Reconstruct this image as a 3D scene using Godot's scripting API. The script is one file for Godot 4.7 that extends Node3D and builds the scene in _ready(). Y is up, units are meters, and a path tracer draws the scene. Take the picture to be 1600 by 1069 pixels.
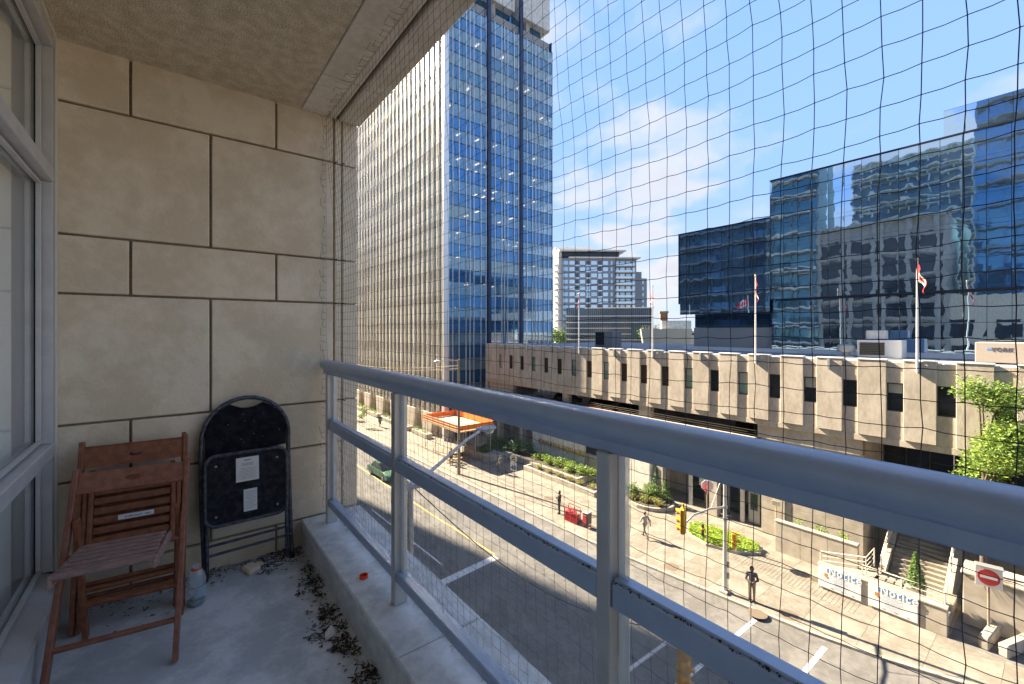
extends Node3D
# Units are metres, y is up. The balcony looks along +x across a street that runs along z. The far pavement is y = 0.

const EYE := 14.0            # camera height above the far pavement
const FOCAL := 682.0         # focal length in pixels of the 1600 x 1069 photograph
const VX := 800.0
const VY := 517.0            # horizon row
const YAW := 38.0            # degrees from -z towards +x

var M := {}
var TEX := {}
var used := {}
var SUN_TO := Vector3.ZERO
var rng := RandomNumberGenerator.new()

# ---------------------------------------------------------------- pixel helpers
func ray(px: float, py: float) -> Vector3:
	var a := deg_to_rad(YAW)
	var r := (px - VX) / FOCAL
	return Vector3(sin(a) + cos(a) * r, (VY - py) / FOCAL, -cos(a) + sin(a) * r)
func at_y(px: float, py: float, h := 0.0) -> Vector3:
	var v := ray(px, py)
	return Vector3(0, EYE, 0) + v * ((h - EYE) / v.y)
func at_x(px: float, py: float, x: float) -> Vector3:
	var v := ray(px, py)
	return Vector3(0, EYE, 0) + v * (x / v.x)
func at_z(px: float, py: float, z: float) -> Vector3:
	var v := ray(px, py)
	return Vector3(0, EYE, 0) + v * (z / v.z)
func at_t(px: float, py: float, t: float) -> Vector3:
	return Vector3(0, EYE, 0) + ray(px, py) * t

# ---------------------------------------------------------------- mesh builder
class MB:
	var v := PackedVector3Array()
	var n := PackedVector3Array()
	var uv := PackedVector2Array()
	var col := PackedColorArray()
	var tint := Color.WHITE
	var colored := false
	func tri(a: Vector3, b: Vector3, c: Vector3) -> void:   # counter-clockwise seen from outside
		var nn := (b - a).cross(c - a).normalized()
		v.append(a); v.append(c); v.append(b)
		for i in 3:
			n.append(nn); uv.append(Vector2.ZERO); col.append(tint)
	func trin(a: Vector3, b: Vector3, c: Vector3, na: Vector3, nb: Vector3, nc: Vector3) -> void:
		v.append(a); v.append(c); v.append(b)
		n.append(na); n.append(nc); n.append(nb)
		for i in 3:
			uv.append(Vector2.ZERO); col.append(tint)
	func quad(a: Vector3, b: Vector3, c: Vector3, d: Vector3) -> void:
		tri(a, b, c); tri(a, c, d)
	func quaduv(a: Vector3, b: Vector3, c: Vector3, d: Vector3, u0 := 0.0, v0 := 0.0, u1 := 1.0, v1 := 1.0) -> void:
		# a bottom left, b bottom right, c top right, d top left; v runs downwards in the image
		var nn := (b - a).cross(c - a).normalized()
		var q := [a, c, b, a, d, c]
		var w := [Vector2(u0, v1), Vector2(u1, v0), Vector2(u1, v1), Vector2(u0, v1), Vector2(u0, v0), Vector2(u1, v0)]
		for i in 6:
			v.append(q[i]); n.append(nn); uv.append(w[i]); col.append(tint)
	func quadn(a: Vector3, b: Vector3, c: Vector3, d: Vector3, na: Vector3, nb: Vector3, nc: Vector3, nd: Vector3) -> void:
		trin(a, b, c, na, nb, nc); trin(a, c, d, na, nc, nd)
	func box(c: Vector3, s: Vector3, b := Basis.IDENTITY) -> void:
		var h := s * 0.5
		var p := []
		for i in 8:
			p.append(c + b * Vector3(h.x if i & 1 else -h.x, h.y if i & 2 else -h.y, h.z if i & 4 else -h.z))
		quad(p[1], p[3], p[7], p[5]); quad(p[0], p[4], p[6], p[2])
		quad(p[2], p[6], p[7], p[3]); quad(p[0], p[1], p[5], p[4])
		quad(p[4], p[5], p[7], p[6]); quad(p[0], p[2], p[3], p[1])
	func span(a: Vector3, b: Vector3) -> void:
		box((a + b) * 0.5, (b - a).abs())
	func cham(c: Vector3, s: Vector3, r: float, b := Basis.IDENTITY) -> void:
		# a box with chamfered edges and corners
		var h := s * 0.5
		var k := minf(r, minf(h.x, minf(h.y, h.z)) * 0.9)
		var P := func(sx: int, sy: int, sz: int, ax: int) -> Vector3:
			var q := Vector3(sx * (h.x - k), sy * (h.y - k), sz * (h.z - k))
			q[ax] = [sx, sy, sz][ax] * h[ax]
			return c + b * q
		for ax in 3:
			var u := (ax + 1) % 3
			var w := (ax + 2) % 3
			for sg in [-1, 1]:
				var q := []
				for e in [[-1, -1], [1, -1], [1, 1], [-1, 1]]:
					var t := [0, 0, 0]
					t[ax] = sg; t[u] = e[0]; t[w] = e[1]
					q.append(P.call(t[0], t[1], t[2], ax))
				if sg > 0: quad(q[0], q[1], q[2], q[3])
				else: quad(q[3], q[2], q[1], q[0])
			# edges along ax
			for e in [[1, 1], [-1, 1], [-1, -1], [1, -1]]:
				var t0 := [0, 0, 0]; var t1 := [0, 0, 0]
				t0[ax] = -1; t1[ax] = 1
				t0[u] = e[0]; t1[u] = e[0]; t0[w] = e[1]; t1[w] = e[1]
				var a0: Vector3 = P.call(t0[0], t0[1], t0[2], u)
				var a1: Vector3 = P.call(t1[0], t1[1], t1[2], u)
				var b0: Vector3 = P.call(t0[0], t0[1], t0[2], w)
				var b1: Vector3 = P.call(t1[0], t1[1], t1[2], w)
				if e[0] * e[1] > 0: quad(a0, b0, b1, a1)
				else: quad(a0, a1, b1, b0)
		for i in 8:
			var sx := 1 if i & 1 else -1
			var sy := 1 if i & 2 else -1
			var sz := 1 if i & 4 else -1
			var q0: Vector3 = P.call(sx, sy, sz, 0)
			var q1: Vector3 = P.call(sx, sy, sz, 1)
			var q2: Vector3 = P.call(sx, sy, sz, 2)
			if sx * sy * sz > 0: tri(q0, q1, q2)
			else: tri(q0, q2, q1)
	func bar(a: Vector3, b: Vector3, w: float, h: float, r := 0.0, up := Vector3.UP) -> void:
		# a rectangular bar from a to b; w across, h along up
		var z := (b - a).normalized()
		var x := up.cross(z)
		if x.length() < 0.01: x = Vector3.RIGHT.cross(z)
		x = x.normalized()
		var y := z.cross(x)
		var bs := Basis(x, y, z)
		if r > 0.0: cham((a + b) * 0.5, Vector3(w, h, a.distance_to(b)), r, bs)
		else: box((a + b) * 0.5, Vector3(w, h, a.distance_to(b)), bs)
	func tube(pts: Array, rad, sides := 8, caps := true) -> void:
		# rad: a number or one per point
		var m := pts.size()
		var rings := []
		var nrm := []
		var ref := Vector3.UP
		for i in m:
			var d: Vector3 = (pts[mini(i + 1, m - 1)] - pts[maxi(i - 1, 0)]).normalized()
			if i == 0:
				ref = Vector3.UP if absf(d.y) < 0.9 else Vector3.RIGHT
			var x := ref.cross(d)
			if x.length() < 0.001: x = Vector3.FORWARD.cross(d)
			x = x.normalized()
			var y := d.cross(x).normalized()
			ref = y
			var rr: float = rad[i] if rad is Array else rad
			var ring := []
			var rn := []
			for k in sides:
				var a := TAU * k / sides
				var q := x * cos(a) + y * sin(a)
				rn.append(q); ring.append(pts[i] + q * rr)
			rings.append(ring); nrm.append(rn)
		for i in m - 1:
			for k in sides:
				var k2 := (k + 1) % sides
				quadn(rings[i][k], rings[i][k2], rings[i + 1][k2], rings[i + 1][k], nrm[i][k], nrm[i][k2], nrm[i + 1][k2], nrm[i + 1][k])
		if caps:
			for k in range(1, sides - 1):
				tri(rings[0][0], rings[0][k + 1], rings[0][k])
				tri(rings[m - 1][0], rings[m - 1][k], rings[m - 1][k + 1])
	func lathe(prof: Array, sides := 16, at := Vector3.ZERO) -> void:
		# prof: Vector2(radius, height) from bottom to top
		for i in prof.size() - 1:
			var p: Vector2 = prof[i]
			var q: Vector2 = prof[i + 1]
			var dn := Vector2(q.y - p.y, p.x - q.x).normalized()
			for k in sides:
				var a := TAU * k / sides
				var b := TAU * (k + 1) / sides
				var ca := Vector3(cos(a), 0, -sin(a))
				var cb := Vector3(cos(b), 0, -sin(b))
				var na := ca * dn.x + Vector3.UP * dn.y
				var nb := cb * dn.x + Vector3.UP * dn.y
				quadn(at + ca * p.x + Vector3.UP * p.y, at + cb * p.x + Vector3.UP * p.y, at + cb * q.x + Vector3.UP * q.y, at + ca * q.x + Vector3.UP * q.y, na, nb, nb, na)
	func prism(poly: PackedVector2Array, d0: float, d1: float, b := Basis.IDENTITY, o := Vector3.ZERO) -> void:
		# poly in the xy plane of b, extruded from d0 to d1 along z
		var pp := poly
		if Geometry2D.is_polygon_clockwise(pp): pp.reverse()
		var t := Geometry2D.triangulate_polygon(pp)
		for i in range(0, t.size(), 3):
			var q := []
			for j in 3: q.append(pp[t[i + j]])
			if (q[1] - q[0]).cross(q[2] - q[0]) < 0: q = [q[0], q[2], q[1]]
			var f := []
			for j in 3: f.append(o + b * Vector3(q[j].x, q[j].y, d1))
			tri(f[0], f[1], f[2])
			f = []
			for j in 3: f.append(o + b * Vector3(q[j].x, q[j].y, d0))
			tri(f[0], f[2], f[1])
		for i in pp.size():
			var p := pp[i]
			var r := pp[(i + 1) % pp.size()]
			quad(o + b * Vector3(p.x, p.y, d0), o + b * Vector3(r.x, r.y, d0), o + b * Vector3(r.x, r.y, d1), o + b * Vector3(p.x, p.y, d1))
	func ball(c: Vector3, r: Vector3, nu := 10, nv := 6) -> void:
		for j in nv:
			for i in nu:
				var q := []
				var w := []
				for e in [[0, 0], [1, 0], [1, 1], [0, 1]]:
					var a: float = TAU * (i + e[0]) / nu
					var t: float = PI * (j + e[1]) / nv - PI / 2
					var d := Vector3(cos(a) * cos(t), sin(t), -sin(a) * cos(t))
					q.append(c + d * r); w.append((d / r).normalized())
				quadn(q[0], q[1], q[2], q[3], w[0], w[1], w[2], w[3])
	func mesh() -> ArrayMesh:
		var a := []
		a.resize(Mesh.ARRAY_MAX)
		a[Mesh.ARRAY_VERTEX] = v
		a[Mesh.ARRAY_NORMAL] = n
		a[Mesh.ARRAY_TEX_UV] = uv
		if colored: a[Mesh.ARRAY_COLOR] = col
		var m := ArrayMesh.new()
		m.add_surface_from_arrays(Mesh.PRIMITIVE_TRIANGLES, a)
		return m

# ---------------------------------------------------------------- nodes
func numbered(called: String) -> String:
	var k: int = used.get(called, 0)
	used[called] = k + 1
	return called if k == 0 else "%s_%03d" % [called, k]
func tag(o: Node3D, label: String, category: String, group := "", kind := "") -> void:
	if label: o.set_meta("label", label)
	if category: o.set_meta("category", category)
	if group: o.set_meta("group", group)
	if kind: o.set_meta("kind", kind)
func thing(called: String, label: String, category: String, at := Vector3.ZERO, turn := 0.0, group := "") -> Node3D:
	var o := Node3D.new()
	o.name = numbered(called)
	add_child(o)
	o.position = at
	o.rotation.y = turn
	tag(o, label, category, group)
	return o
func inst(called: String, mesh: Mesh, material: Material, parent: Node3D, xf := Transform3D.IDENTITY) -> MeshInstance3D:
	var o := MeshInstance3D.new()
	o.name = numbered(called) if parent == self else called
	o.mesh = mesh
	o.material_override = material
	o.transform = xf
	parent.add_child(o, true)
	return o
func part(called: String, mb: MB, material: Material, parent: Node3D, xf := Transform3D.IDENTITY) -> MeshInstance3D:
	return inst(called, mb.mesh(), material, parent, xf)
func single(called: String, mb: MB, material: Material, label: String, category: String, group := "", kind := "") -> MeshInstance3D:
	var o := part(called, mb, material, self)
	tag(o, label, category, group, kind)
	return o
func struct(called: String, mb: MB, material: Material) -> MeshInstance3D:
	var o := part(called, mb, material, self)
	o.set_meta("kind", "structure")
	return o
func xf_at(p: Vector3, b := Basis.IDENTITY) -> Transform3D:
	return Transform3D(b, p)
func yaw(deg: float) -> Basis:
	return Basis(Vector3.UP, deg_to_rad(deg))
func words(text: String, size: float, depth: float, material: Material, parent: Node3D, xf: Transform3D, serif := false, bold := true, called := "lettering") -> MeshInstance3D:
	var t := TextMesh.new()
	var f := SystemFont.new()
	f.font_names = PackedStringArray(["Droid Serif" if serif else "Droid Sans"])
	f.font_weight = 700 if bold else 400
	t.font = f
	t.text = text
	t.font_size = 64
	t.pixel_size = size / 64.0
	t.depth = depth
	t.curve_step = 2.0
	return inst(called, t, material, parent, xf)

# ---------------------------------------------------------------- textures and materials
func srgb(r: float, g: float, b: float) -> Color:
	return Color(r, g, b).linear_to_srgb()
func noise_bytes(size: int, freq: float, oct: int, sd: int, kind := FastNoiseLite.TYPE_SIMPLEX_SMOOTH) -> PackedByteArray:
	var f := FastNoiseLite.new()
	f.seed = sd
	f.noise_type = kind
	f.frequency = freq
	f.fractal_octaves = oct
	f.fractal_gain = 0.55
	var im := f.get_seamless_image(size, size, false, false, 0.12)
	im.convert(Image.FORMAT_L8)
	return im.get_data()
func blend_tex(key: String, size: int, layers: Array, ca: Color, cb: Color, gain := 1.0) -> ImageTexture:
	# layers: [freq, octaves, seed, weight]; the weighted sum runs from colour a to colour b (linear colours)
	if TEX.has(key): return TEX[key]
	var A := ca.linear_to_srgb()
	var B := cb.linear_to_srgb()
	var data := []
	var ws := []
	var total := 0.0
	for l in layers:
		data.append(noise_bytes(size, l[0], l[1], l[2]))
		ws.append(l[3]); total += l[3]
	var out := PackedByteArray()
	out.resize(size * size * 3)
	for i in size * size:
		var s := 0.0
		for k in data.size(): s += data[k][i] * ws[k]
		s = clampf((s / (255.0 * total) - 0.5) * gain * 2.0 + 0.5, 0.0, 1.0)
		out[i * 3] = int(255.0 * lerpf(A.r, B.r, s)); out[i * 3 + 1] = int(255.0 * lerpf(A.g, B.g, s)); out[i * 3 + 2] = int(255.0 * lerpf(A.b, B.b, s))
	var t := ImageTexture.create_from_image(Image.create_from_data(size, size, false, Image.FORMAT_RGB8, out))
	TEX[key] = t
	return t
func height_tex(key: String, size: int, freq: float, oct: int, sd: int, kind := FastNoiseLite.TYPE_SIMPLEX_SMOOTH) -> ImageTexture:
	if not TEX.has(key):
		TEX[key] = ImageTexture.create_from_image(Image.create_from_data(size, size, false, Image.FORMAT_L8, noise_bytes(size, freq, oct, sd, kind)))
	return TEX[key]
func plain(key: String, r: float, g: float, b: float, rough := 0.7, metal := 0.0) -> StandardMaterial3D:
	if M.has(key): return M[key]
	var m := StandardMaterial3D.new()
	m.resource_name = key
	m.albedo_color = srgb(r, g, b)
	m.roughness = rough
	m.metallic = metal
	M[key] = m
	return m
func woven(key: String, tex: Texture2D, tile: float, rough := 0.8, metal := 0.0, bump: Texture2D = null, bump_cm := 0.0, own := false) -> StandardMaterial3D:
	# a material whose texture repeats every `tile` metres, laid from three sides
	if M.has(key): return M[key]
	var m := StandardMaterial3D.new()
	m.resource_name = key
	m.albedo_texture = tex
	m.uv1_triplanar = true
	m.uv1_world_triplanar = not own
	m.uv1_triplanar_sharpness = 8.0
	m.uv1_scale = Vector3.ONE / tile
	m.roughness = rough
	m.metallic = metal
	if bump:
		m.heightmap_enabled = true
		m.heightmap_texture = bump
		m.heightmap_scale = bump_cm
	M[key] = m
	return m
func pane(key: String, r: float, g: float, b: float, alpha: float, metal := 0.0, rough := 0.02) -> StandardMaterial3D:
	var m := plain(key, r, g, b, rough, metal)
	m.albedo_color.a = alpha
	m.transparency = BaseMaterial3D.TRANSPARENCY_ALPHA
	return m

func _ready() -> void:
	rng.seed = 7
	setup_view()
	make_materials()
	build_balcony()
	build_rail()
	build_net()
	build_balcony_things()
	build_ground()
	build_tower()
	build_square()
	build_glass_building()
	build_own_side()
	build_far()
	build_street()

const EXPOSURE := 10.4
const SUN := 0.8

func setup_view() -> void:
	var cam := Camera3D.new()
	cam.name = "camera"
	add_child(cam)
	cam.position = Vector3(0, EYE, 0)
	cam.rotation = Vector3(0, -deg_to_rad(YAW), 0)
	var near := 0.05
	cam.set_frustum(1069.0 / FOCAL * near, Vector2(0, -(534.5 - VY) / FOCAL * near), near, 2500.0)
	cam.current = true

	var env := Environment.new()
	env.background_mode = Environment.BG_SKY
	env.tonemap_mode = Environment.TONE_MAPPER_LINEAR
	env.tonemap_exposure = EXPOSURE
	env.sdfgi_enabled = true
	env.ssao_enabled = true
	env.ssil_enabled = true
	var sky := Sky.new()
	var pm := PanoramaSkyMaterial.new()
	pm.panorama = sky_picture()
	pm.filter = true
	sky.sky_material = pm
	env.sky = sky
	var we := WorldEnvironment.new()
	we.name = "surroundings"
	we.environment = env
	add_child(we)

	var az := deg_to_rad(12.0)
	var el := deg_to_rad(36.0)
	SUN_TO = Vector3(-sin(az) * cos(el), sin(el), -cos(az) * cos(el))
	var sun := DirectionalLight3D.new()
	sun.name = "sun"
	add_child(sun)
	sun.light_energy = SUN
	sun.light_color = Color(1.0, 0.93, 0.82)
	sun.light_angular_distance = 0.55
	sun.shadow_enabled = true
	sun.look_at_from_position(SUN_TO * 10.0, Vector3.ZERO, Vector3.UP)

func sky_picture() -> ImageTexture:
	var w := 1280
	var h := 640
	var f := FastNoiseLite.new()
	f.seed = 33
	f.noise_type = FastNoiseLite.TYPE_SIMPLEX_SMOOTH
	f.frequency = 0.8
	f.fractal_octaves = 6
	f.fractal_gain = 0.52
	f.domain_warp_enabled = true
	f.domain_warp_amplitude = 0.35
	f.domain_warp_frequency = 0.8
	var big := FastNoiseLite.new()
	big.seed = 5
	big.frequency = 0.3
	big.fractal_octaves = 2
	var out := PackedFloat32Array()
	out.resize(w * h * 3)
	var top := Color(0.027, 0.055, 0.122)
	var mid := Color(0.040, 0.067, 0.122)
	var low := Color(0.074, 0.088, 0.108)
	for j in h:
		var el := PI * (0.5 - (j + 0.5) / h)
		var y := sin(el)
		var base := low.lerp(mid, smoothstep(0.02, 0.32, y)).lerp(top, smoothstep(0.3, 0.95, y))
		for i in w:
			var az := TAU * ((i + 0.5) / w - 0.5)
			var d := Vector3(sin(az) * cos(el), y, -cos(az) * cos(el))
			var c := base
			if y > 0.0:
				var k := 1.0 / (y + 0.22)
				var p := Vector2(d.x, d.z) * k * 1.25 + Vector2(3.1, 1.4)
				var n := f.get_noise_2d(p.x, p.y) + 0.55 * big.get_noise_2d(p.x, p.y)
				var cover := smoothstep(-0.04, 0.46, n + 0.05)
				var shade := smoothstep(0.1, 0.75, n + 0.25 * f.get_noise_2d(p.x + 0.1, p.y + 0.07))
				var white := Color(0.098, 0.0945, 0.0955).lerp(Color(0.076, 0.078, 0.087), shade)
				c = base.lerp(white, cover * 0.86 * smoothstep(0.0, 0.08, y))
			else:
				c = low.lerp(Color(0.12, 0.12, 0.115), smoothstep(0.0, 0.1, -y))
			var q := (j * w + i) * 3
			out[q] = c.r; out[q + 1] = c.g; out[q + 2] = c.b
	return ImageTexture.create_from_image(Image.create_from_data(w, h, false, Image.FORMAT_RGBF, out.to_byte_array()))

func make_materials() -> void:
	# stone, concrete, stucco
	var grain := height_tex("grain_h", 512, 0.09, 4, 3)
	var pits := height_tex("pits_h", 512, 0.05, 5, 9)
	for k in 3:
		var a := [Color(0.69, 0.56, 0.385), Color(0.67, 0.545, 0.37), Color(0.70, 0.57, 0.395)][k] as Color
		var b := [Color(0.81, 0.68, 0.495), Color(0.79, 0.665, 0.48), Color(0.82, 0.69, 0.51)][k] as Color
		woven("stone%d" % k, blend_tex("stone_t%d" % k, 512, [[0.006, 3, 31 + k, 1.0], [0.03, 4, 41 + k, 0.6], [0.22, 2, 51 + k, 0.35]], a, b, 1.6), 1.3, 0.9, 0.0, grain, 0.12)
	woven("stucco", blend_tex("stucco_t", 512, [[0.012, 3, 61, 0.5], [0.16, 3, 62, 1.0]], Color(0.58, 0.465, 0.30), Color(0.86, 0.735, 0.54), 2.0), 0.55, 0.95, 0.0, height_tex("stucco_h", 512, 0.10, 3, 63), 0.75)
	woven("soffit", blend_tex("soffit_t", 512, [[0.008, 3, 71, 1.0], [0.05, 4, 72, 0.7], [0.3, 2, 73, 0.3]], Color(0.68, 0.585, 0.45), Color(0.80, 0.71, 0.575), 1.8), 1.1, 0.9, 0.0, pits, 0.08)
	woven("joint", blend_tex("joint_t", 256, [[0.06, 3, 81, 1.0]], Color(0.26, 0.20, 0.13), Color(0.34, 0.27, 0.19)), 0.4, 0.95)
	woven("slab", blend_tex("slab_t", 512, [[0.005, 4, 91, 1.0], [0.02, 4, 92, 0.9], [0.12, 3, 93, 0.45]], Color(0.45, 0.465, 0.465), Color(0.66, 0.665, 0.655), 1.8), 1.7, 0.85, 0.0, pits, 0.1)
	woven("coping", blend_tex("coping_t", 512, [[0.007, 4, 101, 1.0], [0.03, 4, 102, 0.8], [0.25, 2, 103, 0.4]], Color(0.53, 0.52, 0.49), Color(0.70, 0.685, 0.65), 1.9), 1.0, 0.85, 0.0, grain, 0.08)
	# metals and glass of the balcony
	woven("alu", blend_tex("alu_t", 256, [[0.02, 3, 111, 1.0], [0.3, 2, 112, 0.5]], Color(0.33, 0.36, 0.41), Color(0.39, 0.42, 0.47)), 0.6, 0.19, 0.7)
	woven("frame_grey", blend_tex("frame_t", 256, [[0.02, 3, 115, 1.0], [0.25, 3, 116, 0.5]], Color(0.55, 0.53, 0.51), Color(0.63, 0.61, 0.59)), 0.7, 0.5, 0.25)
	woven("rail_paint_grey", blend_tex("railp_t", 256, [[0.02, 3, 117, 1.0], [0.3, 2, 118, 0.5]], Color(0.33, 0.41, 0.54), Color(0.39, 0.47, 0.60)), 0.6, 0.3, 0.15)
	woven("post_alu", blend_tex("post_t", 256, [[0.02, 3, 113, 1.0], [0.3, 2, 114, 0.4]], Color(0.52, 0.505, 0.475), Color(0.58, 0.565, 0.535)), 0.6, 0.32, 0.5)
	plain("gasket", 0.02, 0.02, 0.02, 0.8)
	plain("caulk", 0.62, 0.585, 0.48, 0.8)
	pane("room_glass", 0.75, 0.83, 0.80, 0.05)
	dusty_glass("guard_glass", 0.07, 0.2, 40)
	dusty_glass("guard_glass_low", 0.27, 0.35, 41)
	plain("clear_edge", 0.70, 0.76, 0.76, 0.25)
	M.clear_edge.albedo_color.a = 0.45
	M.clear_edge.transparency = BaseMaterial3D.TRANSPARENCY_ALPHA
	plain("net_cord", 0.018, 0.02, 0.024, 0.75)
	plain("steel", 0.42, 0.43, 0.44, 0.35, 0.9)
	# things on the balcony
	wood_mat("wood_a", Color(0.22, 0.078, 0.042), Color(0.31, 0.118, 0.066), 121)
	wood_mat("wood_b", Color(0.21, 0.067, 0.026), Color(0.31, 0.108, 0.044), 131)
	wood_mat("wood_seat", Color(0.25, 0.15, 0.125), Color(0.35, 0.22, 0.185), 135)
	woven("black_metal", blend_tex("blackm_t", 256, [[0.03, 4, 141, 1.0], [0.2, 3, 142, 0.6]], Color(0.012, 0.013, 0.016), Color(0.035, 0.036, 0.04), 1.6), 0.35, 0.45, 0.0)
	woven("tube_metal", blend_tex("tubem_t", 256, [[0.03, 4, 143, 1.0], [0.2, 3, 144, 0.8]], Color(0.03, 0.034, 0.042), Color(0.11, 0.12, 0.14), 1.8), 0.3, 0.4, 0.2)
	woven("vinyl", blend_tex("vinyl_t", 256, [[0.02, 4, 145, 1.0], [0.25, 2, 146, 0.5]], Color(0.006, 0.0065, 0.009), Color(0.016, 0.017, 0.021), 1.6), 0.3, 0.6)
	for q in ["vinyl", "black_metal"]:
		M[q].roughness = 0.8
		M[q].metallic_specular = 0.25
	plain("paper", 0.72, 0.71, 0.66, 0.7)
	plain("print_ink", 0.08, 0.08, 0.085, 0.8)
	plain("orange_plastic", 0.80, 0.075, 0.015, 0.35)
	var bott := plain("bottle_glass", 0.70, 0.78, 0.80, 0.05)
	bott.albedo_color.a = 0.32
	bott.transparency = BaseMaterial3D.TRANSPARENCY_ALPHA
	plain("bottle_label", 0.33, 0.42, 0.47, 0.4)
	plain("murky_liquid", 0.028, 0.05, 0.042, 0.15)
	woven("litter", blend_tex("litter_t", 256, [[0.08, 4, 151, 1.0]], Color(0.018, 0.014, 0.011), Color(0.07, 0.05, 0.032), 1.7), 0.25, 0.95)
	plain("dead_leaf", 0.21, 0.095, 0.035, 0.8)
	# the street
	woven("asphalt", blend_tex("asphalt_t", 1024, [[0.004, 4, 161, 1.0], [0.02, 4, 162, 0.8], [0.4, 2, 163, 0.6]], Color(0.105, 0.10, 0.092), Color(0.165, 0.158, 0.145), 1.8), 9.0, 0.9)
	woven("dark_asphalt", blend_tex("dasphalt_t", 512, [[0.006, 4, 165, 1.0], [0.4, 2, 166, 0.6]], Color(0.095, 0.09, 0.083), Color(0.15, 0.143, 0.131), 1.6), 6.0, 0.9)
	for k in 3:
		woven("walk%d" % k, blend_tex("walk_t%d" % k, 512, [[0.006, 4, 171 + k, 1.0], [0.03, 4, 175 + k, 0.7], [0.35, 2, 179 + k, 0.5]], Color(0.17, 0.15, 0.118) * [1.0, 0.93, 1.06][k], Color(0.245, 0.222, 0.18) * [1.0, 0.93, 1.06][k], 1.8), 4.0, 0.9)
	woven("kerb", blend_tex("kerb_t", 512, [[0.01, 4, 185, 1.0], [0.3, 2, 186, 0.4]], Color(0.29, 0.26, 0.21), Color(0.40, 0.365, 0.305), 1.7), 3.0, 0.9)
	woven("paver", blend_tex("paver_t", 512, [[0.02, 4, 187, 1.0], [0.3, 2, 188, 0.5]], Color(0.23, 0.185, 0.135), Color(0.33, 0.275, 0.21), 1.7), 2.0, 0.9)
	plain("white_paint", 0.68, 0.67, 0.63, 0.8)
	plain("yellow_paint", 0.62, 0.42, 0.10, 0.8)
	plain("iron", 0.16, 0.125, 0.09, 0.8, 0.2)
	# buildings
	woven("precast", blend_tex("precast_t", 1024, [[0.004, 3, 191, 0.8], [0.02, 4, 192, 0.7], [0.4, 2, 193, 0.9]], Color(0.37, 0.322, 0.26), Color(0.51, 0.46, 0.385), 1.8), 6.0, 0.95, 0.0, height_tex("precast_h", 512, 0.3, 2, 194), 1.2)
	M.precast.uv1_scale = Vector3(1.0 / 5.0, 1.0 / 12.0, 1.0 / 5.0)
	woven("precast_dark", blend_tex("precastd_t", 512, [[0.008, 3, 195, 0.8], [0.3, 2, 196, 0.9]], Color(0.37, 0.322, 0.26), Color(0.49, 0.44, 0.365), 1.7), 5.0, 0.95)
	woven("clad", blend_tex("clad_t", 512, [[0.008, 3, 197, 0.8], [0.3, 2, 198, 0.7]], Color(0.33, 0.29, 0.235), Color(0.43, 0.39, 0.325), 1.7), 4.0, 0.9)
	woven("plaster_white", blend_tex("plasterw_t", 512, [[0.008, 4, 201, 1.0], [0.2, 2, 202, 0.4]], Color(0.58, 0.55, 0.49), Color(0.70, 0.68, 0.63), 1.6), 3.0, 0.85)
	woven("roofing", blend_tex("roof_t", 512, [[0.006, 4, 205, 1.0], [0.3, 2, 206, 0.7]], Color(0.17, 0.18, 0.19), Color(0.29, 0.30, 0.31), 1.8), 8.0, 0.9)
	plain("dark_void", 0.02, 0.02, 0.022, 0.9)
	plain("window_dark", 0.02, 0.026, 0.032, 0.06)
	plain("window_green", 0.17, 0.25, 0.21, 0.08)
	plain("window_brown", 0.055, 0.04, 0.032, 0.08)
	plain("window_pale", 0.30, 0.31, 0.29, 0.15)
	plain("bronze", 0.06, 0.05, 0.04, 0.5, 0.4)
	plain("white_metal", 0.70, 0.69, 0.66, 0.45)
	plain("galvanised", 0.36, 0.37, 0.375, 0.5, 0.5)
	plain("fin_metal", 0.66, 0.62, 0.55, 0.3, 0.6)
	plain("fin_silver", 0.76, 0.76, 0.75, 0.3, 0.5)
	plain("spandrel", 0.10, 0.24, 0.42, 0.05, 0.75)
	pane("vision", 0.30, 0.50, 0.64, 0.0, 0.62)
	plain("street_glass", 0.66, 0.70, 0.70, 0.03, 0.9)
	plain("slab_dark", 0.30, 0.30, 0.29, 0.8)
	plain("ceiling_tile", 0.30, 0.30, 0.28, 0.9)
	plain("column_blue", 0.035, 0.055, 0.11, 0.35, 0.4)
	for k in 4:
		var q: float = [0.96, 1.0, 0.92, 1.04][k]
		plain("mirror%d" % k, 0.46 * q, 0.64 * q, 0.82 * q, 0.012, 0.94)
	plain("mirror_dark", 0.09, 0.16, 0.26, 0.03, 0.8)
	plain("mullion_dark", 0.03, 0.035, 0.045, 0.4, 0.4)
	plain("lamp_glow", 0.9, 0.85, 0.75, 0.5)
	M.lamp_glow.emission_enabled = true
	M.lamp_glow.emission = Color(1.0, 0.9, 0.75)
	M.lamp_glow.emission_energy_multiplier = 0.3
	# greenery
	for k in 4:
		var lf := plain("leaf%d" % k, [0.10, 0.15, 0.20, 0.055][k], [0.17, 0.22, 0.29, 0.10][k], [0.035, 0.05, 0.03, 0.035][k], 0.6)
		lf.backlight_enabled = true
		lf.backlight = srgb([0.10, 0.14, 0.2, 0.04][k], [0.16, 0.2, 0.28, 0.07][k], 0.03)
	var dl := plain("leaf_dry", 0.26, 0.17, 0.07, 0.7)
	dl.backlight_enabled = true
	dl.backlight = srgb(0.12, 0.07, 0.02)
	woven("bark", blend_tex("bark_t", 256, [[0.05, 4, 211, 1.0]], Color(0.075, 0.055, 0.04), Color(0.17, 0.13, 0.10), 1.6), 0.4, 0.95)
	woven("soil", blend_tex("soil_t", 256, [[0.06, 4, 213, 1.0]], Color(0.045, 0.035, 0.025), Color(0.11, 0.085, 0.06), 1.6), 0.8, 0.95)
	# street things
	plain("signal_yellow", 0.78, 0.37, 0.015, 0.5)
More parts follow.
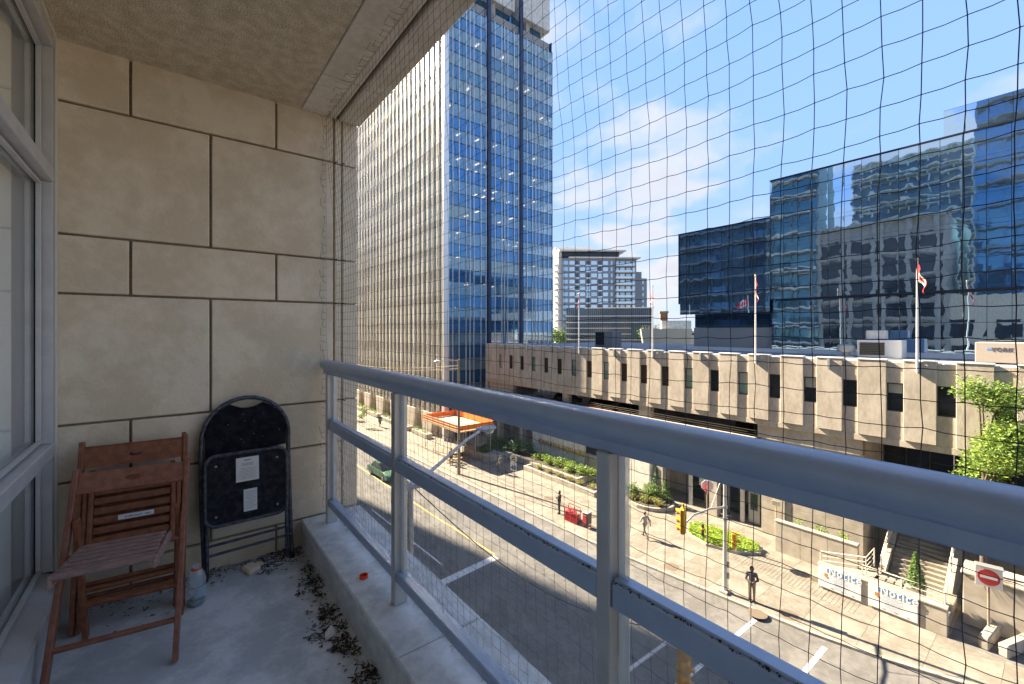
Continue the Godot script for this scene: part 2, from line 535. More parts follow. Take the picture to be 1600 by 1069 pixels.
	plain("signal_lens", 0.04, 0.03, 0.02, 0.15)
	plain("sign_white", 0.72, 0.72, 0.70, 0.5)
	plain("sign_red", 0.58, 0.035, 0.03, 0.5)
	plain("sign_blue", 0.11, 0.25, 0.50, 0.5)
	plain("pole_grey", 0.48, 0.47, 0.45, 0.5, 0.4)
	woven("pole_wood", blend_tex("polew_t", 256, [[0.04, 4, 215, 1.0]], Color(0.20, 0.15, 0.10), Color(0.33, 0.26, 0.19)), 1.0, 0.9)
	plain("rail_paint", 0.60, 0.55, 0.46, 0.5)
	plain("red_paint", 0.50, 0.03, 0.045, 0.45)
	plain("orange_mesh", 0.85, 0.20, 0.025, 0.7)
	plain("timber", 0.55, 0.40, 0.24, 0.8)
	plain("green_paint", 0.03, 0.17, 0.095, 0.45)
	plain("gold", 0.50, 0.34, 0.10, 0.35, 0.6)
	plain("black_paint", 0.02, 0.02, 0.02, 0.5)
	plain("tyre", 0.018, 0.018, 0.018, 0.85)
	plain("body_tint", 1.0, 1.0, 1.0, 0.75)
	M.body_tint.vertex_color_use_as_albedo = true

func wood_mat(key: String, a: Color, b: Color, sd: int) -> void:
	var m := woven(key, blend_tex(key + "_t", 256, [[0.02, 3, sd, 1.0], [0.12, 3, sd + 1, 0.35]], a, b, 1.3), 0.25, 0.42, 0.0, null, 0.0, true)
	m.uv1_scale = Vector3(4.0, 4.0, 4.0)

func dusty_glass(key: String, film: float, speck: float, sd: int) -> void:
	# clear glass with a thin uneven film of pale dust, drips and specks on it
	var s := 512
	var a := noise_bytes(s, 0.012, 4, sd)
	var b := noise_bytes(s, 0.35, 2, sd + 5)
	var drip := noise_bytes(s, 0.02, 3, sd + 9)
	var out := PackedByteArray()
	out.resize(s * s * 4)
	for i in s * s:
		var x := i % s
		var n: float = a[i] / 255.0
		var g: float = b[i] / 255.0
		var streak: float = drip[(i / s / 24) * s + x] / 255.0
		var al: float = film * (0.35 + 1.1 * n) + film * 0.6 * maxf(0.0, streak - 0.5)
		if g > 0.79: al += speck * (g - 0.79) * 6.0
		out[i * 4] = 232; out[i * 4 + 1] = 230; out[i * 4 + 2] = 222
		out[i * 4 + 3] = int(clampf(al, 0.0, 0.75) * 255.0)
	var m := StandardMaterial3D.new()
	m.resource_name = key
	m.albedo_texture = ImageTexture.create_from_image(Image.create_from_data(s, s, false, Image.FORMAT_RGBA8, out))
	m.transparency = BaseMaterial3D.TRANSPARENCY_ALPHA
	m.roughness = 0.3
	m.uv1_triplanar = true
	m.uv1_world_triplanar = true
	m.uv1_scale = Vector3.ONE / 0.8
	M[key] = m

const FLOOR := 12.73
const CEIL := 15.31
const WALL_Z := -2.8
const GLASS_X := -0.47
const FACE_X := -0.41
const RAIL_X := 0.735
const OUT_X := 0.95
const BACK_Z := 5.2
const CURB := 12.89

func build_balcony() -> void:
	# floor slab and ceiling
	var f := MB.new()
	var nx := 12
	var nz := 44
	var fn := FastNoiseLite.new()
	fn.frequency = 1.1
	fn.seed = 4
	var hh := func(x: float, z: float) -> float: return FLOOR + 0.004 * fn.get_noise_2d(x, z)
	for i in nx:
		for j in nz:
			var x0 := -0.52 + 1.14 * i / nx
			var x1 := -0.52 + 1.14 * (i + 1) / nx
			var z0 := WALL_Z - 0.02 + (BACK_Z - WALL_Z + 0.04) * j / nz
			var z1 := WALL_Z - 0.02 + (BACK_Z - WALL_Z + 0.04) * (j + 1) / nz
			f.quad(Vector3(x0, hh.call(x0, z1), z1), Vector3(x1, hh.call(x1, z1), z1), Vector3(x1, hh.call(x1, z0), z0), Vector3(x0, hh.call(x0, z0), z0))
	f.span(Vector3(-0.52, FLOOR - 0.25, WALL_Z - 0.3), Vector3(OUT_X - 0.01, FLOOR - 0.02, BACK_Z + 0.3))
	struct("balcony_floor", f, M.slab)

	var c := MB.new()
	c.span(Vector3(-0.5, CEIL, WALL_Z - 0.3), Vector3(0.601, CEIL + 0.25, BACK_Z + 0.3))
	struct("balcony_ceiling", c, M.stucco)
	var edge := thing("soffit_edge_beam", "smooth concrete edge strip along the outer side of the stucco balcony ceiling", "beam")
	edge.set_meta("kind", "structure")
	var zs := [WALL_Z, -2.34, -1.42, -0.5, 0.42, 1.34, 2.26, 3.18, 4.1, BACK_Z]
	for i in zs.size() - 1:
		var b := MB.new()
		b.cham(Vector3(0.7025, CEIL + 0.12, (zs[i] + zs[i + 1]) * 0.5), Vector3(0.195, 0.246, zs[i + 1] - zs[i] - 0.006), 0.004)
		part("soffit_panel", b, M.soffit, edge)
		var e := MB.new()
		e.cham(Vector3(0.885, CEIL + 0.118, (zs[i] + zs[i + 1]) * 0.5), Vector3(0.13, 0.256, zs[i + 1] - zs[i] - 0.006), 0.006)
		part("drip_edge", e, M.soffit, edge)
	var gr := MB.new()
	gr.span(Vector3(0.602, CEIL + 0.02, WALL_Z), Vector3(0.94, CEIL + 0.22, BACK_Z))
	part("joint_backing", gr, M.joint, edge)

	# end wall of cut stone in courses
	var w := MB.new()
	w.span(Vector3(-0.46, FLOOR - 0.2, WALL_Z - 0.32), Vector3(OUT_X - 0.02, CEIL + 0.2, WALL_Z - 0.022))
	var wall := struct("end_wall", w, M.joint)
	var rows := [[15.04, 15.33, [-0.155, 0.475]], [14.44, 15.04, [0.165]], [14.17, 14.44, [-0.155, 0.475]], [13.57, 14.17, [0.165]], [13.31, 13.57, [-0.155, 0.475]], [12.885, 13.31, [0.165]], [12.60, 12.885, [-0.155, 0.475]]]
	var r2 := RandomNumberGenerator.new()
	r2.seed = 12
	var kk := 0
	for r in rows:
		var xs: Array = [-0.425] + r[2] + [0.792]
		for i in xs.size() - 1:
			var b := MB.new()
			var wd: float = xs[i + 1] - xs[i] - 0.011
			var ht: float = r[1] - r[0] - 0.011
			b.cham(Vector3((xs[i] + xs[i + 1]) * 0.5, (r[0] + r[1]) * 0.5, WALL_Z - 0.03 + r2.randf_range(-0.001, 0.001)), Vector3(wd, ht, 0.06), 0.004)
			part("stone_block", b, M["stone%d" % (kk % 3)], wall)
			kk += 1
		# the outer pilaster, two narrow ribs
		for q in [[0.802, 0.838, -0.012], [0.850, 0.94, -0.016]]:
			var b := MB.new()
			b.cham(Vector3((q[0] + q[1]) * 0.5, (r[0] + r[1]) * 0.5, WALL_Z - 0.03 + q[2]), Vector3(q[1] - q[0], r[1] - r[0] - 0.008, 0.06), 0.004)
			part("stone_block", b, M["stone%d" % (kk % 3)], wall)
	var back := MB.new()
	back.span(Vector3(-0.46, FLOOR - 0.2, BACK_Z), Vector3(OUT_X - 0.02, CEIL + 0.2, BACK_Z + 0.32))
	struct("rear_end_wall", back, M.stone0)

	# kerb of coping stones under the guard rail
	var kerb := thing("balcony_kerb", "raised grey concrete kerb carrying the guard rail along the balcony edge", "kerb")
	kerb.set_meta("kind", "structure")
	var jz := [WALL_Z + 0.004, -2.334, -1.41, -0.49, 0.43, 1.35, 2.27, 3.19, 4.11, BACK_Z]
	for i in jz.size() - 1:
		var zc: float = (jz[i] + jz[i + 1]) * 0.5
		var ln: float = jz[i + 1] - jz[i] - 0.006
		var b := MB.new()
		b.cham(Vector3(0.7755, CURB - 0.02, zc), Vector3(0.349, 0.04, ln), 0.006)
		part("coping_stone", b, M.coping, kerb)
		var fc := MB.new()
		fc.cham(Vector3(0.64, CURB - 0.115, zc), Vector3(0.066, 0.135, ln), 0.004)
		part("face_stone", fc, M.coping, kerb)
	var core := MB.new()
	core.span(Vector3(0.615, FLOOR - 0.1, WALL_Z), Vector3(0.93, CURB - 0.045, BACK_Z))
	part("joint_backing", core, M.joint, kerb)

	# window wall towards the flat
	var ww := thing("window_wall", "grey aluminium framed window wall with tall panes beside the wooden chairs", "window")
	var ys := [[CEIL - 0.055, CEIL - 0.002, "head"], [14.66, 14.72, "transom"], [13.44, 13.50, "transom"]]
	var zm := [WALL_Z + 0.012, -1.25, 0.3, BACK_Z - 0.01]
	for q in ys:
		var b := MB.new()
		b.cham(Vector3((GLASS_X - 0.03 + FACE_X) * 0.5, (q[0] + q[1]) * 0.5, (zm[0] + zm[3]) * 0.5), Vector3(FACE_X - GLASS_X + 0.03, q[1] - q[0], zm[3] - zm[0]), 0.003)
		part(q[2], b, M.frame_grey, ww)
	var sill := MB.new()
	var sp := PackedVector2Array([Vector2(-0.50, FLOOR - 0.02), Vector2(-0.375, FLOOR - 0.02), Vector2(-0.375, 12.90), Vector2(-0.382, 12.912), Vector2(-0.455, 12.935), Vector2(-0.50, 12.935)])
	sill.prism(sp, zm[0], zm[3])
	part("sill", sill, M.frame_grey, ww)
	for i in 4:
		var b := MB.new()
		var zw := 0.016 if i == 0 else 0.06
		for q in [[12.936, 13.439], [13.501, 14.659], [14.721, CEIL - 0.056]]:
			b.cham(Vector3((GLASS_X - 0.03 + FACE_X) * 0.5, (q[0] + q[1]) * 0.5, zm[i] + (0.008 if i == 0 else 0.0)), Vector3(FACE_X - GLASS_X + 0.026, q[1] - q[0], zw), 0.002)
		part("jamb" if i == 0 else "mullion", b, M.frame_grey, ww)
	for i in 3:
		for q in [[12.936, 13.44], [13.50, 14.66], [14.72, CEIL - 0.055]]:
			var za: float = zm[i] + (0.02 if i == 0 else 0.03)
			var zb: float = zm[i + 1] - 0.03
			var g := MB.new()
			g.quad(Vector3(GLASS_X, q[0], zb), Vector3(GLASS_X, q[0], za), Vector3(GLASS_X, q[1], za), Vector3(GLASS_X, q[1], zb))
			part("pane", g, M.room_glass, ww)
			var s := MB.new()   # black seal round the pane
			for e in [[q[0] + 0.004, za, zb], [q[1] - 0.004, za, zb]]:
				s.span(Vector3(GLASS_X + 0.001, e[0] - 0.004, e[1]), Vector3(GLASS_X + 0.006, e[0] + 0.004, e[2]))
			for e in [za + 0.003, zb - 0.003]:
				s.span(Vector3(GLASS_X + 0.001, q[0] + 0.008, e - 0.003), Vector3(GLASS_X + 0.006, q[1] - 0.008, e + 0.003))
			part("seal", s, M.gasket, ww)
			var bd := MB.new()   # glazing bead
			for e in [q[0] + 0.014, q[1] - 0.014]:
				bd.cham(Vector3(GLASS_X + 0.016, e, (za + zb) * 0.5), Vector3(0.018, 0.012, zb - za), 0.002)
			for e in [za + 0.011, zb - 0.011]:
				bd.cham(Vector3(GLASS_X + 0.016, (q[0] + q[1]) * 0.5, e), Vector3(0.017, q[1] - q[0] - 0.04, 0.010), 0.002)
			part("glazing_bead", bd, M.frame_grey, ww)
	var ck := MB.new()
	ck.tube([Vector3(FACE_X + 0.002, FLOOR, WALL_Z + 0.003), Vector3(FACE_X + 0.001, 14.0, WALL_Z + 0.004), Vector3(FACE_X + 0.002, CEIL, WALL_Z + 0.003)], 0.009, 6)
	ck.tube([Vector3(FACE_X + 0.002, CEIL - 0.002, WALL_Z), Vector3(FACE_X + 0.002, CEIL - 0.002, BACK_Z)], 0.008, 6)
	part("caulk_bead", ck, M.caulk, ww)

	# the room behind the panes
	var room := MB.new()
	var x0 := -4.6
	room.span(Vector3(x0, FLOOR - 0.2, WALL_Z - 0.2), Vector3(-0.5, FLOOR - 0.01, BACK_Z + 0.2))
	room.span(Vector3(x0, CEIL + 0.01, WALL_Z - 0.2), Vector3(-0.5, CEIL + 0.2, BACK_Z + 0.2))
	room.span(Vector3(x0 - 0.2, FLOOR - 0.2, WALL_Z - 0.2), Vector3(x0, CEIL + 0.2, BACK_Z + 0.2))
	room.span(Vector3(x0, FLOOR - 0.01, WALL_Z - 0.2), Vector3(-0.5, CEIL + 0.01, WALL_Z))
	room.span(Vector3(x0, FLOOR - 0.01, BACK_Z), Vector3(-0.5, CEIL + 0.01, BACK_Z + 0.2))
	struct("room", room, plain("room_paint", 0.6, 0.58, 0.53, 0.9))
	var bl := MB.new()
	var last := Vector3.ZERO
	for i in 121:
		var z := WALL_Z + 0.03 + (BACK_Z - WALL_Z - 0.06) * i / 120.0
		var p := Vector3(-0.535 + 0.012 * sin(i * 1.7), 0, z)
		if i > 0:
			bl.quad(Vector3(p.x, FLOOR + 0.02, p.z), Vector3(last.x, FLOOR + 0.02, last.z), Vector3(last.x, CEIL - 0.02, last.z), Vector3(p.x, CEIL - 0.02, p.z))
		last = p
	single("sheer_curtain", bl, plain("curtain", 0.80, 0.83, 0.77, 0.9), "pale sheer curtain hanging behind the window panes", "curtain")

func build_rail() -> void:
	var rail := thing("guard_rail", "grey metal guard rail with round handrail and two rows of glass panels", "railing", Vector3.ZERO)
	var z0 := WALL_Z + 0.045
	var h := MB.new()
	var n := 28
	for k in n:
		var a := TAU * k / n
		var b := TAU * (k + 1) / n
		var pa := Vector3(RAIL_X + 0.036 * cos(a), 13.797 + 0.031 * sin(a), 0)
		var pb := Vector3(RAIL_X + 0.036 * cos(b), 13.797 + 0.031 * sin(b), 0)
		var na := Vector3(cos(a) / 0.036, sin(a) / 0.031, 0).normalized()
		var nb := Vector3(cos(b) / 0.036, sin(b) / 0.031, 0).normalized()
		var E := Vector3(0, 0, BACK_Z)
		var S := Vector3(0, 0, z0)
		h.quadn(pb + E, pa + E, pa + S, pb + S, nb, na, na, nb)
		h.tri(pb + S, pa + S, Vector3(RAIL_X, 13.797, z0 - 0.006))
	part("handrail", h, M.rail_paint_grey, rail)
	var ch := MB.new()
	ch.cham(Vector3(RAIL_X, 13.762, (z0 + BACK_Z) * 0.5), Vector3(0.040, 0.030, BACK_Z - z0 - 0.02), 0.003)
	part("handrail_channel", ch, M.rail_paint_grey, rail)
	var pz := [-2.65, -1.69, -0.6, 0.46, 1.5, 2.55, 3.6, 4.65]
	var pw := 0.036
	for z in pz:
		var p := MB.new()
		p.cham(Vector3(RAIL_X, (CURB + 13.748) * 0.5, z), Vector3(0.056, 13.748 - CURB, pw), 0.003)
		part("post", p, M.post_alu, rail)
	for i in pz.size():
		var za: float = pz[i] + pw * 0.5
		var zb: float = (pz[i + 1] - pw * 0.5) if i + 1 < pz.size() else BACK_Z
		var zc := (za + zb) * 0.5
		var m := MB.new()
		m.cham(Vector3(RAIL_X, 13.456, zc), Vector3(0.044, 0.054, zb - za - 0.001), 0.004)
		m.cham(Vector3(RAIL_X, 13.4852, zc), Vector3(0.030, 0.008, zb - za - 0.002), 0.002)
		part("middle_rail", m, M.rail_paint_grey, rail)
		var b := MB.new()
		b.cham(Vector3(RAIL_X, 13.006, zc), Vector3(0.044, 0.04, zb - za - 0.001), 0.004)
		part("bottom_rail", b, M.rail_paint_grey, rail)
		for q in [[13.488, 13.748, "guard_glass"], [13.026, 13.43, "guard_glass_low"]]:
			var g := MB.new()
			g.quad(Vector3(RAIL_X + 0.004, q[0], za), Vector3(RAIL_X + 0.004, q[0], zb), Vector3(RAIL_X + 0.004, q[1], zb), Vector3(RAIL_X + 0.004, q[1], za))
			part("glass_panel", g, M[q[2]], rail)
			var e := MB.new()
			e.span(Vector3(RAIL_X, q[0], za), Vector3(RAIL_X + 0.003, q[1], za + 0.028))
			part("edge_seal", e, M.clear_edge, rail)
	# grit left on top of the middle rail
	var gm := MB.new()
	var r := RandomNumberGenerator.new()
	r.seed = 77
	for k in 330:
		var z := -0.58 + 1.0 * pow(r.randf(), 0.8)
		if k < 90: z = r.randf_range(-1.66, -0.63)
		if k < 24: z = r.randf_range(-1.0, -0.63)
		var s := r.randf_range(0.0008, 0.0026)
		var bs := Basis.from_euler(Vector3(r.randf() * 3, r.randf() * 3, r.randf() * 3))
		gm.box(Vector3(RAIL_X - 0.017 + r.randf_range(-0.006, 0.003), 13.483 + s * 0.5 + 0.001, z), Vector3(s, s * 2.2, s * 0.8), bs)
	single("grit", gm, M.litter, "black grit and droppings lying along the guard rail's middle bar", "grit", "", "stuff")

func build_net() -> void:
	var net := thing("bird_net", "black knotted bird netting stretched from the ceiling down past the guard rail", "net")
	var cell := 0.0428
	var nz := 82
	var ny := 57
	var top := CEIL - 0.03
	var low := CURB + 0.012
	var f := FastNoiseLite.new()
	f.seed = 8
	f.frequency = 1.3
	f.fractal_octaves = 3
	var r := RandomNumberGenerator.new()
	r.seed = 3
	var P := []
	for i in nz:
		var col := []
		var wob := r.randf_range(-0.002, 0.002)
		for j in ny + 1:
			var y := top + (low - top) * j / ny
			var z := WALL_Z + 0.02 + i * cell
			var d := clampf((top - y) / 1.0, 0.0, 1.0)
			var x := 0.742 + 0.062 * d * d * (3.0 - 2.0 * d) + 0.02 * smoothstep(1.6, 2.4, top - y)
			var fade := smoothstep(0.0, 0.15, top - y) * smoothstep(0.0, 0.12, z - WALL_Z)
			z += fade * (0.006 * f.get_noise_2d(z * 0.8, y * 1.4 + 9.0) + wob + r.randf_range(-0.0016, 0.0016))
			var yy := y + fade * (0.007 * f.get_noise_2d(z * 1.1 + 30.0, y * 0.9) + r.randf_range(-0.0022, 0.0022))
			yy += fade * 0.003 * sin(z * 6.0 + y)
			x += fade * 0.012 * f.get_noise_2d(z + 60.0, y + 60.0)
			col.append(Vector3(x, yy, z))
		P.append(col)
	for i in nz:
		var m := MB.new()
		m.tube(P[i], 0.00062, 4, false)
		part("upright_cord", m, M.net_cord, net)
	for j in ny + 1:
		var pts := []
		for i in nz:
			pts.append(P[i][j])
			if i + 1 < nz:
				var mid: Vector3 = (P[i][j] + P[i + 1][j]) * 0.5
				pts.append(mid + Vector3(0, -0.0014, 0))
		var m := MB.new()
		m.tube(pts, 0.00062, 4, false)
		part("cross_cord", m, M.net_cord, net)
	var k := MB.new()
	for i in nz:
		for j in ny + 1:
			var c: Vector3 = P[i][j]
			var s := 0.0016
			var o := [c + Vector3(s, 0, 0), c - Vector3(s, 0, 0), c + Vector3(0, s, 0), c - Vector3(0, s, 0), c + Vector3(0, 0, s), c - Vector3(0, 0, s)]
			k.tri(o[2], o[4], o[0]); k.tri(o[2], o[1], o[4]); k.tri(o[2], o[5], o[1]); k.tri(o[2], o[0], o[5])
			k.tri(o[3], o[0], o[4]); k.tri(o[3], o[4], o[1]); k.tri(o[3], o[1], o[5]); k.tri(o[3], o[5], o[0])
	var ko := part("knots", k, M.net_cord, net)
	ko.set_meta("kind", "stuff")
	# steel wires that hold the net, with hooks
	var wire := MB.new()
	wire.tube([Vector3(0.738, CEIL - 0.028, WALL_Z), Vector3(0.738, CEIL - 0.032, -0.5), Vector3(0.738, CEIL - 0.028, 0.72)], 0.0016, 5)
	part("ceiling_wire", wire, M.steel, net)
	var w2 := MB.new()
	w2.tube([Vector3(0.742, CEIL, WALL_Z + 0.018), Vector3(0.742, 14.0, WALL_Z + 0.02), Vector3(0.80, CURB, WALL_Z + 0.018)], 0.0016, 5)
	part("wall_wire", w2, M.steel, net)
	var hook := MB.new()
	hook.tube([Vector3(0, 0.03, 0), Vector3(0, 0.012, 0), Vector3(0.005, 0.003, 0.002), Vector3(0.003, -0.004, 0.004), Vector3(-0.004, -0.002, 0.002), Vector3(-0.004, 0.003, 0)], 0.0016, 5)
	var hm := hook.mesh()
	for i in 14:
		inst("hook", hm, M.steel, net, xf_at(Vector3(0.738, CEIL - 0.026, WALL_Z + 0.1 + i * 0.24)))
	for y in [15.04, 14.44, 14.17, 13.57]:
		for q in [[0.80, -0.004], [0.846, -0.012]]:
			var b := MB.new()
			b.tube([Vector3(q[0], y, WALL_Z - 0.03), Vector3(q[0], y, WALL_Z + 0.018), Vector3(q[0] + 0.006, y - 0.004, WALL_Z + 0.024)], 0.003, 6)
			part("wall_pin", b, plain("rusty", 0.09, 0.055, 0.035, 0.8, 0.3), net)
	# loose ends hanging inside the wires and the bunched hem on the kerb
	var fr := MB.new()
	for i in 56:
		var z := WALL_Z + 0.06 + i * 0.043
		var a := Vector3(0.738, CEIL - 0.03, z)
		var b := a + Vector3(-r.randf_range(0.02, 0.06), -r.randf_range(0.0, 0.012), r.randf_range(-0.015, 0.015))
		fr.tube([a, (a + b) * 0.5 + Vector3(0, -0.006, 0), b], 0.0008, 4, false)
		if i > 0 and r.randf() < 0.55:
			fr.tube([b, b + Vector3(r.randf_range(-0.005, 0.005), -0.003, -0.043)], 0.0008, 4, false)
	for i in 52:
		var y := CURB + 0.05 + i * 0.045
		var a := Vector3(0.742, y, WALL_Z + 0.018)
		var b := a + Vector3(-r.randf_range(0.008, 0.035), r.randf_range(-0.015, 0.015), r.randf_range(-0.006, 0.004))
		fr.tube([a, b], 0.0008, 4, false)
		if r.randf() < 0.6:
			fr.tube([b, b + Vector3(r.randf_range(-0.008, 0.008), 0.045, 0.0)], 0.0008, 4, false)
	for i in 300:
		var z := WALL_Z + 0.06 + 3.4 * i / 300.0
		var a := Vector3(0.80 + r.randf_range(-0.022, 0.03), CURB + r.randf_range(0.002, 0.03), z)
		var b := a + Vector3(r.randf_range(-0.03, 0.03), r.randf_range(-0.01, 0.02), r.randf_range(-0.05, 0.05))
		b.y = maxf(b.y, CURB + 0.002)
		fr.tube([a, (a + b) * 0.5 + Vector3(r.randf_range(-0.01, 0.01), 0.008, 0), b], 0.0009, 4, false)
	for q in range(4):
		var pts := []
		for i in 60:
			pts.append(Vector3(0.785 + 0.010 * q + 0.006 * sin(i * 1.3 + q * 2.0), CURB + 0.006 + 0.008 * absf(sin(i * 0.9 + q)), WALL_Z + 0.06 + 3.4 * i / 60.0))
		fr.tube(pts, 0.0014, 4, false)
	var fo := part("bunched_hem", fr, M.net_cord, net)
	fo.set_meta("kind", "stuff")

func holed_board(w: float, h: float, th: float, hx: float, hy: float, bow := 0.0) -> MB:
	# a board in the xy plane, centred, with an oval hand hole
	var m := MB.new()
	for s in [1.0, -1.0]:
		var p := PackedVector2Array()
		p.append(Vector2(-w / 2, 0))
		p.append(Vector2(-w / 2, s * h / 2))
		p.append(Vector2(0, s * h / 2 + bow))
		p.append(Vector2(w / 2, s * h / 2))
		p.append(Vector2(w / 2, 0))
		for k in 9:
			var a := PI * k / 8.0
			p.append(Vector2(hx * cos(a), s * hy * sin(a)))
		m.prism(p, -th / 2, th / 2)
	return m

func lean_basis(tilt: float) -> Basis:
	return Basis(Vector3.RIGHT, tilt)

func wooden_chair_open(at: Vector3, turn: float) -> void:
	var t := thing("wooden_folding_chair", "reddish brown slatted wooden folding chair standing open in front of the folded ones", "chair", at, turn)
	var H := 0.70
	var back := 0.335
	for s in [-1, 1]:
		var m := MB.new()
		var x: float = 0.182 * s
		m.bar(Vector3(x, 0.0, 0.0), Vector3(x, H, -back), 0.018, 0.034, 0.003, Vector3(0, 0, 1))
		part("stile", m, M.wood_a, t)
		var l := MB.new()
		l.bar(Vector3(0.158 * s, 0.0, -0.345), Vector3(0.158 * s, 0.53, -0.235), 0.018, 0.032, 0.003, Vector3(0, 0, 1))
		part("rear_leg", l, M.wood_b, t)
		var sr := MB.new()
		sr.bar(Vector3(0.136 * s, 0.415, -0.215), Vector3(0.136 * s, 0.435, 0.105), 0.018, 0.036, 0.008)
		part("seat_rail", sr, M.wood_seat, t)
		var hg := MB.new()
		hg.tube([Vector3(0.146 * s, 0.50, -0.24), Vector3(0.172 * s, 0.50, -0.24)], 0.006, 8)
		part("pivot_bolt", hg, M.iron, t)
	var tilt := -atan2(back, H)
	var top := holed_board(0.346, 0.082, 0.014, 0.026, 0.011)
	part("top_rail", top, M.wood_a, t, Transform3D(lean_basis(tilt), Vector3(0, H - 0.052, -back * (H - 0.052) / H)))
	for i in 7:
		var m := MB.new()
		var k := i / 6.0
		var z := lerpf(0.085, -0.19, k)
		var y := lerpf(0.452, 0.434, k)
		m.cham(Vector3(0, y, z), Vector3(0.256 if i > 0 else 0.284, 0.008 if i > 0 else 0.016, 0.024), 0.003)
		part("seat_slat", m, M.wood_seat, t)
	for q in [[0.13, -0.062, 0.173], [0.40, -0.192, 0.173]]:
		var m := MB.new()
		m.tube([Vector3(-q[2], q[0], q[1]), Vector3(q[2], q[0], q[1])], 0.0105, 10)
		part("stretcher", m, M.wood_a, t)
	var m2 := MB.new()
	m2.tube([Vector3(-0.149, 0.15, -0.314), Vector3(0.149, 0.15, -0.314)], 0.0115, 10)
	part("stretcher", m2, M.wood_b, t)

func wooden_chair_folded(at: Vector3, turn: float, lean: float, label: String, sticker: bool) -> void:
	var t := thing("wooden_folding_chair", label, "chair", at, 0.0)
	t.transform = Transform3D(yaw(rad_to_deg(turn)) * Basis(Vector3.RIGHT, -lean), at)
	var H := 0.775
	for s in [-1, 1]:
		var m := MB.new()
		m.cham(Vector3(0.185 * s, H / 2, 0), Vector3(0.018, H, 0.033), 0.003)
		part("stile", m, M.wood_b, t)
		var l := MB.new()
		l.cham(Vector3(0.163 * s, 0.30, 0.004), Vector3(0.017, 0.60, 0.030), 0.003)
		part("rear_leg", l, M.wood_b, t)
		var sr := MB.new()
		sr.cham(Vector3(0.143 * s, 0.47, 0.012), Vector3(0.018, 0.35, 0.032), 0.004)
		part("seat_rail", sr, M.wood_b, t)
	part("top_rail", holed_board(0.352, 0.084, 0.014, 0.024, 0.0105), M.wood_b, t, xf_at(Vector3(0, H - 0.065, 0.002)))
	for i in 8:
		var m := MB.new()
		m.cham(Vector3(0, 0.315 + i * 0.041, 0.016), Vector3(0.268, 0.029, 0.011), 0.003)
		part("seat_slat", m, M.wood_b, t)
	for y in [0.11, 0.16]:
		var m := MB.new()
		m.tube([Vector3(-0.176, y, 0), Vector3(0.176, y, 0)], 0.0105, 10)
		part("stretcher", m, M.wood_b, t)
	if sticker:
		var lb := MB.new()
		lb.cham(Vector3(0.012, 0.438, 0.0228), Vector3(0.125, 0.021, 0.0012), 0.0003)
		var st := part("sticker", lb, M.paper, t)
		var ink := MB.new()
		var r := RandomNumberGenerator.new()
		r.seed = 9
		for k in 26:
			var x := -0.045 + k * 0.0042
			if k < 5 or (k > 18 and k < 21): continue
			var h := r.randf_range(0.004, 0.009)
			ink.box(Vector3(x, 0.437 + r.randf_range(-0.001, 0.001), 0.0236), Vector3(r.randf_range(0.001, 0.0032), h, 0.0004))
		part("print", ink, M.print_ink, st)

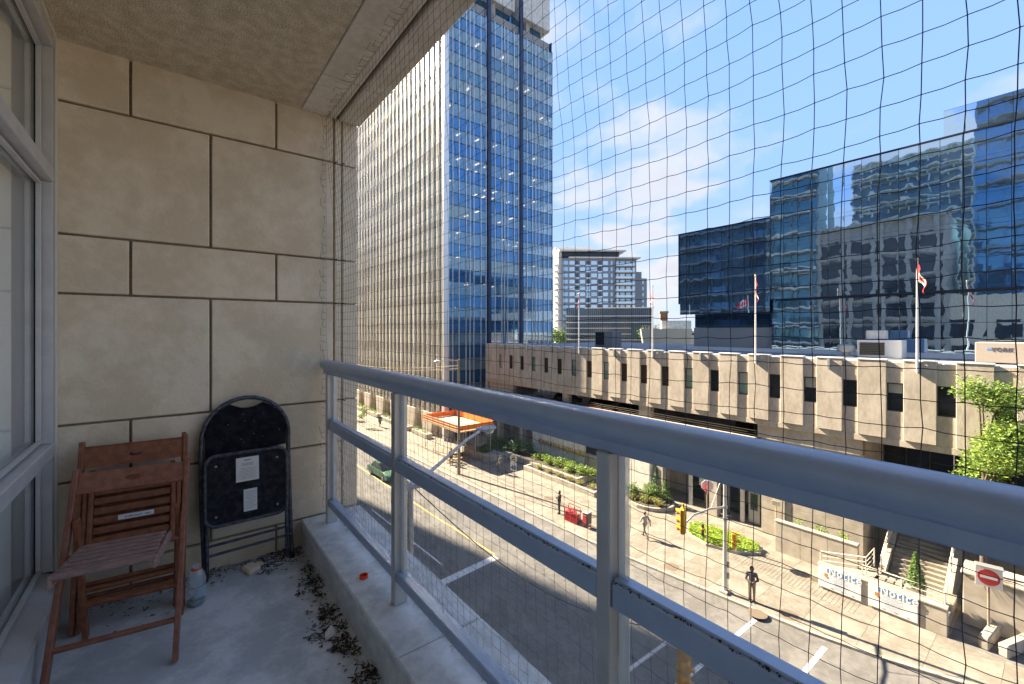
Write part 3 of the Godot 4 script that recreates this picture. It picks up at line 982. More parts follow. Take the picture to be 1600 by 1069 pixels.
func metal_chair() -> void:
	var t := thing("metal_folding_chair", "black padded metal folding chair folded flat against the stone wall", "chair", Vector3(0.325, FLOOR, -2.69))
	# local: x along the wall, y up, z out of the wall
	var zf := 0.0
	var zt := -0.075
	var L := func(y: float) -> float: return lerpf(zf, zt, y / 0.9)
	var pts := []
	pts.append(Vector3(-0.190, 0.0, 0.0))
	pts.append(Vector3(-0.200, 0.30, L.call(0.3)))
	pts.append(Vector3(-0.207, 0.60, L.call(0.6)))
	for k in 17:
		var a := PI - PI * k / 16.0
		pts.append(Vector3(0.0 + 0.202 * cos(a) * (1.0 if k != 8 else 1.0), 0.70 + 0.207 * sin(a), L.call(0.70 + 0.207 * sin(a))))
	pts.append(Vector3(0.200, 0.60, L.call(0.6)))
	pts.append(Vector3(0.204, 0.30, L.call(0.3)))
	pts.append(Vector3(0.210, 0.0, 0.0))
	var m := MB.new()
	m.tube(pts, 0.0115, 10)
	part("tube_frame", m, M.tube_metal, t)
	for s in [-1, 1]:
		var l := MB.new()
		l.tube([Vector3(0.182 * s, 0.02, 0.014), Vector3(0.183 * s, 0.32, -0.008), Vector3(0.18 * s, 0.56, -0.03)], 0.0095, 8)
		part("leg", l, M.tube_metal, t)
		var ft := MB.new()
		ft.lathe([Vector2(0.0, -0.004), Vector2(0.0145, -0.004), Vector2(0.0145, 0.03), Vector2(0.0118, 0.032)], 10, Vector3(-0.190 if s < 0 else 0.210, 0.004, 0.0))
		part("foot_cap", ft, M.black_paint, t)
	for q in [[0.172, 0.008], [0.125, 0.012]]:
		var b := MB.new()
		b.tube([Vector3(-0.192, q[0], q[1] - 0.01), Vector3(0.204, q[0] + 0.008, q[1] - 0.01)], 0.0075, 8)
		part("cross_bar", b, M.tube_metal, t)
	# padded back
	var p := PackedVector2Array()
	p.append(Vector2(-0.188, 0.605)); p.append(Vector2(-0.14, 0.612)); p.append(Vector2(0.14, 0.632)); p.append(Vector2(0.186, 0.636))
	for k in range(0, 8):
		var a := PI * 0.06 + PI * 0.31 * k / 7.0
		p.append(Vector2(0.192 * cos(a), 0.70 + 0.196 * sin(a)))
	for k in range(0, 9):    # the dip of the hand hold
		var u := k / 8.0
		p.append(Vector2(lerpf(0.07, -0.07, u), 0.876 - 0.022 * sin(PI * u)))
	for k in range(0, 8):
		var a := PI * 0.63 + PI * 0.31 * k / 7.0
		p.append(Vector2(0.192 * cos(a), 0.70 + 0.196 * sin(a)))
	var bk := MB.new()
	var sl := Basis(Vector3.RIGHT, -0.083)
	bk.prism(p, -0.004, 0.012, sl, Vector3(0, 0, 0.0))
	part("backrest", bk, M.vinyl, t)
	# seat panel folded up, seen from below
	var rr := PackedVector2Array()
	var hw := 0.187
	var hh := 0.178
	for c in [[1, 1], [-1, 1], [-1, -1], [1, -1]]:
		for k in 6:
			var a: float = {[1, 1]: 0.0, [-1, 1]: PI / 2, [-1, -1]: PI, [1, -1]: 1.5 * PI}[c] + PI / 2 * k / 5.0
			rr.append(Vector2(c[0] * (hw - 0.05) + 0.05 * cos(a), c[1] * (hh - 0.05) + 0.05 * sin(a)))
	var sb := Basis(Vector3.RIGHT, -0.06)
	var so := Vector3(-0.004, 0.448, -0.004)
	var seat := MB.new()
	seat.prism(rr, -0.012, 0.004, sb, so)
	var sp := part("seat", seat, M.black_metal, t)
	var rim := MB.new()
	var rp := []
	for k in rr.size() + 1: rp.append(so + sb * Vector3(rr[k % rr.size()].x, rr[k % rr.size()].y, 0.004))
	rim.tube(rp, 0.009, 8, false)
	part("rim", rim, M.tube_metal, sp)
	for q in [[-0.14, 0.125], [0.14, 0.125], [-0.14, -0.13], [0.14, -0.13]]:
		var s := MB.new()
		s.ball(so + sb * Vector3(q[0], q[1], 0.005), Vector3(0.006, 0.006, 0.003), 8, 4)
		part("screw", s, M.steel, sp)
	for q in [[0.0, 0.088, 0.105, 0.125, 5], [0.012, -0.075, 0.062, 0.115, 6]]:
		var lb := MB.new()
		lb.box(so + sb * Vector3(q[0], q[1], 0.0048), Vector3(q[2], q[3], 0.001), sb)
		var lo := part("label", lb, M.paper, sp)
		lo.set_meta("label", "white printed paper label with black bars" if q[4] == 5 else "narrow white printed paper label")
		var ink := MB.new()
		var r := RandomNumberGenerator.new()
		r.seed = q[4]
		if q[4] == 5:
			for k in 16:
				ink.box(so + sb * Vector3(q[0] - 0.026 + k * 0.0035, q[1] + 0.026, 0.0056), Vector3([0.0009, 0.0018, 0.0012][k % 3], 0.017, 0.0005), sb)
			ink.box(so + sb * Vector3(q[0], q[1] + 0.048, 0.0056), Vector3(0.032, 0.006, 0.0005), sb)
		for k in 9:
			var wd: float = q[2] * r.randf_range(0.5, 0.85)
			var y: float = q[1] + (0.005 if q[4] == 5 else 0.042) - k * (0.0068 if q[4] == 5 else 0.0105)
			ink.box(so + sb * Vector3(q[0] + r.randf_range(-0.004, 0.004), y, 0.0056), Vector3(wd, 0.0016, 0.0005), sb)
		part("print", ink, plain("print_grey", 0.30, 0.30, 0.30, 0.8), lo)
	# paint chips
	var sc := MB.new()
	var r3 := RandomNumberGenerator.new()
	r3.seed = 15
	for k in 14:
		var x := r3.randf_range(-0.16, 0.16)
		var y := r3.randf_range(0.66, 0.83)
		var s := r3.randf_range(0.001, 0.0024)
		sc.box(sl * Vector3(x, y, 0.0124), Vector3(s, s, 0.0006), sl)
	part("paint_specks", sc, M.paper, t)

func build_balcony_things() -> void:
	wooden_chair_folded(Vector3(-0.145, FLOOR + 0.003, -2.60), deg_to_rad(-5.0), 0.185, "brown wooden folding chair folded flat, directly against the stone wall", false)
	wooden_chair_folded(Vector3(-0.142, FLOOR + 0.003, -2.545), deg_to_rad(-5.0), 0.205, "brown wooden folding chair folded flat with a white sticker on its slats", true)
	wooden_chair_open(Vector3(-0.168, FLOOR + 0.002, -2.137), deg_to_rad(-8.0))
	metal_chair()
	# plastic bottle
	var b := thing("plastic_bottle", "clear plastic drink bottle with orange neck ring and dark dregs on the floor", "bottle", Vector3(0.093, FLOOR + 0.002, -2.50), 0.5)
	var pr := [Vector2(0.0, 0.0), Vector2(0.028, 0.0), Vector2(0.035, 0.006), Vector2(0.037, 0.02), Vector2(0.034, 0.03), Vector2(0.037, 0.04), Vector2(0.0365, 0.075), Vector2(0.033, 0.085), Vector2(0.0365, 0.095), Vector2(0.037, 0.115), Vector2(0.032, 0.14), Vector2(0.022, 0.155), Vector2(0.0165, 0.163), Vector2(0.0165, 0.18), Vector2(0.0145, 0.181)]
	var m := MB.new()
	m.lathe(pr, 24)
	part("body", m, M.bottle_glass, b)
	var lq := MB.new()
	lq.lathe([Vector2(0.0, 0.002), Vector2(0.027, 0.002), Vector2(0.0335, 0.008), Vector2(0.0355, 0.02), Vector2(0.0, 0.021)], 20)
	part("dregs", lq, M.murky_liquid, b)
	var lb := MB.new()
	for k in 10:
		var a0 := -2.3 + 0.16 * k
		var a1 := a0 + 0.16
		var rr := 0.0375
		lb.quad(Vector3(cos(a0) * rr, 0.042, -sin(a0) * rr), Vector3(cos(a1) * rr, 0.042, -sin(a1) * rr), Vector3(cos(a1) * rr, 0.088, -sin(a1) * rr), Vector3(cos(a0) * rr, 0.088, -sin(a0) * rr))
	part("sleeve", lb, M.bottle_label, b)
	words("G", 0.04, 0.0006, M.paper, b, Transform3D(yaw(58.0), Vector3(0.034, 0.072, 0.018)), false, true, "print")
	var ng := MB.new()
	ng.lathe([Vector2(0.017, 0.160), Vector2(0.0205, 0.161), Vector2(0.0205, 0.167), Vector2(0.017, 0.168)], 18)
	part("neck_ring", ng, M.orange_plastic, b)
	# bottle cap ring on the kerb
	var c := MB.new()
	var o := Vector3(0.682, CURB + 0.001, -1.955)
	for k in 20:
		var a0 := TAU * k / 20.0
		var a1 := TAU * (k + 1) / 20.0
		var d0 := Vector3(cos(a0) * 0.019, 0, -sin(a0) * 0.019)
		var d1 := Vector3(cos(a1) * 0.019, 0, -sin(a1) * 0.019)
		var u := Vector3(0, 0.013, 0)
		c.quadn(o + d0, o + d1, o + d1 + u, o + d0 + u, d0.normalized(), d1.normalized(), d1.normalized(), d0.normalized())
		c.quadn(o + d1 * 0.9, o + d0 * 0.9, o + d0 * 0.9 + u, o + d1 * 0.9 + u, -d1.normalized(), -d0.normalized(), -d0.normalized(), -d1.normalized())
		c.quad(o + d0 + u, o + d1 + u, o + d1 * 0.9 + u, o + d0 * 0.9 + u)
		c.tri(o + Vector3(0, 0.002, 0), o + d0 * 0.92 + Vector3(0, 0.002, 0), o + d1 * 0.92 + Vector3(0, 0.002, 0))
	single("bottle_cap", c, M.orange_plastic, "orange plastic bottle cap lying open side up on the grey kerb", "bottle cap")
	# broken bits of stone by the wall
	var st := [[Vector3(0.335, 0.014, -2.665), Vector3(0.062, 0.028, 0.085), 20.0, "larger flat chip of pale stone by the metal chair's foot"], [Vector3(0.375, 0.009, -2.70), Vector3(0.035, 0.018, 0.04), 50.0, "smaller chip of pale stone leaning at the larger one"]]
	for q in st:
		var s := MB.new()
		s.cham(Vector3(0, 0, 0), q[1], 0.007, Basis.from_euler(Vector3(0.05, 0, 0.06)))
		var so := single("stone_chip", s, M.stone2, q[3], "stone", "broken stone chips on the balcony floor")
		so.transform = Transform3D(yaw(q[2]), q[0] + Vector3(0, FLOOR, 0))
	# scrap of paper
	var pz := MB.new()
	var pp := Vector3(0.515, FLOOR + 0.018, -1.885)
	pz.tri(pp + Vector3(-0.02, -0.01, 0.02), pp + Vector3(0.022, 0.0, 0.012), pp + Vector3(0.008, 0.03, -0.008))
	pz.tri(pp + Vector3(0.022, 0.0, 0.012), pp + Vector3(0.024, 0.012, -0.016), pp + Vector3(0.008, 0.03, -0.008))
	pz.tri(pp + Vector3(-0.02, -0.01, 0.02), pp + Vector3(0.008, 0.03, -0.008), pp + Vector3(-0.014, 0.004, -0.012))
	single("paper_scrap", pz, M.paper, "torn white scrap of paper among the dirt by the kerb", "paper")
	# dirt, twigs and dry leaves along the kerb and the wall
	var r := RandomNumberGenerator.new()
	r.seed = 44
	var d := MB.new()
	var put := func(x: float, z: float, n: int, sp: float) -> void:
		for k in int(n * 0.62):
			var a := r.randf() * TAU
			var q := Vector3(clampf(x + cos(a) * sp * r.randf(), -0.37, 0.598), FLOOR + 0.003 + r.randf() * 0.008, clampf(z + sin(a) * sp * r.randf() * 1.4, WALL_Z + 0.005, 1.6))
			var ln := r.randf_range(0.004, 0.026)
			var bs := Basis.from_euler(Vector3(r.randf_range(-0.3, 0.3), r.randf() * TAU, r.randf_range(-0.3, 0.3)))
			d.box(q, Vector3(r.randf_range(0.001, 0.005), 0.002, ln), bs)
	for q in [[0.45, -2.74, 150, 0.10], [0.40, -2.66, 120, 0.08], [0.52, -2.72, 120, 0.08], [0.56, -2.35, 160, 0.07], [0.55, -2.28, 80, 0.08], [0.56, -2.05, 120, 0.06], [0.52, -1.93, 220, 0.09], [0.56, -1.80, 160, 0.06], [0.57, -1.6, 140, 0.06], [0.57, -1.35, 120, 0.06], [0.2, -2.75, 60, 0.12], [-0.1, -2.6, 40, 0.15], [0.57, -1.0, 80, 0.05], [0.58, -2.5, 60, 0.04]]:
		put.call(q[0], q[1], q[2], q[3])
	single("floor_dirt", d, M.litter, "dark twigs and rotted leaf dirt gathered along the kerb and wall foot", "dirt", "", "stuff")
	var lv := MB.new()
	for k in 46:
		var x := r.randf_range(0.5, 0.59)
		var z := r.randf_range(-2.45, -1.2)
		if k < 12:
			x = r.randf_range(-0.1, 0.5); z = r.randf_range(-2.78, -2.62)
		var q := Vector3(x, FLOOR + 0.006, z)
		var bs := Basis.from_euler(Vector3(r.randf_range(-0.5, 0.5), r.randf() * TAU, r.randf_range(-0.5, 0.5)))
		var s := r.randf_range(0.006, 0.016)
		lv.tri(q + bs * Vector3(-s, 0, 0), q + bs * Vector3(0, 0.002, s * 0.5), q + bs * Vector3(s, 0, 0))
		lv.tri(q + bs * Vector3(-s, 0, 0), q + bs * Vector3(s, 0, 0), q + bs * Vector3(0, 0.002, -s * 0.5))
	single("dry_leaves", lv, M.dead_leaf, "brown dry leaf scraps scattered over the dirt by the kerb", "leaves", "", "stuff")
	var mud := MB.new()
	for k in 900:
		var x := 0.598 - absf(r.randfn(0.0, 0.05))
		var z := r.randf_range(-2.78, 0.5)
		if k < 330:
			x = r.randf_range(-0.3, 0.6); z = WALL_Z + absf(r.randfn(0.0, 0.05)) + 0.004
		if x < -0.37: continue
		var s := r.randf_range(0.002, 0.011)
		var a := r.randf() * TAU
		var q := Vector3(x, FLOOR + 0.0046, z)
		for j in 4:
			var a0 := a + TAU * j / 4.0
			var a1 := a + TAU * (j + 1) / 4.0
			mud.tri(q, q + Vector3(cos(a0), 0, -sin(a0)) * s * (1.0 if j % 2 else 0.6), q + Vector3(cos(a1), 0, -sin(a1)) * s * (0.6 if j % 2 else 1.0))
	single("dried_mud", mud, plain("mud", 0.17, 0.12, 0.075, 0.95), "thin brown flakes of dried mud along the floor's edges", "dirt", "", "stuff")

const WALK := 0.0
const ROAD := -0.13

func kerb_x(z: float) -> float:
	var pts := [[-160.0, 19.6], [-60.0, 20.6], [-38.0, 21.3], [-19.5, 22.0], [-12.2, 22.8], [-6.7, 23.5], [-3.0, 24.6], [0.5, 26.6], [8.0, 27.2], [60.0, 27.2]]
	for i in pts.size() - 1:
		if z <= pts[i + 1][0]:
			return lerpf(pts[i][1], pts[i + 1][1], (z - pts[i][0]) / (pts[i + 1][0] - pts[i][0]))
	return 27.2

func build_ground() -> void:
	var g := MB.new()
	g.quad(Vector3(-900, -0.35, 900), Vector3(1200, -0.35, 900), Vector3(1200, -0.35, -1200), Vector3(-900, -0.35, -1200))
	struct("ground", g, M.dark_asphalt)
	var rd := MB.new()
	rd.quad(Vector3(4.0, ROAD, 90), Vector3(30.0, ROAD, 90), Vector3(30.0, ROAD, -260), Vector3(4.0, ROAD, -260))
	struct("road", rd, M.asphalt)
	# near pavement
	var np := MB.new()
	np.span(Vector3(0.0, -0.34, -260), Vector3(3.95, WALK, 90))
	struct("near_pavement", np, M.walk0)
	var nk := MB.new()
	nk.cham(Vector3(4.03, -0.15, -85), Vector3(0.16, 0.31, 350), 0.02)
	struct("near_kerb", nk, M.kerb)
	# far pavement: bed, slabs and kerb stones
	var bed := MB.new()
	var z := -160.0
	while z < 60.0:
		var z1 := z + 2.5
		var a := Vector3(kerb_x(z) + 0.1, -0.012, z)
		var b := Vector3(kerb_x(z1) + 0.1, -0.012, z1)
		bed.quad(b, Vector3(46, -0.012, z1), Vector3(46, -0.012, z), a)
		z = z1
	var pv := struct("far_pavement", bed, M.joint)
	z = -92.0
	var k := 0
	while z < 14.0:
		var dz := 2.1
		for c in 6:
			var x0 := kerb_x(z) + 0.21 + 2.15 * c
			var x1 := kerb_x(z + dz) + 0.21 + 2.15 * c
			if x0 > 33.0: continue
			if z < -44 and c > 2: continue
			var s := MB.new()
			var w := 2.138
			var e := 0.006
			var p := PackedVector2Array([Vector2(x0, z + e), Vector2(x0 + w, z + e), Vector2(x1 + w, z + dz - e), Vector2(x1, z + dz - e)])
			s.prism(p, 0.0, 0.05, Basis(Vector3.RIGHT, Vector3(0, 0, 1), Vector3.UP), Vector3(0, -0.05, 0))
			part("paving_slab", s, M["walk%d" % ((k * 7 + c * 5 + k / 3) % 3)], pv)
		k += 1
		z += dz
	var kb := Node3D.new()
	kb.name = "far_kerb"
	add_child(kb)
	kb.set_meta("kind", "structure")
	z = -120.0
	while z < 20.0:
		var z1 := z + 2.5
		var m := MB.new()
		var a := Vector3(kerb_x(z) + 0.1, -0.07, z + 0.005)
		var b := Vector3(kerb_x(z1) + 0.1, -0.07, z1 - 0.005)
		m.bar(a, b, 0.2, 0.152, 0.02)
		part("kerb_stone", m, M.kerb, kb)
		z = z1
	# markings on the road
	var mk := func(called: String, a: Vector2, b: Vector2, w: float, mt: Material) -> void:
		var m := MB.new()
		var d := (b - a).normalized()
		var n := Vector2(-d.y, d.x) * w * 0.5
		var y := ROAD + 0.005
		var steps := maxi(1, int(a.distance_to(b) / 1.2))
		for i in steps:
			var p := a.lerp(b, i / float(steps))
			var q := a.lerp(b, (i + 1) / float(steps))
			var j0 := rng.randf_range(0.9, 1.05)
			m.quad(Vector3(q.x - n.x * j0, y, q.y - n.y * j0), Vector3(q.x + n.x, y, q.y + n.y), Vector3(p.x + n.x, y, p.y + n.y), Vector3(p.x - n.x * j0, y, p.y - n.y * j0))
		var o := struct(called, m, mt)
		o.set_meta("label", "painted line on the road")
	mk.call("crossing_line", Vector2(5.0, -9.9), Vector2(22.5, -9.5), 0.2, M.white_paint)
	mk.call("crossing_line", Vector2(5.0, -7.0), Vector2(23.0, -6.75), 0.2, M.white_paint)
	mk.call("stop_line", Vector2(10.4, -21.55), Vector2(16.0, -22.1), 0.55, M.white_paint)
	mk.call("lane_line", Vector2(12.9, -23.3), Vector2(12.5, -34.0), 0.12, M.white_paint)
	for i in 5:
		mk.call("lane_line", Vector2(12.3, -38.0 - i * 9.0), Vector2(12.1, -41.5 - i * 9.0), 0.12, M.white_paint)
	mk.call("centre_line", Vector2(16.1, -22.4), Vector2(15.5, -40.0), 0.12, M.yellow_paint)
	mk.call("centre_line", Vector2(15.5, -40.0), Vector2(14.4, -140.0), 0.12, M.yellow_paint)
	# brown paver strips let into the pavement
	for q in [[-33.5, -32.5, 27.45], [-32.0, -29.0, 27.45], [-28.5, -25.4, 27.45], [-25.0, -23.9, 27.5]]:
		var m := MB.new()
		m.span(Vector3(q[2] - 0.25, -0.02, q[0]), Vector3(q[2] + 0.25, 0.005, q[1]))
		var o := struct("paver_strip", m, M.paver)
		o.set_meta("label", "brown paver strip in the pavement")
	# ribbed tactile band by the island
	var tb := Node3D.new()
	tb.name = "ribbed_paving"
	add_child(tb)
	tb.set_meta("kind", "structure")
	for i in 42:
		var m := MB.new()
		var zz := -14.9 + i * 0.2
		m.cham(Vector3(28.6 - i * 0.028, 0.002, zz), Vector3(2.6 - i * 0.019, 0.012, 0.16), 0.005)
		part("rib", m, M.walk1, tb)
	for q in [Vector3(24.0, 0.004, -8.55), Vector3(22.9, 0.004, -9.55), Vector3(24.9, 0.004, -26.9), Vector3(23.4, 0.004, -14.6)]:
		var m := MB.new()
		m.lathe([Vector2(0.0, 0.004), Vector2(0.36, 0.004), Vector2(0.38, 0.0)], 20, q)
		m.lathe([Vector2(0.38, 0.0), Vector2(0.42, 0.003), Vector2(0.44, 0.0)], 20, q)
		var o := struct("manhole_cover", m, M.iron)
		o.set_meta("label", "round iron manhole cover in the pavement")
	# driveway of dark asphalt between the notice wall and the barriers
	var dw := MB.new()
	var dp := [Vector3(27.9, 0.006, -3.4), Vector3(27.9, 0.006, 1.2), Vector3(46.0, 0.006, 1.2), Vector3(46.0, 0.006, -3.4)]
	dw.quad(dp[0], dp[1], dp[2], dp[3])
	struct("driveway", dw, M.asphalt)

# ---------------------------------------------------------------- the office tower up the street
func build_tower() -> void:
	var X0 := 27.7
	var X1 := 46.3
	var Z0 := -49.2
	var Z1 := -94.0
	var t := thing("office_tower", "tall office tower with silver fins to the street and blue glass on its shaded side", "building", Vector3(X0, 0, Z0))
	var o := Vector3(X0, 0, Z0)
	var P := 3.31
	var V := 35.25       # foot of a window band
	var xs := [27.78, 28.68, 29.63, 30.71, 31.31, 31.92, 33.05, 33.89, 34.42, 35.4, 36.56, 37.06, 37.63, 38.79, 39.61, 40.09, 41.18, 42.22, 42.88, 43.49, 44.52, 45.39, 46.3]
	var vis := {}
	var spa := {}
	var r := RandomNumberGenerator.new()
	r.seed = 5
	var kmin := -10
	var kmax := 6
	for c in xs.size() - 1:
		var w: float = xs[c + 1] - xs[c] - 0.07
		var xc: float = (xs[c] + xs[c + 1]) * 0.5
		for k in range(kmin, kmax + 1):
			var y0 := V + P * k
			if y0 + P < 12.0 and xs[c] > 33.5: continue
			var tilt := Basis.from_euler(Vector3(r.randf_range(-0.0018, 0.0018), r.randf_range(-0.0018, 0.0018), 0))
			for q in [["window_pane", 0.0, 1.70, M.vision], ["spandrel_panel", 1.70, P, M.spandrel]]:
				if k == kmax and q[0] == "spandrel_panel": continue
				var key := "%s%.2f" % [q[0], w]
				if not vis.has(key):
					var m := MB.new()
					var h: float = (q[2] - q[1] - 0.05) * 0.5
					m.quad(Vector3(-w / 2, -h, 0), Vector3(w / 2, -h, 0), Vector3(w / 2, h, 0), Vector3(-w / 2, h, 0))
					vis[key] = m.mesh()
				inst(q[0], vis[key], q[3], t, Transform3D(tilt, Vector3(xc, y0 + (q[1] + q[2]) * 0.5, Z0 - 0.02) - o))
	for i in xs.size():
		var m := MB.new()
		var thick: bool = i == 8 or i == 15
		m.cham(Vector3(xs[i] - X0, 29.0 if thick else 28.4, 0.03), Vector3(0.55 if thick else 0.09, 66.0 if thick else 57.0, 0.4 if thick else 0.16), 0.01)
		part("column" if thick else "mullion", m, M.column_blue if thick else M.fin_silver, t)
	for k in range(kmin, kmax + 1):
		for y in [V + P * k, V + P * k + 1.70]:
			if y < 2.0: continue
			var m := MB.new()
			m.span(Vector3(0.1, y - 0.025, -0.03), Vector3(X1 - X0, y + 0.025, 0.03))
			part("transom", m, M.mullion_dark, t)
	# floors, ceilings with lamps, and a dark core
	for k in range(kmin, kmax + 1):
		var y := V + P * k
		var m := MB.new()
		m.span(Vector3(0.5, y + 1.95, Z1 - Z0 + 0.5), Vector3(X1 - X0 - 0.3, y + P - 0.15, -0.35))
		part("floor_slab", m, M.ceiling_tile, t)
	var core := MB.new()
	core.span(Vector3(7.0, 0, -38.0), Vector3(13.5, 58.0, -9.0))
	part("core", core, M.slab_dark, t)
	var lm := MB.new()
	lm.box(Vector3.ZERO, Vector3(0.26, 0.05, 0.9))
	var lmesh := lm.mesh()
	for k in range(-8, kmax + 1):
		for j in 12:
			if r.randf() < 0.55: continue
			var x := 1.3 + j * 1.5
			for dz in [-1.6, -4.4]:
				if r.randf() < 0.45: continue
				inst("ceiling_lamp", lmesh, M.lamp_glow, t, xf_at(Vector3(x, V + P * k + 1.90, dz)))
	for i in 9:
		for j in 3:
			var m := MB.new()
			m.span(Vector3(1.2 + 2.0 * i - 0.2, 0, -2.4 - 14.0 * j - 0.2), Vector3(1.2 + 2.0 * i + 0.2, 56.0, -2.4 - 14.0 * j + 0.2))
			if i % 4 == 1: part("column", m, M.precast_dark, t)
	for k in range(kmin, kmax + 1):
		var y := V + P * k
		if y < 9.0: continue
		var e := MB.new()
		e.span(Vector3(X1 - X0 - 0.12, y + 1.70, Z1 - Z0), Vector3(X1 - X0 - 0.02, y + P, -0.05))
		part("east_spandrel", e, M.spandrel, t)
		var e2 := MB.new()
		e2.quad(Vector3(X1 - X0 - 0.06, y, -0.1), Vector3(X1 - X0 - 0.06, y, Z1 - Z0), Vector3(X1 - X0 - 0.06, y + 1.7, Z1 - Z0), Vector3(X1 - X0 - 0.06, y + 1.7, -0.1))
		part("east_glazing", e2, M.vision, t)
		var e3 := MB.new()
		e3.span(Vector3(0.3, y, Z1 - Z0), Vector3(X1 - X0, y + P, Z1 - Z0 + 0.2))
		part("north_wall", e3, M.spandrel, t)
	# street side: glass bands, floor lines and fins
	for k in range(kmin + 1, kmax + 1):
		var y := V + P * k
		var gv := MB.new()
		var n := 31
		for i in n:
			var z0 := -1.4425 * i - 0.05
			var z1 := -1.4425 * (i + 1) + 0.0
			var ty := r.randf_range(-0.006, 0.006)
			gv.quad(Vector3(ty, y, z0), Vector3(-ty, y, z1), Vector3(-ty, y + 2.1, z1), Vector3(ty, y + 2.1, z0))
		gv.v = flip(gv.v); gv.n = negate(gv.n)
		var go := part("street_glazing", gv, M.street_glass, t)
		go.set_meta("kind", "stuff")
		var sp := MB.new()
		sp.span(Vector3(-0.02, y + 2.1, -44.7), Vector3(0.2, y + P, -0.1))
		part("street_spandrel", sp, plain("spandrel_grey", 0.30, 0.30, 0.275, 0.25, 0.5), t)
		for yy in [y + 0.02, y + 2.12]:
			var b := MB.new()
			b.span(Vector3(-0.07, yy - 0.045, -44.7), Vector3(-0.021, yy + 0.045, -0.05))
			part("floor_line", b, M.fin_silver, t)
	for i in 62:
		var z := -0.72125 * i
		var main := i % 2 == 0
		var m := MB.new()
		m.cham(Vector3(-0.17 if main else -0.12, 30.0, z), Vector3(0.32 if main else 0.2, 54.6, 0.13 if main else 0.08), 0.015)
		part("fin", m, M.fin_metal if (i % 3) else M.fin_silver, t)
	var cn := MB.new()
	cn.cham(Vector3(-0.05, 28.5, 0.05), Vector3(0.75, 57.2, 0.5), 0.03)
	part("corner_fin", cn, M.fin_silver, t)
	# base piers of concrete on the street
	var dk := MB.new()
	dk.span(Vector3(0.5, 0, -44.7), Vector3(1.0, 3.2, -0.1))
	part("base_wall", dk, M.precast_dark, t)
	for zz in [-55.4, -60.6, -66.3, -72.3, -78.2, -83.7, -89.5]:
		var m := MB.new()
		var p := PackedVector2Array([Vector2(-1.25, 0.0), Vector2(1.25, 0.0), Vector2(1.62, 2.9), Vector2(1.55, 3.05), Vector2(-1.55, 3.05), Vector2(-1.62, 2.9)])
		m.prism(p, -0.45, 0.6, Basis(Vector3(0, 0, -1), Vector3.UP, Vector3(1, 0, 0)), Vector3(0, 0, zz + 1.7 - Z0))
		part("base_pier", m, M.precast, t)
	# roof and the penthouse above it
	var rf := MB.new()
	rf.span(Vector3(0.1, 56.2, Z1 - Z0), Vector3(X1 - X0, 56.95, -0.1))
	part("roof_edge", rf, M.spandrel, t)
	var ph := MB.new()
	ph.span(Vector3(4.0, 56.95, -36.0), Vector3(17.6, 60.5, -1.6))
	part("penthouse_glazing", ph, M.spandrel, t)
	for q in [[4.5, 11.7], [12.6, 18.6]]:
		var m := MB.new()
		m.cham(Vector3((q[0] + q[1]) * 0.5, 64.4, -14.0), Vector3(q[1] - q[0], 8.2, 27.0), 0.05)
		part("penthouse_panel", m, M.plaster_white, t)
	for x in [8.2, 14.6]:
		var m := MB.new()
		m.box(Vector3(x, 59.0, -1.3), Vector3(0.7, 4.4, 0.5))
		part("penthouse_column", m, M.precast, t)

func flip(a: PackedVector3Array) -> PackedVector3Array:
	var b := a.duplicate()
	for i in range(0, a.size(), 3):
		b[i + 1] = a[i + 2]; b[i + 2] = a[i + 1]
	return b
func negate(a: PackedVector3Array) -> PackedVector3Array:
	var b := a.duplicate()
	for i in a.size(): b[i] = -a[i]
	return b

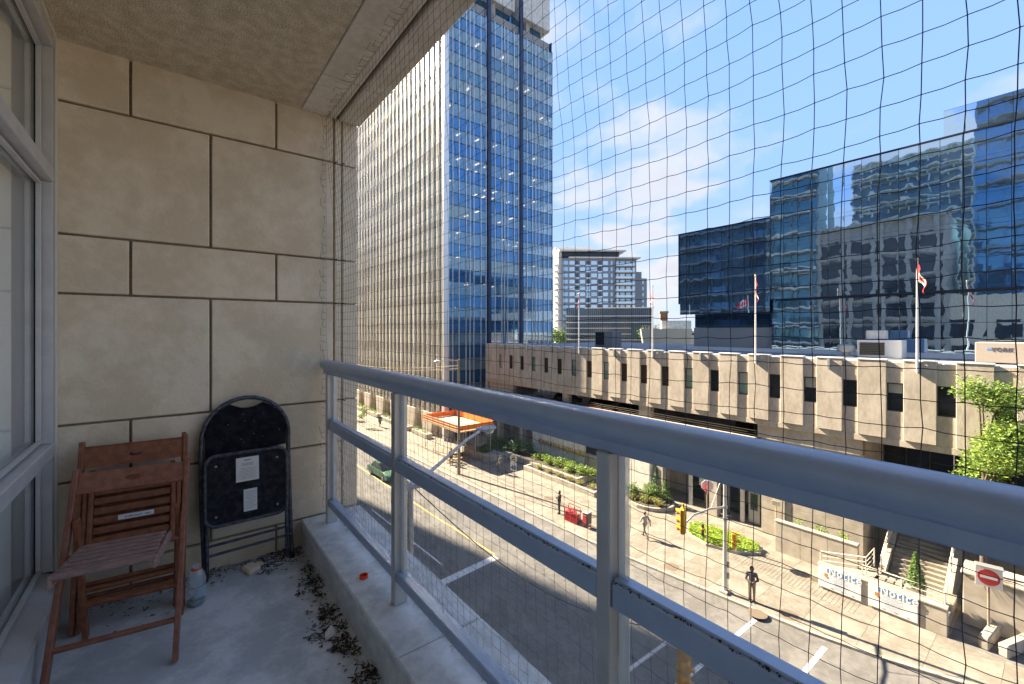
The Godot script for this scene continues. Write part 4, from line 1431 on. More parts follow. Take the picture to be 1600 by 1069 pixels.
# ---------------------------------------------------------------- the low concrete building across the street
func build_square() -> void:
	var X0 := 31.5
	var ZA := -45.5
	var ZB := 9.5
	var t := thing("concrete_office_block", "low beige concrete block with narrow windows over an open parking deck", "building", Vector3(X0, 0, ZA))
	var o := Vector3(X0, 0, ZA)
	var mat: Material = M.precast
	var D := 0.13
	# recessed skin behind the piers, cut into strips round each window
	var wz := []
	for i in 24: wz.append(-42.98 + 2.0355 * i)
	var wins := [M.window_dark, M.window_brown, M.window_green, M.window_brown, M.window_pale, M.window_brown]
	var order := [4, 3, 1, 2, 3, 1, 2, 3, 2, 3, 1, 3, 2, 0, 2, 0, 0, 0, 0, 0, 0, 2, 0, 0]
	var W := 0.71
	var y0 := 9.53
	var y1 := 11.11
	for i in wz.size():
		var z0: float = wz[i]
		var zn: float = wz[i + 1] if i + 1 < wz.size() else ZB
		var up := MB.new()
		up.span(Vector3(D, y1, z0 - ZA), Vector3(D + 0.3, 12.22, z0 + W - ZA))
		part("upper_panel", up, mat, t)
		var lo := MB.new()
		lo.span(Vector3(D, 7.98, z0 - ZA), Vector3(D + 0.3, y0, z0 + W - ZA))
		part("lower_panel", lo, mat, t)
		var p := MB.new()
		p.cham(Vector3(0.25, 10.17, (z0 + W + zn) * 0.5 - ZA), Vector3(0.5, 4.34, zn - z0 - W - 0.012), 0.02)
		part("pier", p, mat, t)
		var cp := MB.new()
		cp.cham(Vector3(0.24, 12.375, (z0 + W + zn) * 0.5 - ZA), Vector3(0.56, 0.065, zn - z0 - W + 0.02), 0.01)
		part("coping", cp, M.white_metal, t)
		var c2 := MB.new()
		c2.cham(Vector3(0.36, 12.25, z0 + W * 0.5 - ZA), Vector3(0.46, 0.06, W - 0.022), 0.01)
		part("coping", c2, M.white_metal, t)
		var g := MB.new()
		g.quad(Vector3(D + 0.1, y0, z0 - ZA), Vector3(D + 0.1, y0, z0 + W - ZA), Vector3(D + 0.1, y1, z0 + W - ZA), Vector3(D + 0.1, y1, z0 - ZA))
		var gl := part("window", g, wins[order[i]], t)
		var fr := MB.new()
		for e in [[y0 + 0.03, 0.06], [y1 - 0.03, 0.06]]:
			fr.box(Vector3(D + 0.07, e[0], z0 + W * 0.5 - ZA), Vector3(0.06, e[1], W))
		for e in [z0 + 0.02, z0 + W - 0.02]:
			fr.box(Vector3(D + 0.07, (y0 + y1) * 0.5, e - ZA), Vector3(0.058, y1 - y0 - 0.12, 0.04))
		part("window_frame", fr, M.bronze, gl)
		if order[i] in [0, 2] and i % 2 == 0:
			var bl := MB.new()
			bl.box(Vector3(D + 0.098, y1 - 0.32 - 0.05 * (i % 3), z0 + W * 0.5 - ZA), Vector3(0.01, 0.5 + 0.1 * (i % 3), W - 0.1))
			part("blind", bl, M.window_pale, gl)
	var endp := MB.new()
	endp.cham(Vector3(0.25, 10.17, (ZA + wz[0]) * 0.5 - ZA), Vector3(0.5, 4.34, wz[0] - ZA - 0.012), 0.02)
	part("pier", endp, mat, t)
	var ec := MB.new()
	ec.cham(Vector3(0.24, 12.375, (ZA + wz[0]) * 0.5 - ZA), Vector3(0.56, 0.065, wz[0] - ZA + 0.02), 0.01)
	part("coping", ec, M.white_metal, t)
	var lip := MB.new()
	lip.cham(Vector3(D + 0.24, 7.80, (ZB - ZA) * 0.5), Vector3(0.5, 0.36, ZB - ZA), 0.02)
	part("lip_beam", lip, mat, t)
	var sof := MB.new()
	sof.span(Vector3(0.3, 7.64, 0), Vector3(8.4, 7.96, ZB - ZA))
	part("soffit", sof, M.precast_dark, t)
	var side := MB.new()
	side.span(Vector3(0.02, 0.0, -0.2), Vector3(8.4, 12.3, -0.001))
	part("side_wall", side, mat, t)
	var rf := MB.new()
	rf.span(Vector3(0.5, 12.0, 0.0), Vector3(9.2, 12.2, ZB - ZA))
	rf.span(Vector3(9.2, 12.0, 0.0), Vector3(24.0, 12.2, 22.0))
	part("roof", rf, M.roofing, t)
	var rk := MB.new()
	rk.span(Vector3(8.3, 12.2, 22.0), Vector3(8.52, 12.5, ZB - ZA))
	part("roof_kerb", rk, M.white_metal, t)
	for q in [[3.0, -39.0, 2.8, 7.0], [4.5, -24.0, 3.2, 5.5], [5.2, -9.0, 2.4, 8.0], [3.4, 2.0, 2.6, 6.0]]:
		var m := MB.new()
		m.cham(Vector3(q[0], 12.215, q[1] - ZA), Vector3(q[2], 0.03, q[3]), 0.01)
		part("roof_patch", m, plain("patch", 0.15, 0.17, 0.19, 0.7), t)
	# flagpole brackets on the face
	for i in 14:
		var z := -41.6 + 4.071 * i
		var m := MB.new()
		m.cham(Vector3(-0.07, 12.0, z - ZA), Vector3(0.14, 0.6, 0.14), 0.01)
		part("bracket", m, M.galvanised, t)
	# parking deck: parapet, columns, slab, back wall
	var pr := MB.new()
	pr.cham(Vector3(0.25, 6.2, (-40.62 - 13.29) * 0.5 - ZA), Vector3(0.24, 0.94, 27.33), 0.02)
	part("deck_parapet", pr, mat, t)
	for q in [[-45.4, -40.62], [-32.33, -31.5], [-22.99, -21.82], [-13.29, -7.6]]:
		var m := MB.new()
		m.span(Vector3(0.38, 6.67, q[0] - ZA), Vector3(0.9, 7.63, q[1] - ZA))
		part("deck_column", m, mat, t)
	for k in 3:
		var rl := MB.new()
		rl.tube([Vector3(0.25, 6.8 + 0.16 * k, -40.6 - ZA), Vector3(0.25, 6.8 + 0.16 * k, -13.3 - ZA)], 0.018, 5)
		part("deck_rail", rl, M.bronze, t)
	var fl := MB.new()
	fl.span(Vector3(0.38, 5.3, -45.4 - ZA), Vector3(14.0, 5.55, -13.3 - ZA))
	part("deck_floor", fl, M.precast_dark, t)
	var bk := MB.new()
	bk.span(Vector3(14.0, 5.3, -45.4 - ZA), Vector3(14.3, 7.7, -7.6 - ZA))
	bk.span(Vector3(0.9, 5.5, -13.28 - ZA), Vector3(14.0, 7.65, -13.0 - ZA))
	part("deck_back_wall", bk, M.precast_dark, t)
	var ob := MB.new()
	ob.span(Vector3(0.08, 6.45, -34.5 - ZA), Vector3(0.125, 6.66, -24.0 - ZA))
	part("safety_band", ob, M.orange_mesh, t)
	# wall below the deck, set back and dark; clad wall towards the stairs
	var lw := MB.new()
	lw.span(Vector3(3.6, 0, -45.4 - ZA), Vector3(3.9, 5.3, -13.3 - ZA))
	part("ground_floor_wall", lw, M.clad, t)
	for i in 8:
		var m := MB.new()
		m.span(Vector3(0.9, 0, -44.6 + 4.6 * i - ZA), Vector3(1.5, 5.3, -44.0 + 4.6 * i - ZA))
		part("ground_floor_column", m, M.precast_dark, t)
	for i in 3:
		for j in 6:
			var za := -13.30 + 1.9 * i
			var zb := -13.30 + 1.9 * (i + 1)
			var m := MB.new()
			m.cham(Vector3(1.15, 0.55 + 1.1 * j, (za + zb) * 0.5 - ZA), Vector3(0.3, 1.085, 1.885), 0.008)
			part("cladding_panel", m, M.clad, t)
	var ret := MB.new()
	ret.span(Vector3(1.32, 0.0, -7.9 - ZA), Vector3(5.5, 7.6, -7.58 - ZA))
	part("return_wall", ret, M.clad, t)
	var cb := MB.new()
	cb.span(Vector3(1.2, 0.0, -13.3 - ZA), Vector3(1.28, 6.66, -7.6 - ZA))
	part("cladding_backing", cb, M.joint, t)
	# dark strip of glazing above the stairs
	for i in 5:
		var za := -7.55 + 3.3 * i
		var g := MB.new()
		g.quad(Vector3(5.5, 2.3, za - ZA), Vector3(5.5, 2.3, za + 3.24 - ZA), Vector3(5.5, 7.63, za + 3.24 - ZA), Vector3(5.5, 7.63, za - ZA))
		part("dark_pane", g, M.window_dark, t)
		for q in [0.0, 1.1, 2.2]:
			var m := MB.new()
			m.box(Vector3(5.45, 5.0, za + q - ZA), Vector3(0.08, 5.2, 0.06))
			part("mullion", m, M.bronze, t)
	station_entrance()
	roof_units()
	flagpoles()
	deck_cars()

func station_entrance() -> void:
	var t := thing("station_entrance", "glazed station entrance with cream posts, slatted canopy and dark doors", "entrance", Vector3(33.0, 0, -18.9))
	var bx := MB.new()
	bx.span(Vector3(1.7, 0, -1.0), Vector3(1.9, 4.6, 5.5))
	part("glazed_wall", bx, M.window_dark, t)
	for z in [0.05, 4.1]:
		var m := MB.new()
		m.cham(Vector3(0, 1.86, z), Vector3(0.22, 3.72, 0.26), 0.02)
		part("post", m, M.plaster_white, t)
	var cn := MB.new()
	cn.cham(Vector3(0.15, 3.78, 2.1), Vector3(1.6, 0.12, 5.2), 0.02)
	part("canopy", cn, pane("canopy_glass", 0.8, 0.82, 0.8, 0.5), t)
	for i in 3:
		var m := MB.new()
		m.tube([Vector3(-0.55 + 0.4 * i, 3.62, -0.7), Vector3(-0.55 + 0.4 * i, 3.62, 4.9)], 0.05, 8)
		part("canopy_bar", m, M.white_metal, t)
	for z in [0.6, 1.55, 2.5, 3.4]:
		var m := MB.new()
		m.cham(Vector3(1.3, 1.3, z), Vector3(0.08, 2.6, 0.1), 0.01)
		part("door_frame", m, M.galvanised, t)
	var hd := MB.new()
	hd.cham(Vector3(1.3, 2.62, 2.0), Vector3(0.1, 0.14, 2.9), 0.01)
	part("door_frame", hd, M.galvanised, t)
	for i in 3:
		var g := MB.new()
		g.quad(Vector3(1.32, 0.05, 0.65 + 0.95 * i), Vector3(1.32, 0.05, 1.5 + 0.95 * i), Vector3(1.32, 2.55, 1.5 + 0.95 * i), Vector3(1.32, 2.55, 0.65 + 0.95 * i))
		part("door_pane", g, M.window_dark, t)
	var sb := MB.new()
	sb.cham(Vector3(0.9, 3.1, 1.9), Vector3(0.12, 0.45, 2.4), 0.02)
	var so := part("name_board", sb, M.black_paint, t)
	words("Eglinton", 0.42, 0.02, M.sign_white, so, Transform3D(yaw(-90.0), Vector3(0.82, 3.1, 1.9)))
	var nt := MB.new()
	nt.box(Vector3(0.5, 1.9, 0.75), Vector3(0.03, 0.6, 0.5))
	part("poster", nt, plain("poster_blue", 0.45, 0.56, 0.60, 0.5), t)
	var s2 := MB.new()
	s2.cham(Vector3(0.2, 2.9, 4.75), Vector3(0.06, 0.55, 0.6), 0.02)
	var sq := part("symbol_board", s2, plain("tan_sign", 0.45, 0.26, 0.12, 0.6), t)
	var s3 := MB.new()
	s3.cham(Vector3(0.165, 2.9, 4.75), Vector3(0.01, 0.32, 0.36), 0.004)
	part("symbol", s3, M.sign_white, sq)
	var s4 := MB.new()
	s4.cham(Vector3(0.3, 1.3, 4.8), Vector3(0.1, 2.5, 0.8), 0.02)
	part("side_door", s4, M.galvanised, t)
	var s5 := MB.new()
	s5.box(Vector3(0.245, 1.6, 4.8), Vector3(0.01, 1.2, 0.5))
	part("side_door_pane", s5, M.window_dark, t)

func roof_units() -> void:
	var t := thing("rooftop_air_unit", "white rooftop air unit with dark grille and a hood on top", "air unit", Vector3(37.0, 12.2, -7.7))
	var m := MB.new()
	m.cham(Vector3(0, 0.62, 0), Vector3(1.3, 1.15, 2.3), 0.03)
	part("cabinet", m, M.white_metal, t)
	var g := MB.new()
	g.cham(Vector3(-0.66, 0.62, -0.35), Vector3(0.04, 0.82, 1.3), 0.01)
	part("grille", g, M.bronze, t)
	for i in 7:
		var s := MB.new()
		s.box(Vector3(-0.69, 0.28 + 0.11 * i, -0.35), Vector3(0.02, 0.03, 1.26))
		part("louvre", s, plain("louvre", 0.16, 0.14, 0.12, 0.6), t)
	var h := MB.new()
	h.cham(Vector3(0.1, 1.52, -0.25), Vector3(0.9, 0.62, 1.0), 0.06)
	part("hood", h, M.plaster_white, t)
	for z in [-0.9, 0.9]:
		var b := MB.new()
		b.box(Vector3(0, 0.02, z), Vector3(1.4, 0.06, 0.15))
		part("skid", b, M.galvanised, t)
	var v := thing("rooftop_vent", "round grey rooftop vent beside the white air unit", "vent", Vector3(36.4, 12.2, -9.45))
	var vm := MB.new()
	vm.lathe([Vector2(0.22, 0.0), Vector2(0.22, 0.32), Vector2(0.48, 0.36), Vector2(0.52, 0.5), Vector2(0.52, 0.78), Vector2(0.42, 0.86), Vector2(0.0, 0.9)], 20)
	part("cowl", vm, M.galvanised, v)
	var vb := MB.new()
	vb.cham(Vector3(0, 0.04, 0), Vector3(0.9, 0.08, 0.9), 0.01)
	part("curb", vb, M.white_metal, v)
	var y := thing("rooftop_air_unit", "beige rooftop air unit with a lettered side near the leafy tree", "air unit", Vector3(35.8, 12.2, -1.95))
	var ym := MB.new()
	ym.cham(Vector3(0, 0.62, 0), Vector3(1.6, 1.1, 2.6), 0.03)
	part("cabinet", ym, plain("unit_beige", 0.42, 0.355, 0.29, 0.6), y)
	words("YORK", 0.3, 0.01, plain("ink_dark", 0.06, 0.07, 0.1, 0.6), y, Transform3D(yaw(-90.0), Vector3(-0.81, 0.78, -0.3)))
	var yl := MB.new()
	yl.cham(Vector3(-0.805, 0.8, -0.75), Vector3(0.01, 0.12, 0.2), 0.004)
	part("emblem", yl, M.sign_blue, y)
	var d := thing("rooftop_air_unit", "dark louvred rooftop box before the balconied apartment block", "air unit", Vector3(38.0, 12.2, -31.4))
	var dm := MB.new()
	dm.cham(Vector3(0, 0.9, 0), Vector3(1.6, 1.7, 2.4), 0.03)
	part("cabinet", dm, plain("unit_grey", 0.24, 0.225, 0.21, 0.6), d)
	var dg := MB.new()
	dg.cham(Vector3(-0.82, 0.95, -0.5), Vector3(0.05, 1.4, 1.2), 0.01)
	part("grille", dg, M.dark_void, d)

func flag_texture() -> ImageTexture:
	var w := 128
	var h := 64
	var im := Image.create(w, h, false, Image.FORMAT_RGB8)
	im.fill(Color(0.86, 0.85, 0.83))
	im.fill_rect(Rect2i(0, 0, 32, h), Color(0.80, 0.10, 0.10))
	im.fill_rect(Rect2i(96, 0, 32, h), Color(0.80, 0.10, 0.10))
	var half := [Vector2(0, -26), Vector2(5, -16), Vector2(10, -19), Vector2(8, -6), Vector2(14, -12), Vector2(16, -8), Vector2(23, -9), Vector2(20, -2), Vector2(23, 1), Vector2(11, 11), Vector2(12, 15), Vector2(1, 13), Vector2(1, 26)]
	var poly := PackedVector2Array()
	for p in half: poly.append(p + Vector2(64, 32))
	for i in range(half.size() - 1, -1, -1): poly.append(Vector2(64 - half[i].x, 32 + half[i].y))
	for y in h:
		for x in range(36, 92):
			if Geometry2D.is_point_in_polygon(Vector2(x + 0.5, y + 0.5), poly): im.set_pixel(x, y, Color(0.80, 0.10, 0.10))
	return ImageTexture.create_from_image(im)

func flagpoles() -> void:
	var m := StandardMaterial3D.new()
	m.resource_name = "flag_cloth"
	m.albedo_texture = flag_texture()
	m.roughness = 0.8
	m.backlight_enabled = true
	m.backlight = Color(0.35, 0.25, 0.22)
	M["flag_cloth"] = m
	var zs := [-37.5, -29.53, -21.27, -13.2, -5.03]
	var tops := [17.36, 17.56, 17.7, 17.7, 17.75]
	var where := ["by the office tower", "before the balconied apartment block", "before the brown chimney", "before the glass building's low wing", "beside the white rooftop air unit"]
	# fold: how far the flag hangs down (0 flies out, 1 hangs), heading of the flag
	var hang := [0.72, 0.9, 0.45, 0.93, 0.8]
	var head := [40.0, 200.0, 38.0, 215.0, 222.0]
	for i in 5:
		var t := thing("flagpole", "white flagpole on the roof edge " + where[i], "flagpole", Vector3(31.36, 0, zs[i]), 0.0, "flagpoles along the roof edge")
		var p := MB.new()
		p.tube([Vector3(0, 11.8, 0), Vector3(0, 14.5, 0), Vector3(0, tops[i], 0)], [0.06, 0.055, 0.04], 10)
		part("pole", p, M.white_metal, t)
		var f := MB.new()
		f.lathe([Vector2(0.0, -0.02), Vector2(0.05, 0.0), Vector2(0.07, 0.06), Vector2(0.04, 0.12), Vector2(0.0, 0.14)], 10, Vector3(0, tops[i], 0))
		part("finial", f, M.gold, t)
		var fl := MB.new()
		var L := 1.7
		var H := 0.95
		var nu := 14
		var nv := 5
		var a := deg_to_rad(head[i])
		var dir := Vector3(cos(a), 0, -sin(a))
		var side := Vector3(-dir.z, 0, dir.x)
		var G := []
		for u in nu + 1:
			var col := []
			for v in nv + 1:
				var s := L * u / nu
				var dn := hang[i] as float
				var flow := 1.0 - dn
				var out := s * (flow * 0.95 + 0.12)
				var drop := s * dn * (0.92 - 0.25 * v / nv)
				var wv := 0.10 * sin(s * 5.0 + v * 0.5 + i) * minf(1.0, s * 1.5)
				col.append(Vector3(0, tops[i] - 0.15 - H * v / nv * (1.0 - 0.25 * dn), 0) + dir * (0.05 + out) + side * wv - Vector3(0, drop, 0))
			G.append(col)
		for u in nu:
			for v in nv:
				fl.quaduv(G[u][v + 1], G[u + 1][v + 1], G[u + 1][v], G[u][v], u / float(nu), v / float(nv), (u + 1) / float(nu), (v + 1) / float(nv))
		var fo := part("flag", fl, m, self)
		fo.name = numbered("flag")
		fo.position = Vector3(31.36, 0, zs[i])
		tag(fo, "red and white maple leaf flag on the pole " + where[i], "flag", "flags along the roof edge")

func car(called: String, label: String, at: Vector3, turn: float, paint: Material, tall := false, group := "") -> Node3D:
	var t := thing(called, label, "car", at, turn, group)
	# local: front towards +z
	var h := 1.75 if tall else 1.42
	var b := 0.95 if tall else 0.82
	var prof := PackedVector2Array([Vector2(2.2, 0.3), Vector2(2.25, 0.55), Vector2(2.15, b - 0.1), Vector2(1.05, b + 0.02), Vector2(-1.9 if tall else -1.7, b + 0.05), Vector2(-2.2, b - 0.02), Vector2(-2.22, 0.5), Vector2(-2.15, 0.3)])
	var m := MB.new()
	var bs := Basis(Vector3(0, 0, 1), Vector3.UP, Vector3(-1, 0, 0))
	m.prism(prof, -0.88, 0.88, bs)
	part("body", m, paint, t)
	var cab := PackedVector2Array([Vector2(1.0, b), Vector2(0.35, h - 0.04), Vector2(0.2, h), Vector2(-1.5 if tall else -0.9, h), Vector2(-1.75 if tall else -1.1, h - 0.06), Vector2(-2.1 if tall else -1.75, b)])
	var c := MB.new()
	c.prism(cab, -0.74, 0.74, bs)
	part("cabin", c, M.window_dark, t)
	var rf := MB.new()
	rf.cham(Vector3(0, h + 0.01, -0.65 if tall else -0.35), Vector3(1.42, 0.05, 1.75 if tall else 1.15), 0.02)
	part("roof", rf, paint, t)
	for s in [-1, 1]:
		for z in [1.35, -1.35]:
			var w := MB.new()
			w.tube([Vector3(s * 0.72, 0.33, z), Vector3(s * 0.90, 0.33, z)], 0.33, 16)
			var wo := part("wheel", w, M.tyre, t)
			var rm := MB.new()
			rm.tube([Vector3(s * 0.895, 0.33, z), Vector3(s * 0.915, 0.33, z)], 0.2, 12)
			part("rim", rm, M.galvanised, wo)
		var l := MB.new()
		l.ball(Vector3(s * 0.62, b - 0.22, 2.16), Vector3(0.17, 0.09, 0.06), 10, 5)
		part("headlight", l, M.sign_white, t)
	var gr := MB.new()
	gr.cham(Vector3(0, 0.52, 2.22), Vector3(0.9, 0.2, 0.06), 0.02)
	part("grille", gr, M.black_paint, t)
	return t

func deck_cars() -> void:
	car("parked_car", "dark saloon parked in the deck bay next to the tower", Vector3(34.6, 5.55, -35.0), -PI / 2, plain("paint_dark", 0.03, 0.035, 0.04, 0.25, 0.3), false, "cars in the parking deck")
	car("parked_car", "pale beige tall car parked beside the deck's concrete column", Vector3(34.5, 5.55, -29.6), -PI / 2, plain("paint_beige", 0.42, 0.39, 0.34, 0.3, 0.3), true, "cars in the parking deck")
	car("parked_car", "black car parked in the middle bay of the deck", Vector3(34.6, 5.55, -26.2), -PI / 2, plain("paint_black", 0.015, 0.015, 0.017, 0.2), false, "cars in the parking deck")
	car("parked_car", "dark red tall car parked at the clad end of the deck", Vector3(34.3, 5.45, -14.9), -PI / 2, plain("paint_red", 0.17, 0.012, 0.014, 0.25), true, "cars in the parking deck")

# ---------------------------------------------------------------- the mirror glass building behind
func bulged_pane(w: float, h: float, sd: int) -> ArrayMesh:
	# a sheet of heat treated glass: nearly flat, its surface rolling a little
	var f := FastNoiseLite.new()
	f.seed = sd
	f.frequency = 0.45
	f.fractal_octaves = 2
	var nu := 8
	var nv := 10
	var m := MB.new()
	var pos := func(i: int, j: int) -> Vector3:
		var u := float(i) / nu
		var v := float(j) / nv
		return Vector3(0, (v - 0.5) * h, (u - 0.5) * w)
	var nor := func(i: int, j: int) -> Vector3:
		var u := float(i) / nu - 0.5
		var v := float(j) / nv - 0.5
		var a := 0.0075 * u * 2.0 + 0.0055 * f.get_noise_2d(u * 2.2 * w + 7.0, v * 2.2 * h)
		var b := 0.004 * v * 2.0 + 0.005 * f.get_noise_2d(u * 2.2 * w, v * 2.6 * h + 19.0) + 0.0016 * sin(v * 16.0 + sd)
		return Vector3(-1, b, a).normalized()
	for i in nu:
		for j in nv:
			m.quadn(pos.call(i, j), pos.call(i + 1, j), pos.call(i + 1, j + 1), pos.call(i, j + 1), nor.call(i, j), nor.call(i + 1, j), nor.call(i + 1, j + 1), nor.call(i, j + 1))
	return m.mesh()

func build_glass_building() -> void:
	var X0 := 40.0
	var t := thing("mirror_glass_building", "blue mirror glass building reflecting towers, rising behind the concrete block", "building", Vector3(X0, 0, -24.2))
	var O := -24.2
	var pw := 1.0385
	var sheets := {}
	var r := RandomNumberGenerator.new()
	r.seed = 31
	for q in [["v", 1.66], ["s", 0.30], ["t", 2.1]]:
		for k in 5: sheets["%s%d" % [q[0], k]] = bulged_pane(pw - 0.025, q[1], 40 + k * 7 + int(q[1] * 10))
	var put := func(i: int, y: float, h: float, kind: String, x: float) -> void:
		var z := -15.69 + pw * (i + 0.5) - O
		var tilt := Basis.from_euler(Vector3(0, r.randf_range(-0.0022, 0.0022), r.randf_range(-0.0018, 0.0018)))
		inst("window_pane" if kind != "s" else "spandrel_panel", sheets["%s%d" % [kind, r.randi() % 5]], M["mirror%d" % (r.randi() % 4)], t, Transform3D(tilt, Vector3(x, y + h * 0.5, z)))
	for i in range(0, 28):
		var y := 26.62
		for row in 5:
			put.call(i, y - 1.68, 1.66, "v", 0.0)
			put.call(i, y - 1.99, 0.30, "s", 0.0)
			y -= 1.99
		for row in 2:
			if row == 0: put.call(i, 14.55, 2.1, "t", 0.35)
			else: put.call(i, 12.42, 2.1, "t", 0.35)
	for i in range(-8, 0):
		var y := 23.55
		for row in 4:
			put.call(i, y - 1.68, 1.66, "v", 0.0)
			put.call(i, y - 1.99, 0.30, "s", 0.0)
			y -= 1.99
	for i in range(10, 26):
		put.call(i, 26.75, 2.1, "t", 1.2)
	# bodies behind the glass
	var b := MB.new()
	b.span(Vector3(0.06, 16.66, -15.69 - O), Vector3(26, 26.66, 14.0 - O))
	b.span(Vector3(0.42, 11.0, -15.1 - O), Vector3(26, 16.66, 14.0 - O))
	b.span(Vector3(1.27, 26.66, -5.3 - O), Vector3(20, 28.9, 12.0 - O))
	part("structure_frame", b, M.mirror_dark, t)
	var wing := MB.new()
	wing.span(Vector3(0.06, 16.66, 0.0), Vector3(24, 23.58, -15.7 - O))
	part("wing_frame", wing, M.mirror_dark, t)
	var band := MB.new()
	band.span(Vector3(0.9, 14.3, 1.3), Vector3(22, 16.65, -15.12 - O))
	part("recessed_band", band, M.mirror_dark, t)
	var cw := MB.new()
	cw.span(Vector3(0.7, 12.0, 1.3), Vector3(22, 14.29, -15.12 - O))
	part("concrete_wall", cw, plain("grey_wall", 0.30, 0.30, 0.29, 0.8), t)
	var lg := MB.new()
	lg.cham(Vector3(-0.06, 16.58, (-15.2 + 13.0) * 0.5 - O), Vector3(0.16, 0.16, 28.2), 0.02)
	part("ledge", lg, M.mullion_dark, t)
	var tp := MB.new()
	tp.span(Vector3(-0.03, 26.64, -15.7 - O), Vector3(0.3, 26.74, 13.4 - O))
	part("roof_trim", tp, M.mullion_dark, t)
	var tp2 := MB.new()
	tp2.span(Vector3(-0.03, 23.57, 0.0), Vector3(0.3, 23.66, -15.72 - O))
	part("roof_trim", tp2, M.mullion_dark, t)
	for i in range(-8, 29):
		var m := MB.new()
		var z := -15.69 + pw * i - O
		m.box(Vector3(0.03, (21.65 if i >= 0 else 20.1), z), Vector3(0.02, (9.9 if i >= 0 else 6.9), 0.022))
		part("mullion", m, M.mullion_dark, t)
	# side of the low wing, facing up the street
	for i in 12:
		for j in 4:
			var m := MB.new()
			var x0 := 0.1 + 2.0 * i
			m.quad(Vector3(x0 + 1.95, 16.7 + 1.72 * j, -0.02), Vector3(x0, 16.7 + 1.72 * j, -0.02), Vector3(x0, 16.7 + 1.72 * j + 1.66, -0.02), Vector3(x0 + 1.95, 16.7 + 1.72 * j + 1.66, -0.02))
			part("side_pane", m, M.mirror0, t)

# ---------------------------------------------------------------- buildings on our own side of the street, which the glass mirrors and whose shade falls on the road
func facade_block(called: String, label: String, x0: float, x1: float, z0: float, z1: float, h: float, fl: float, wall: Material, glass: Material, slab: Material, balcony: float, wave: float, base_y := 0.0) -> Node3D:
	var t := thing(called, label, "building", Vector3(x1, base_y, z0))
	var L := z1 - z0
	var b := MB.new()
	b.span(Vector3(x0 - x1, 0, 0), Vector3(-0.35, h - base_y, L))
	part("body", b, wall, t)
	var n := int((h - base_y) / fl)
	for k in n:
		var y := fl * k
		var g := MB.new()
		g.quad(Vector3(-0.2, y + 0.5, L - 0.3), Vector3(-0.2, y + 0.5, 0.3), Vector3(-0.2, y + fl - 0.3, 0.3), Vector3(-0.2, y + fl - 0.3, L - 0.3))
		part("window_band", g, glass, t)
		var s := MB.new()
		if balcony > 0.0:
			var m := 24
			var pp := PackedVector2Array()
			pp.append(Vector2(-0.3, 0)); pp.append(Vector2(-0.3, L))
			for i in m + 1:
				var u := 1.0 - i / float(m)
				pp.append(Vector2(balcony * (0.72 + 0.28 * sin(u * L * 0.55 + k * wave)), u * L))
			s.prism(pp, 0.0, 0.28, Basis(Vector3.RIGHT, Vector3(0, 0, 1), Vector3.UP), Vector3(0, y, 0))
			part("balcony_slab", s, slab, t)
			var rl := MB.new()
			for i in m:
				var u0 := i / float(m)
				var u1 := (i + 1) / float(m)
				var xa := balcony * (0.72 + 0.28 * sin(u0 * L * 0.55 + k * wave)) - 0.05
				var xb := balcony * (0.72 + 0.28 * sin(u1 * L * 0.55 + k * wave)) - 0.05
				rl.quad(Vector3(xb, y + 0.28, u1 * L), Vector3(xa, y + 0.28, u0 * L), Vector3(xa, y + 1.25, u0 * L), Vector3(xb, y + 1.25, u1 * L))
			part("balustrade", rl, glass, t)
		else:
			s.span(Vector3(-0.36, y, 0), Vector3(0.0, y + 0.55, L))
			part("spandrel", s, slab, t)
	var c := int(L / 3.0)
	for i in c + 1:
		var m := MB.new()
		var w := 0.5 if balcony > 0.0 else 0.9
		m.span(Vector3(-0.36, 0, L * i / c - w * 0.5), Vector3(0.12, h - base_y, L * i / c + w * 0.5))
		part("pilaster", m, wall, t)
	var rf := MB.new()
	rf.span(Vector3(x0 - x1, h - base_y, 0), Vector3(0.4, h - base_y + 0.5, L))
	part("roof", rf, slab, t)
	return t

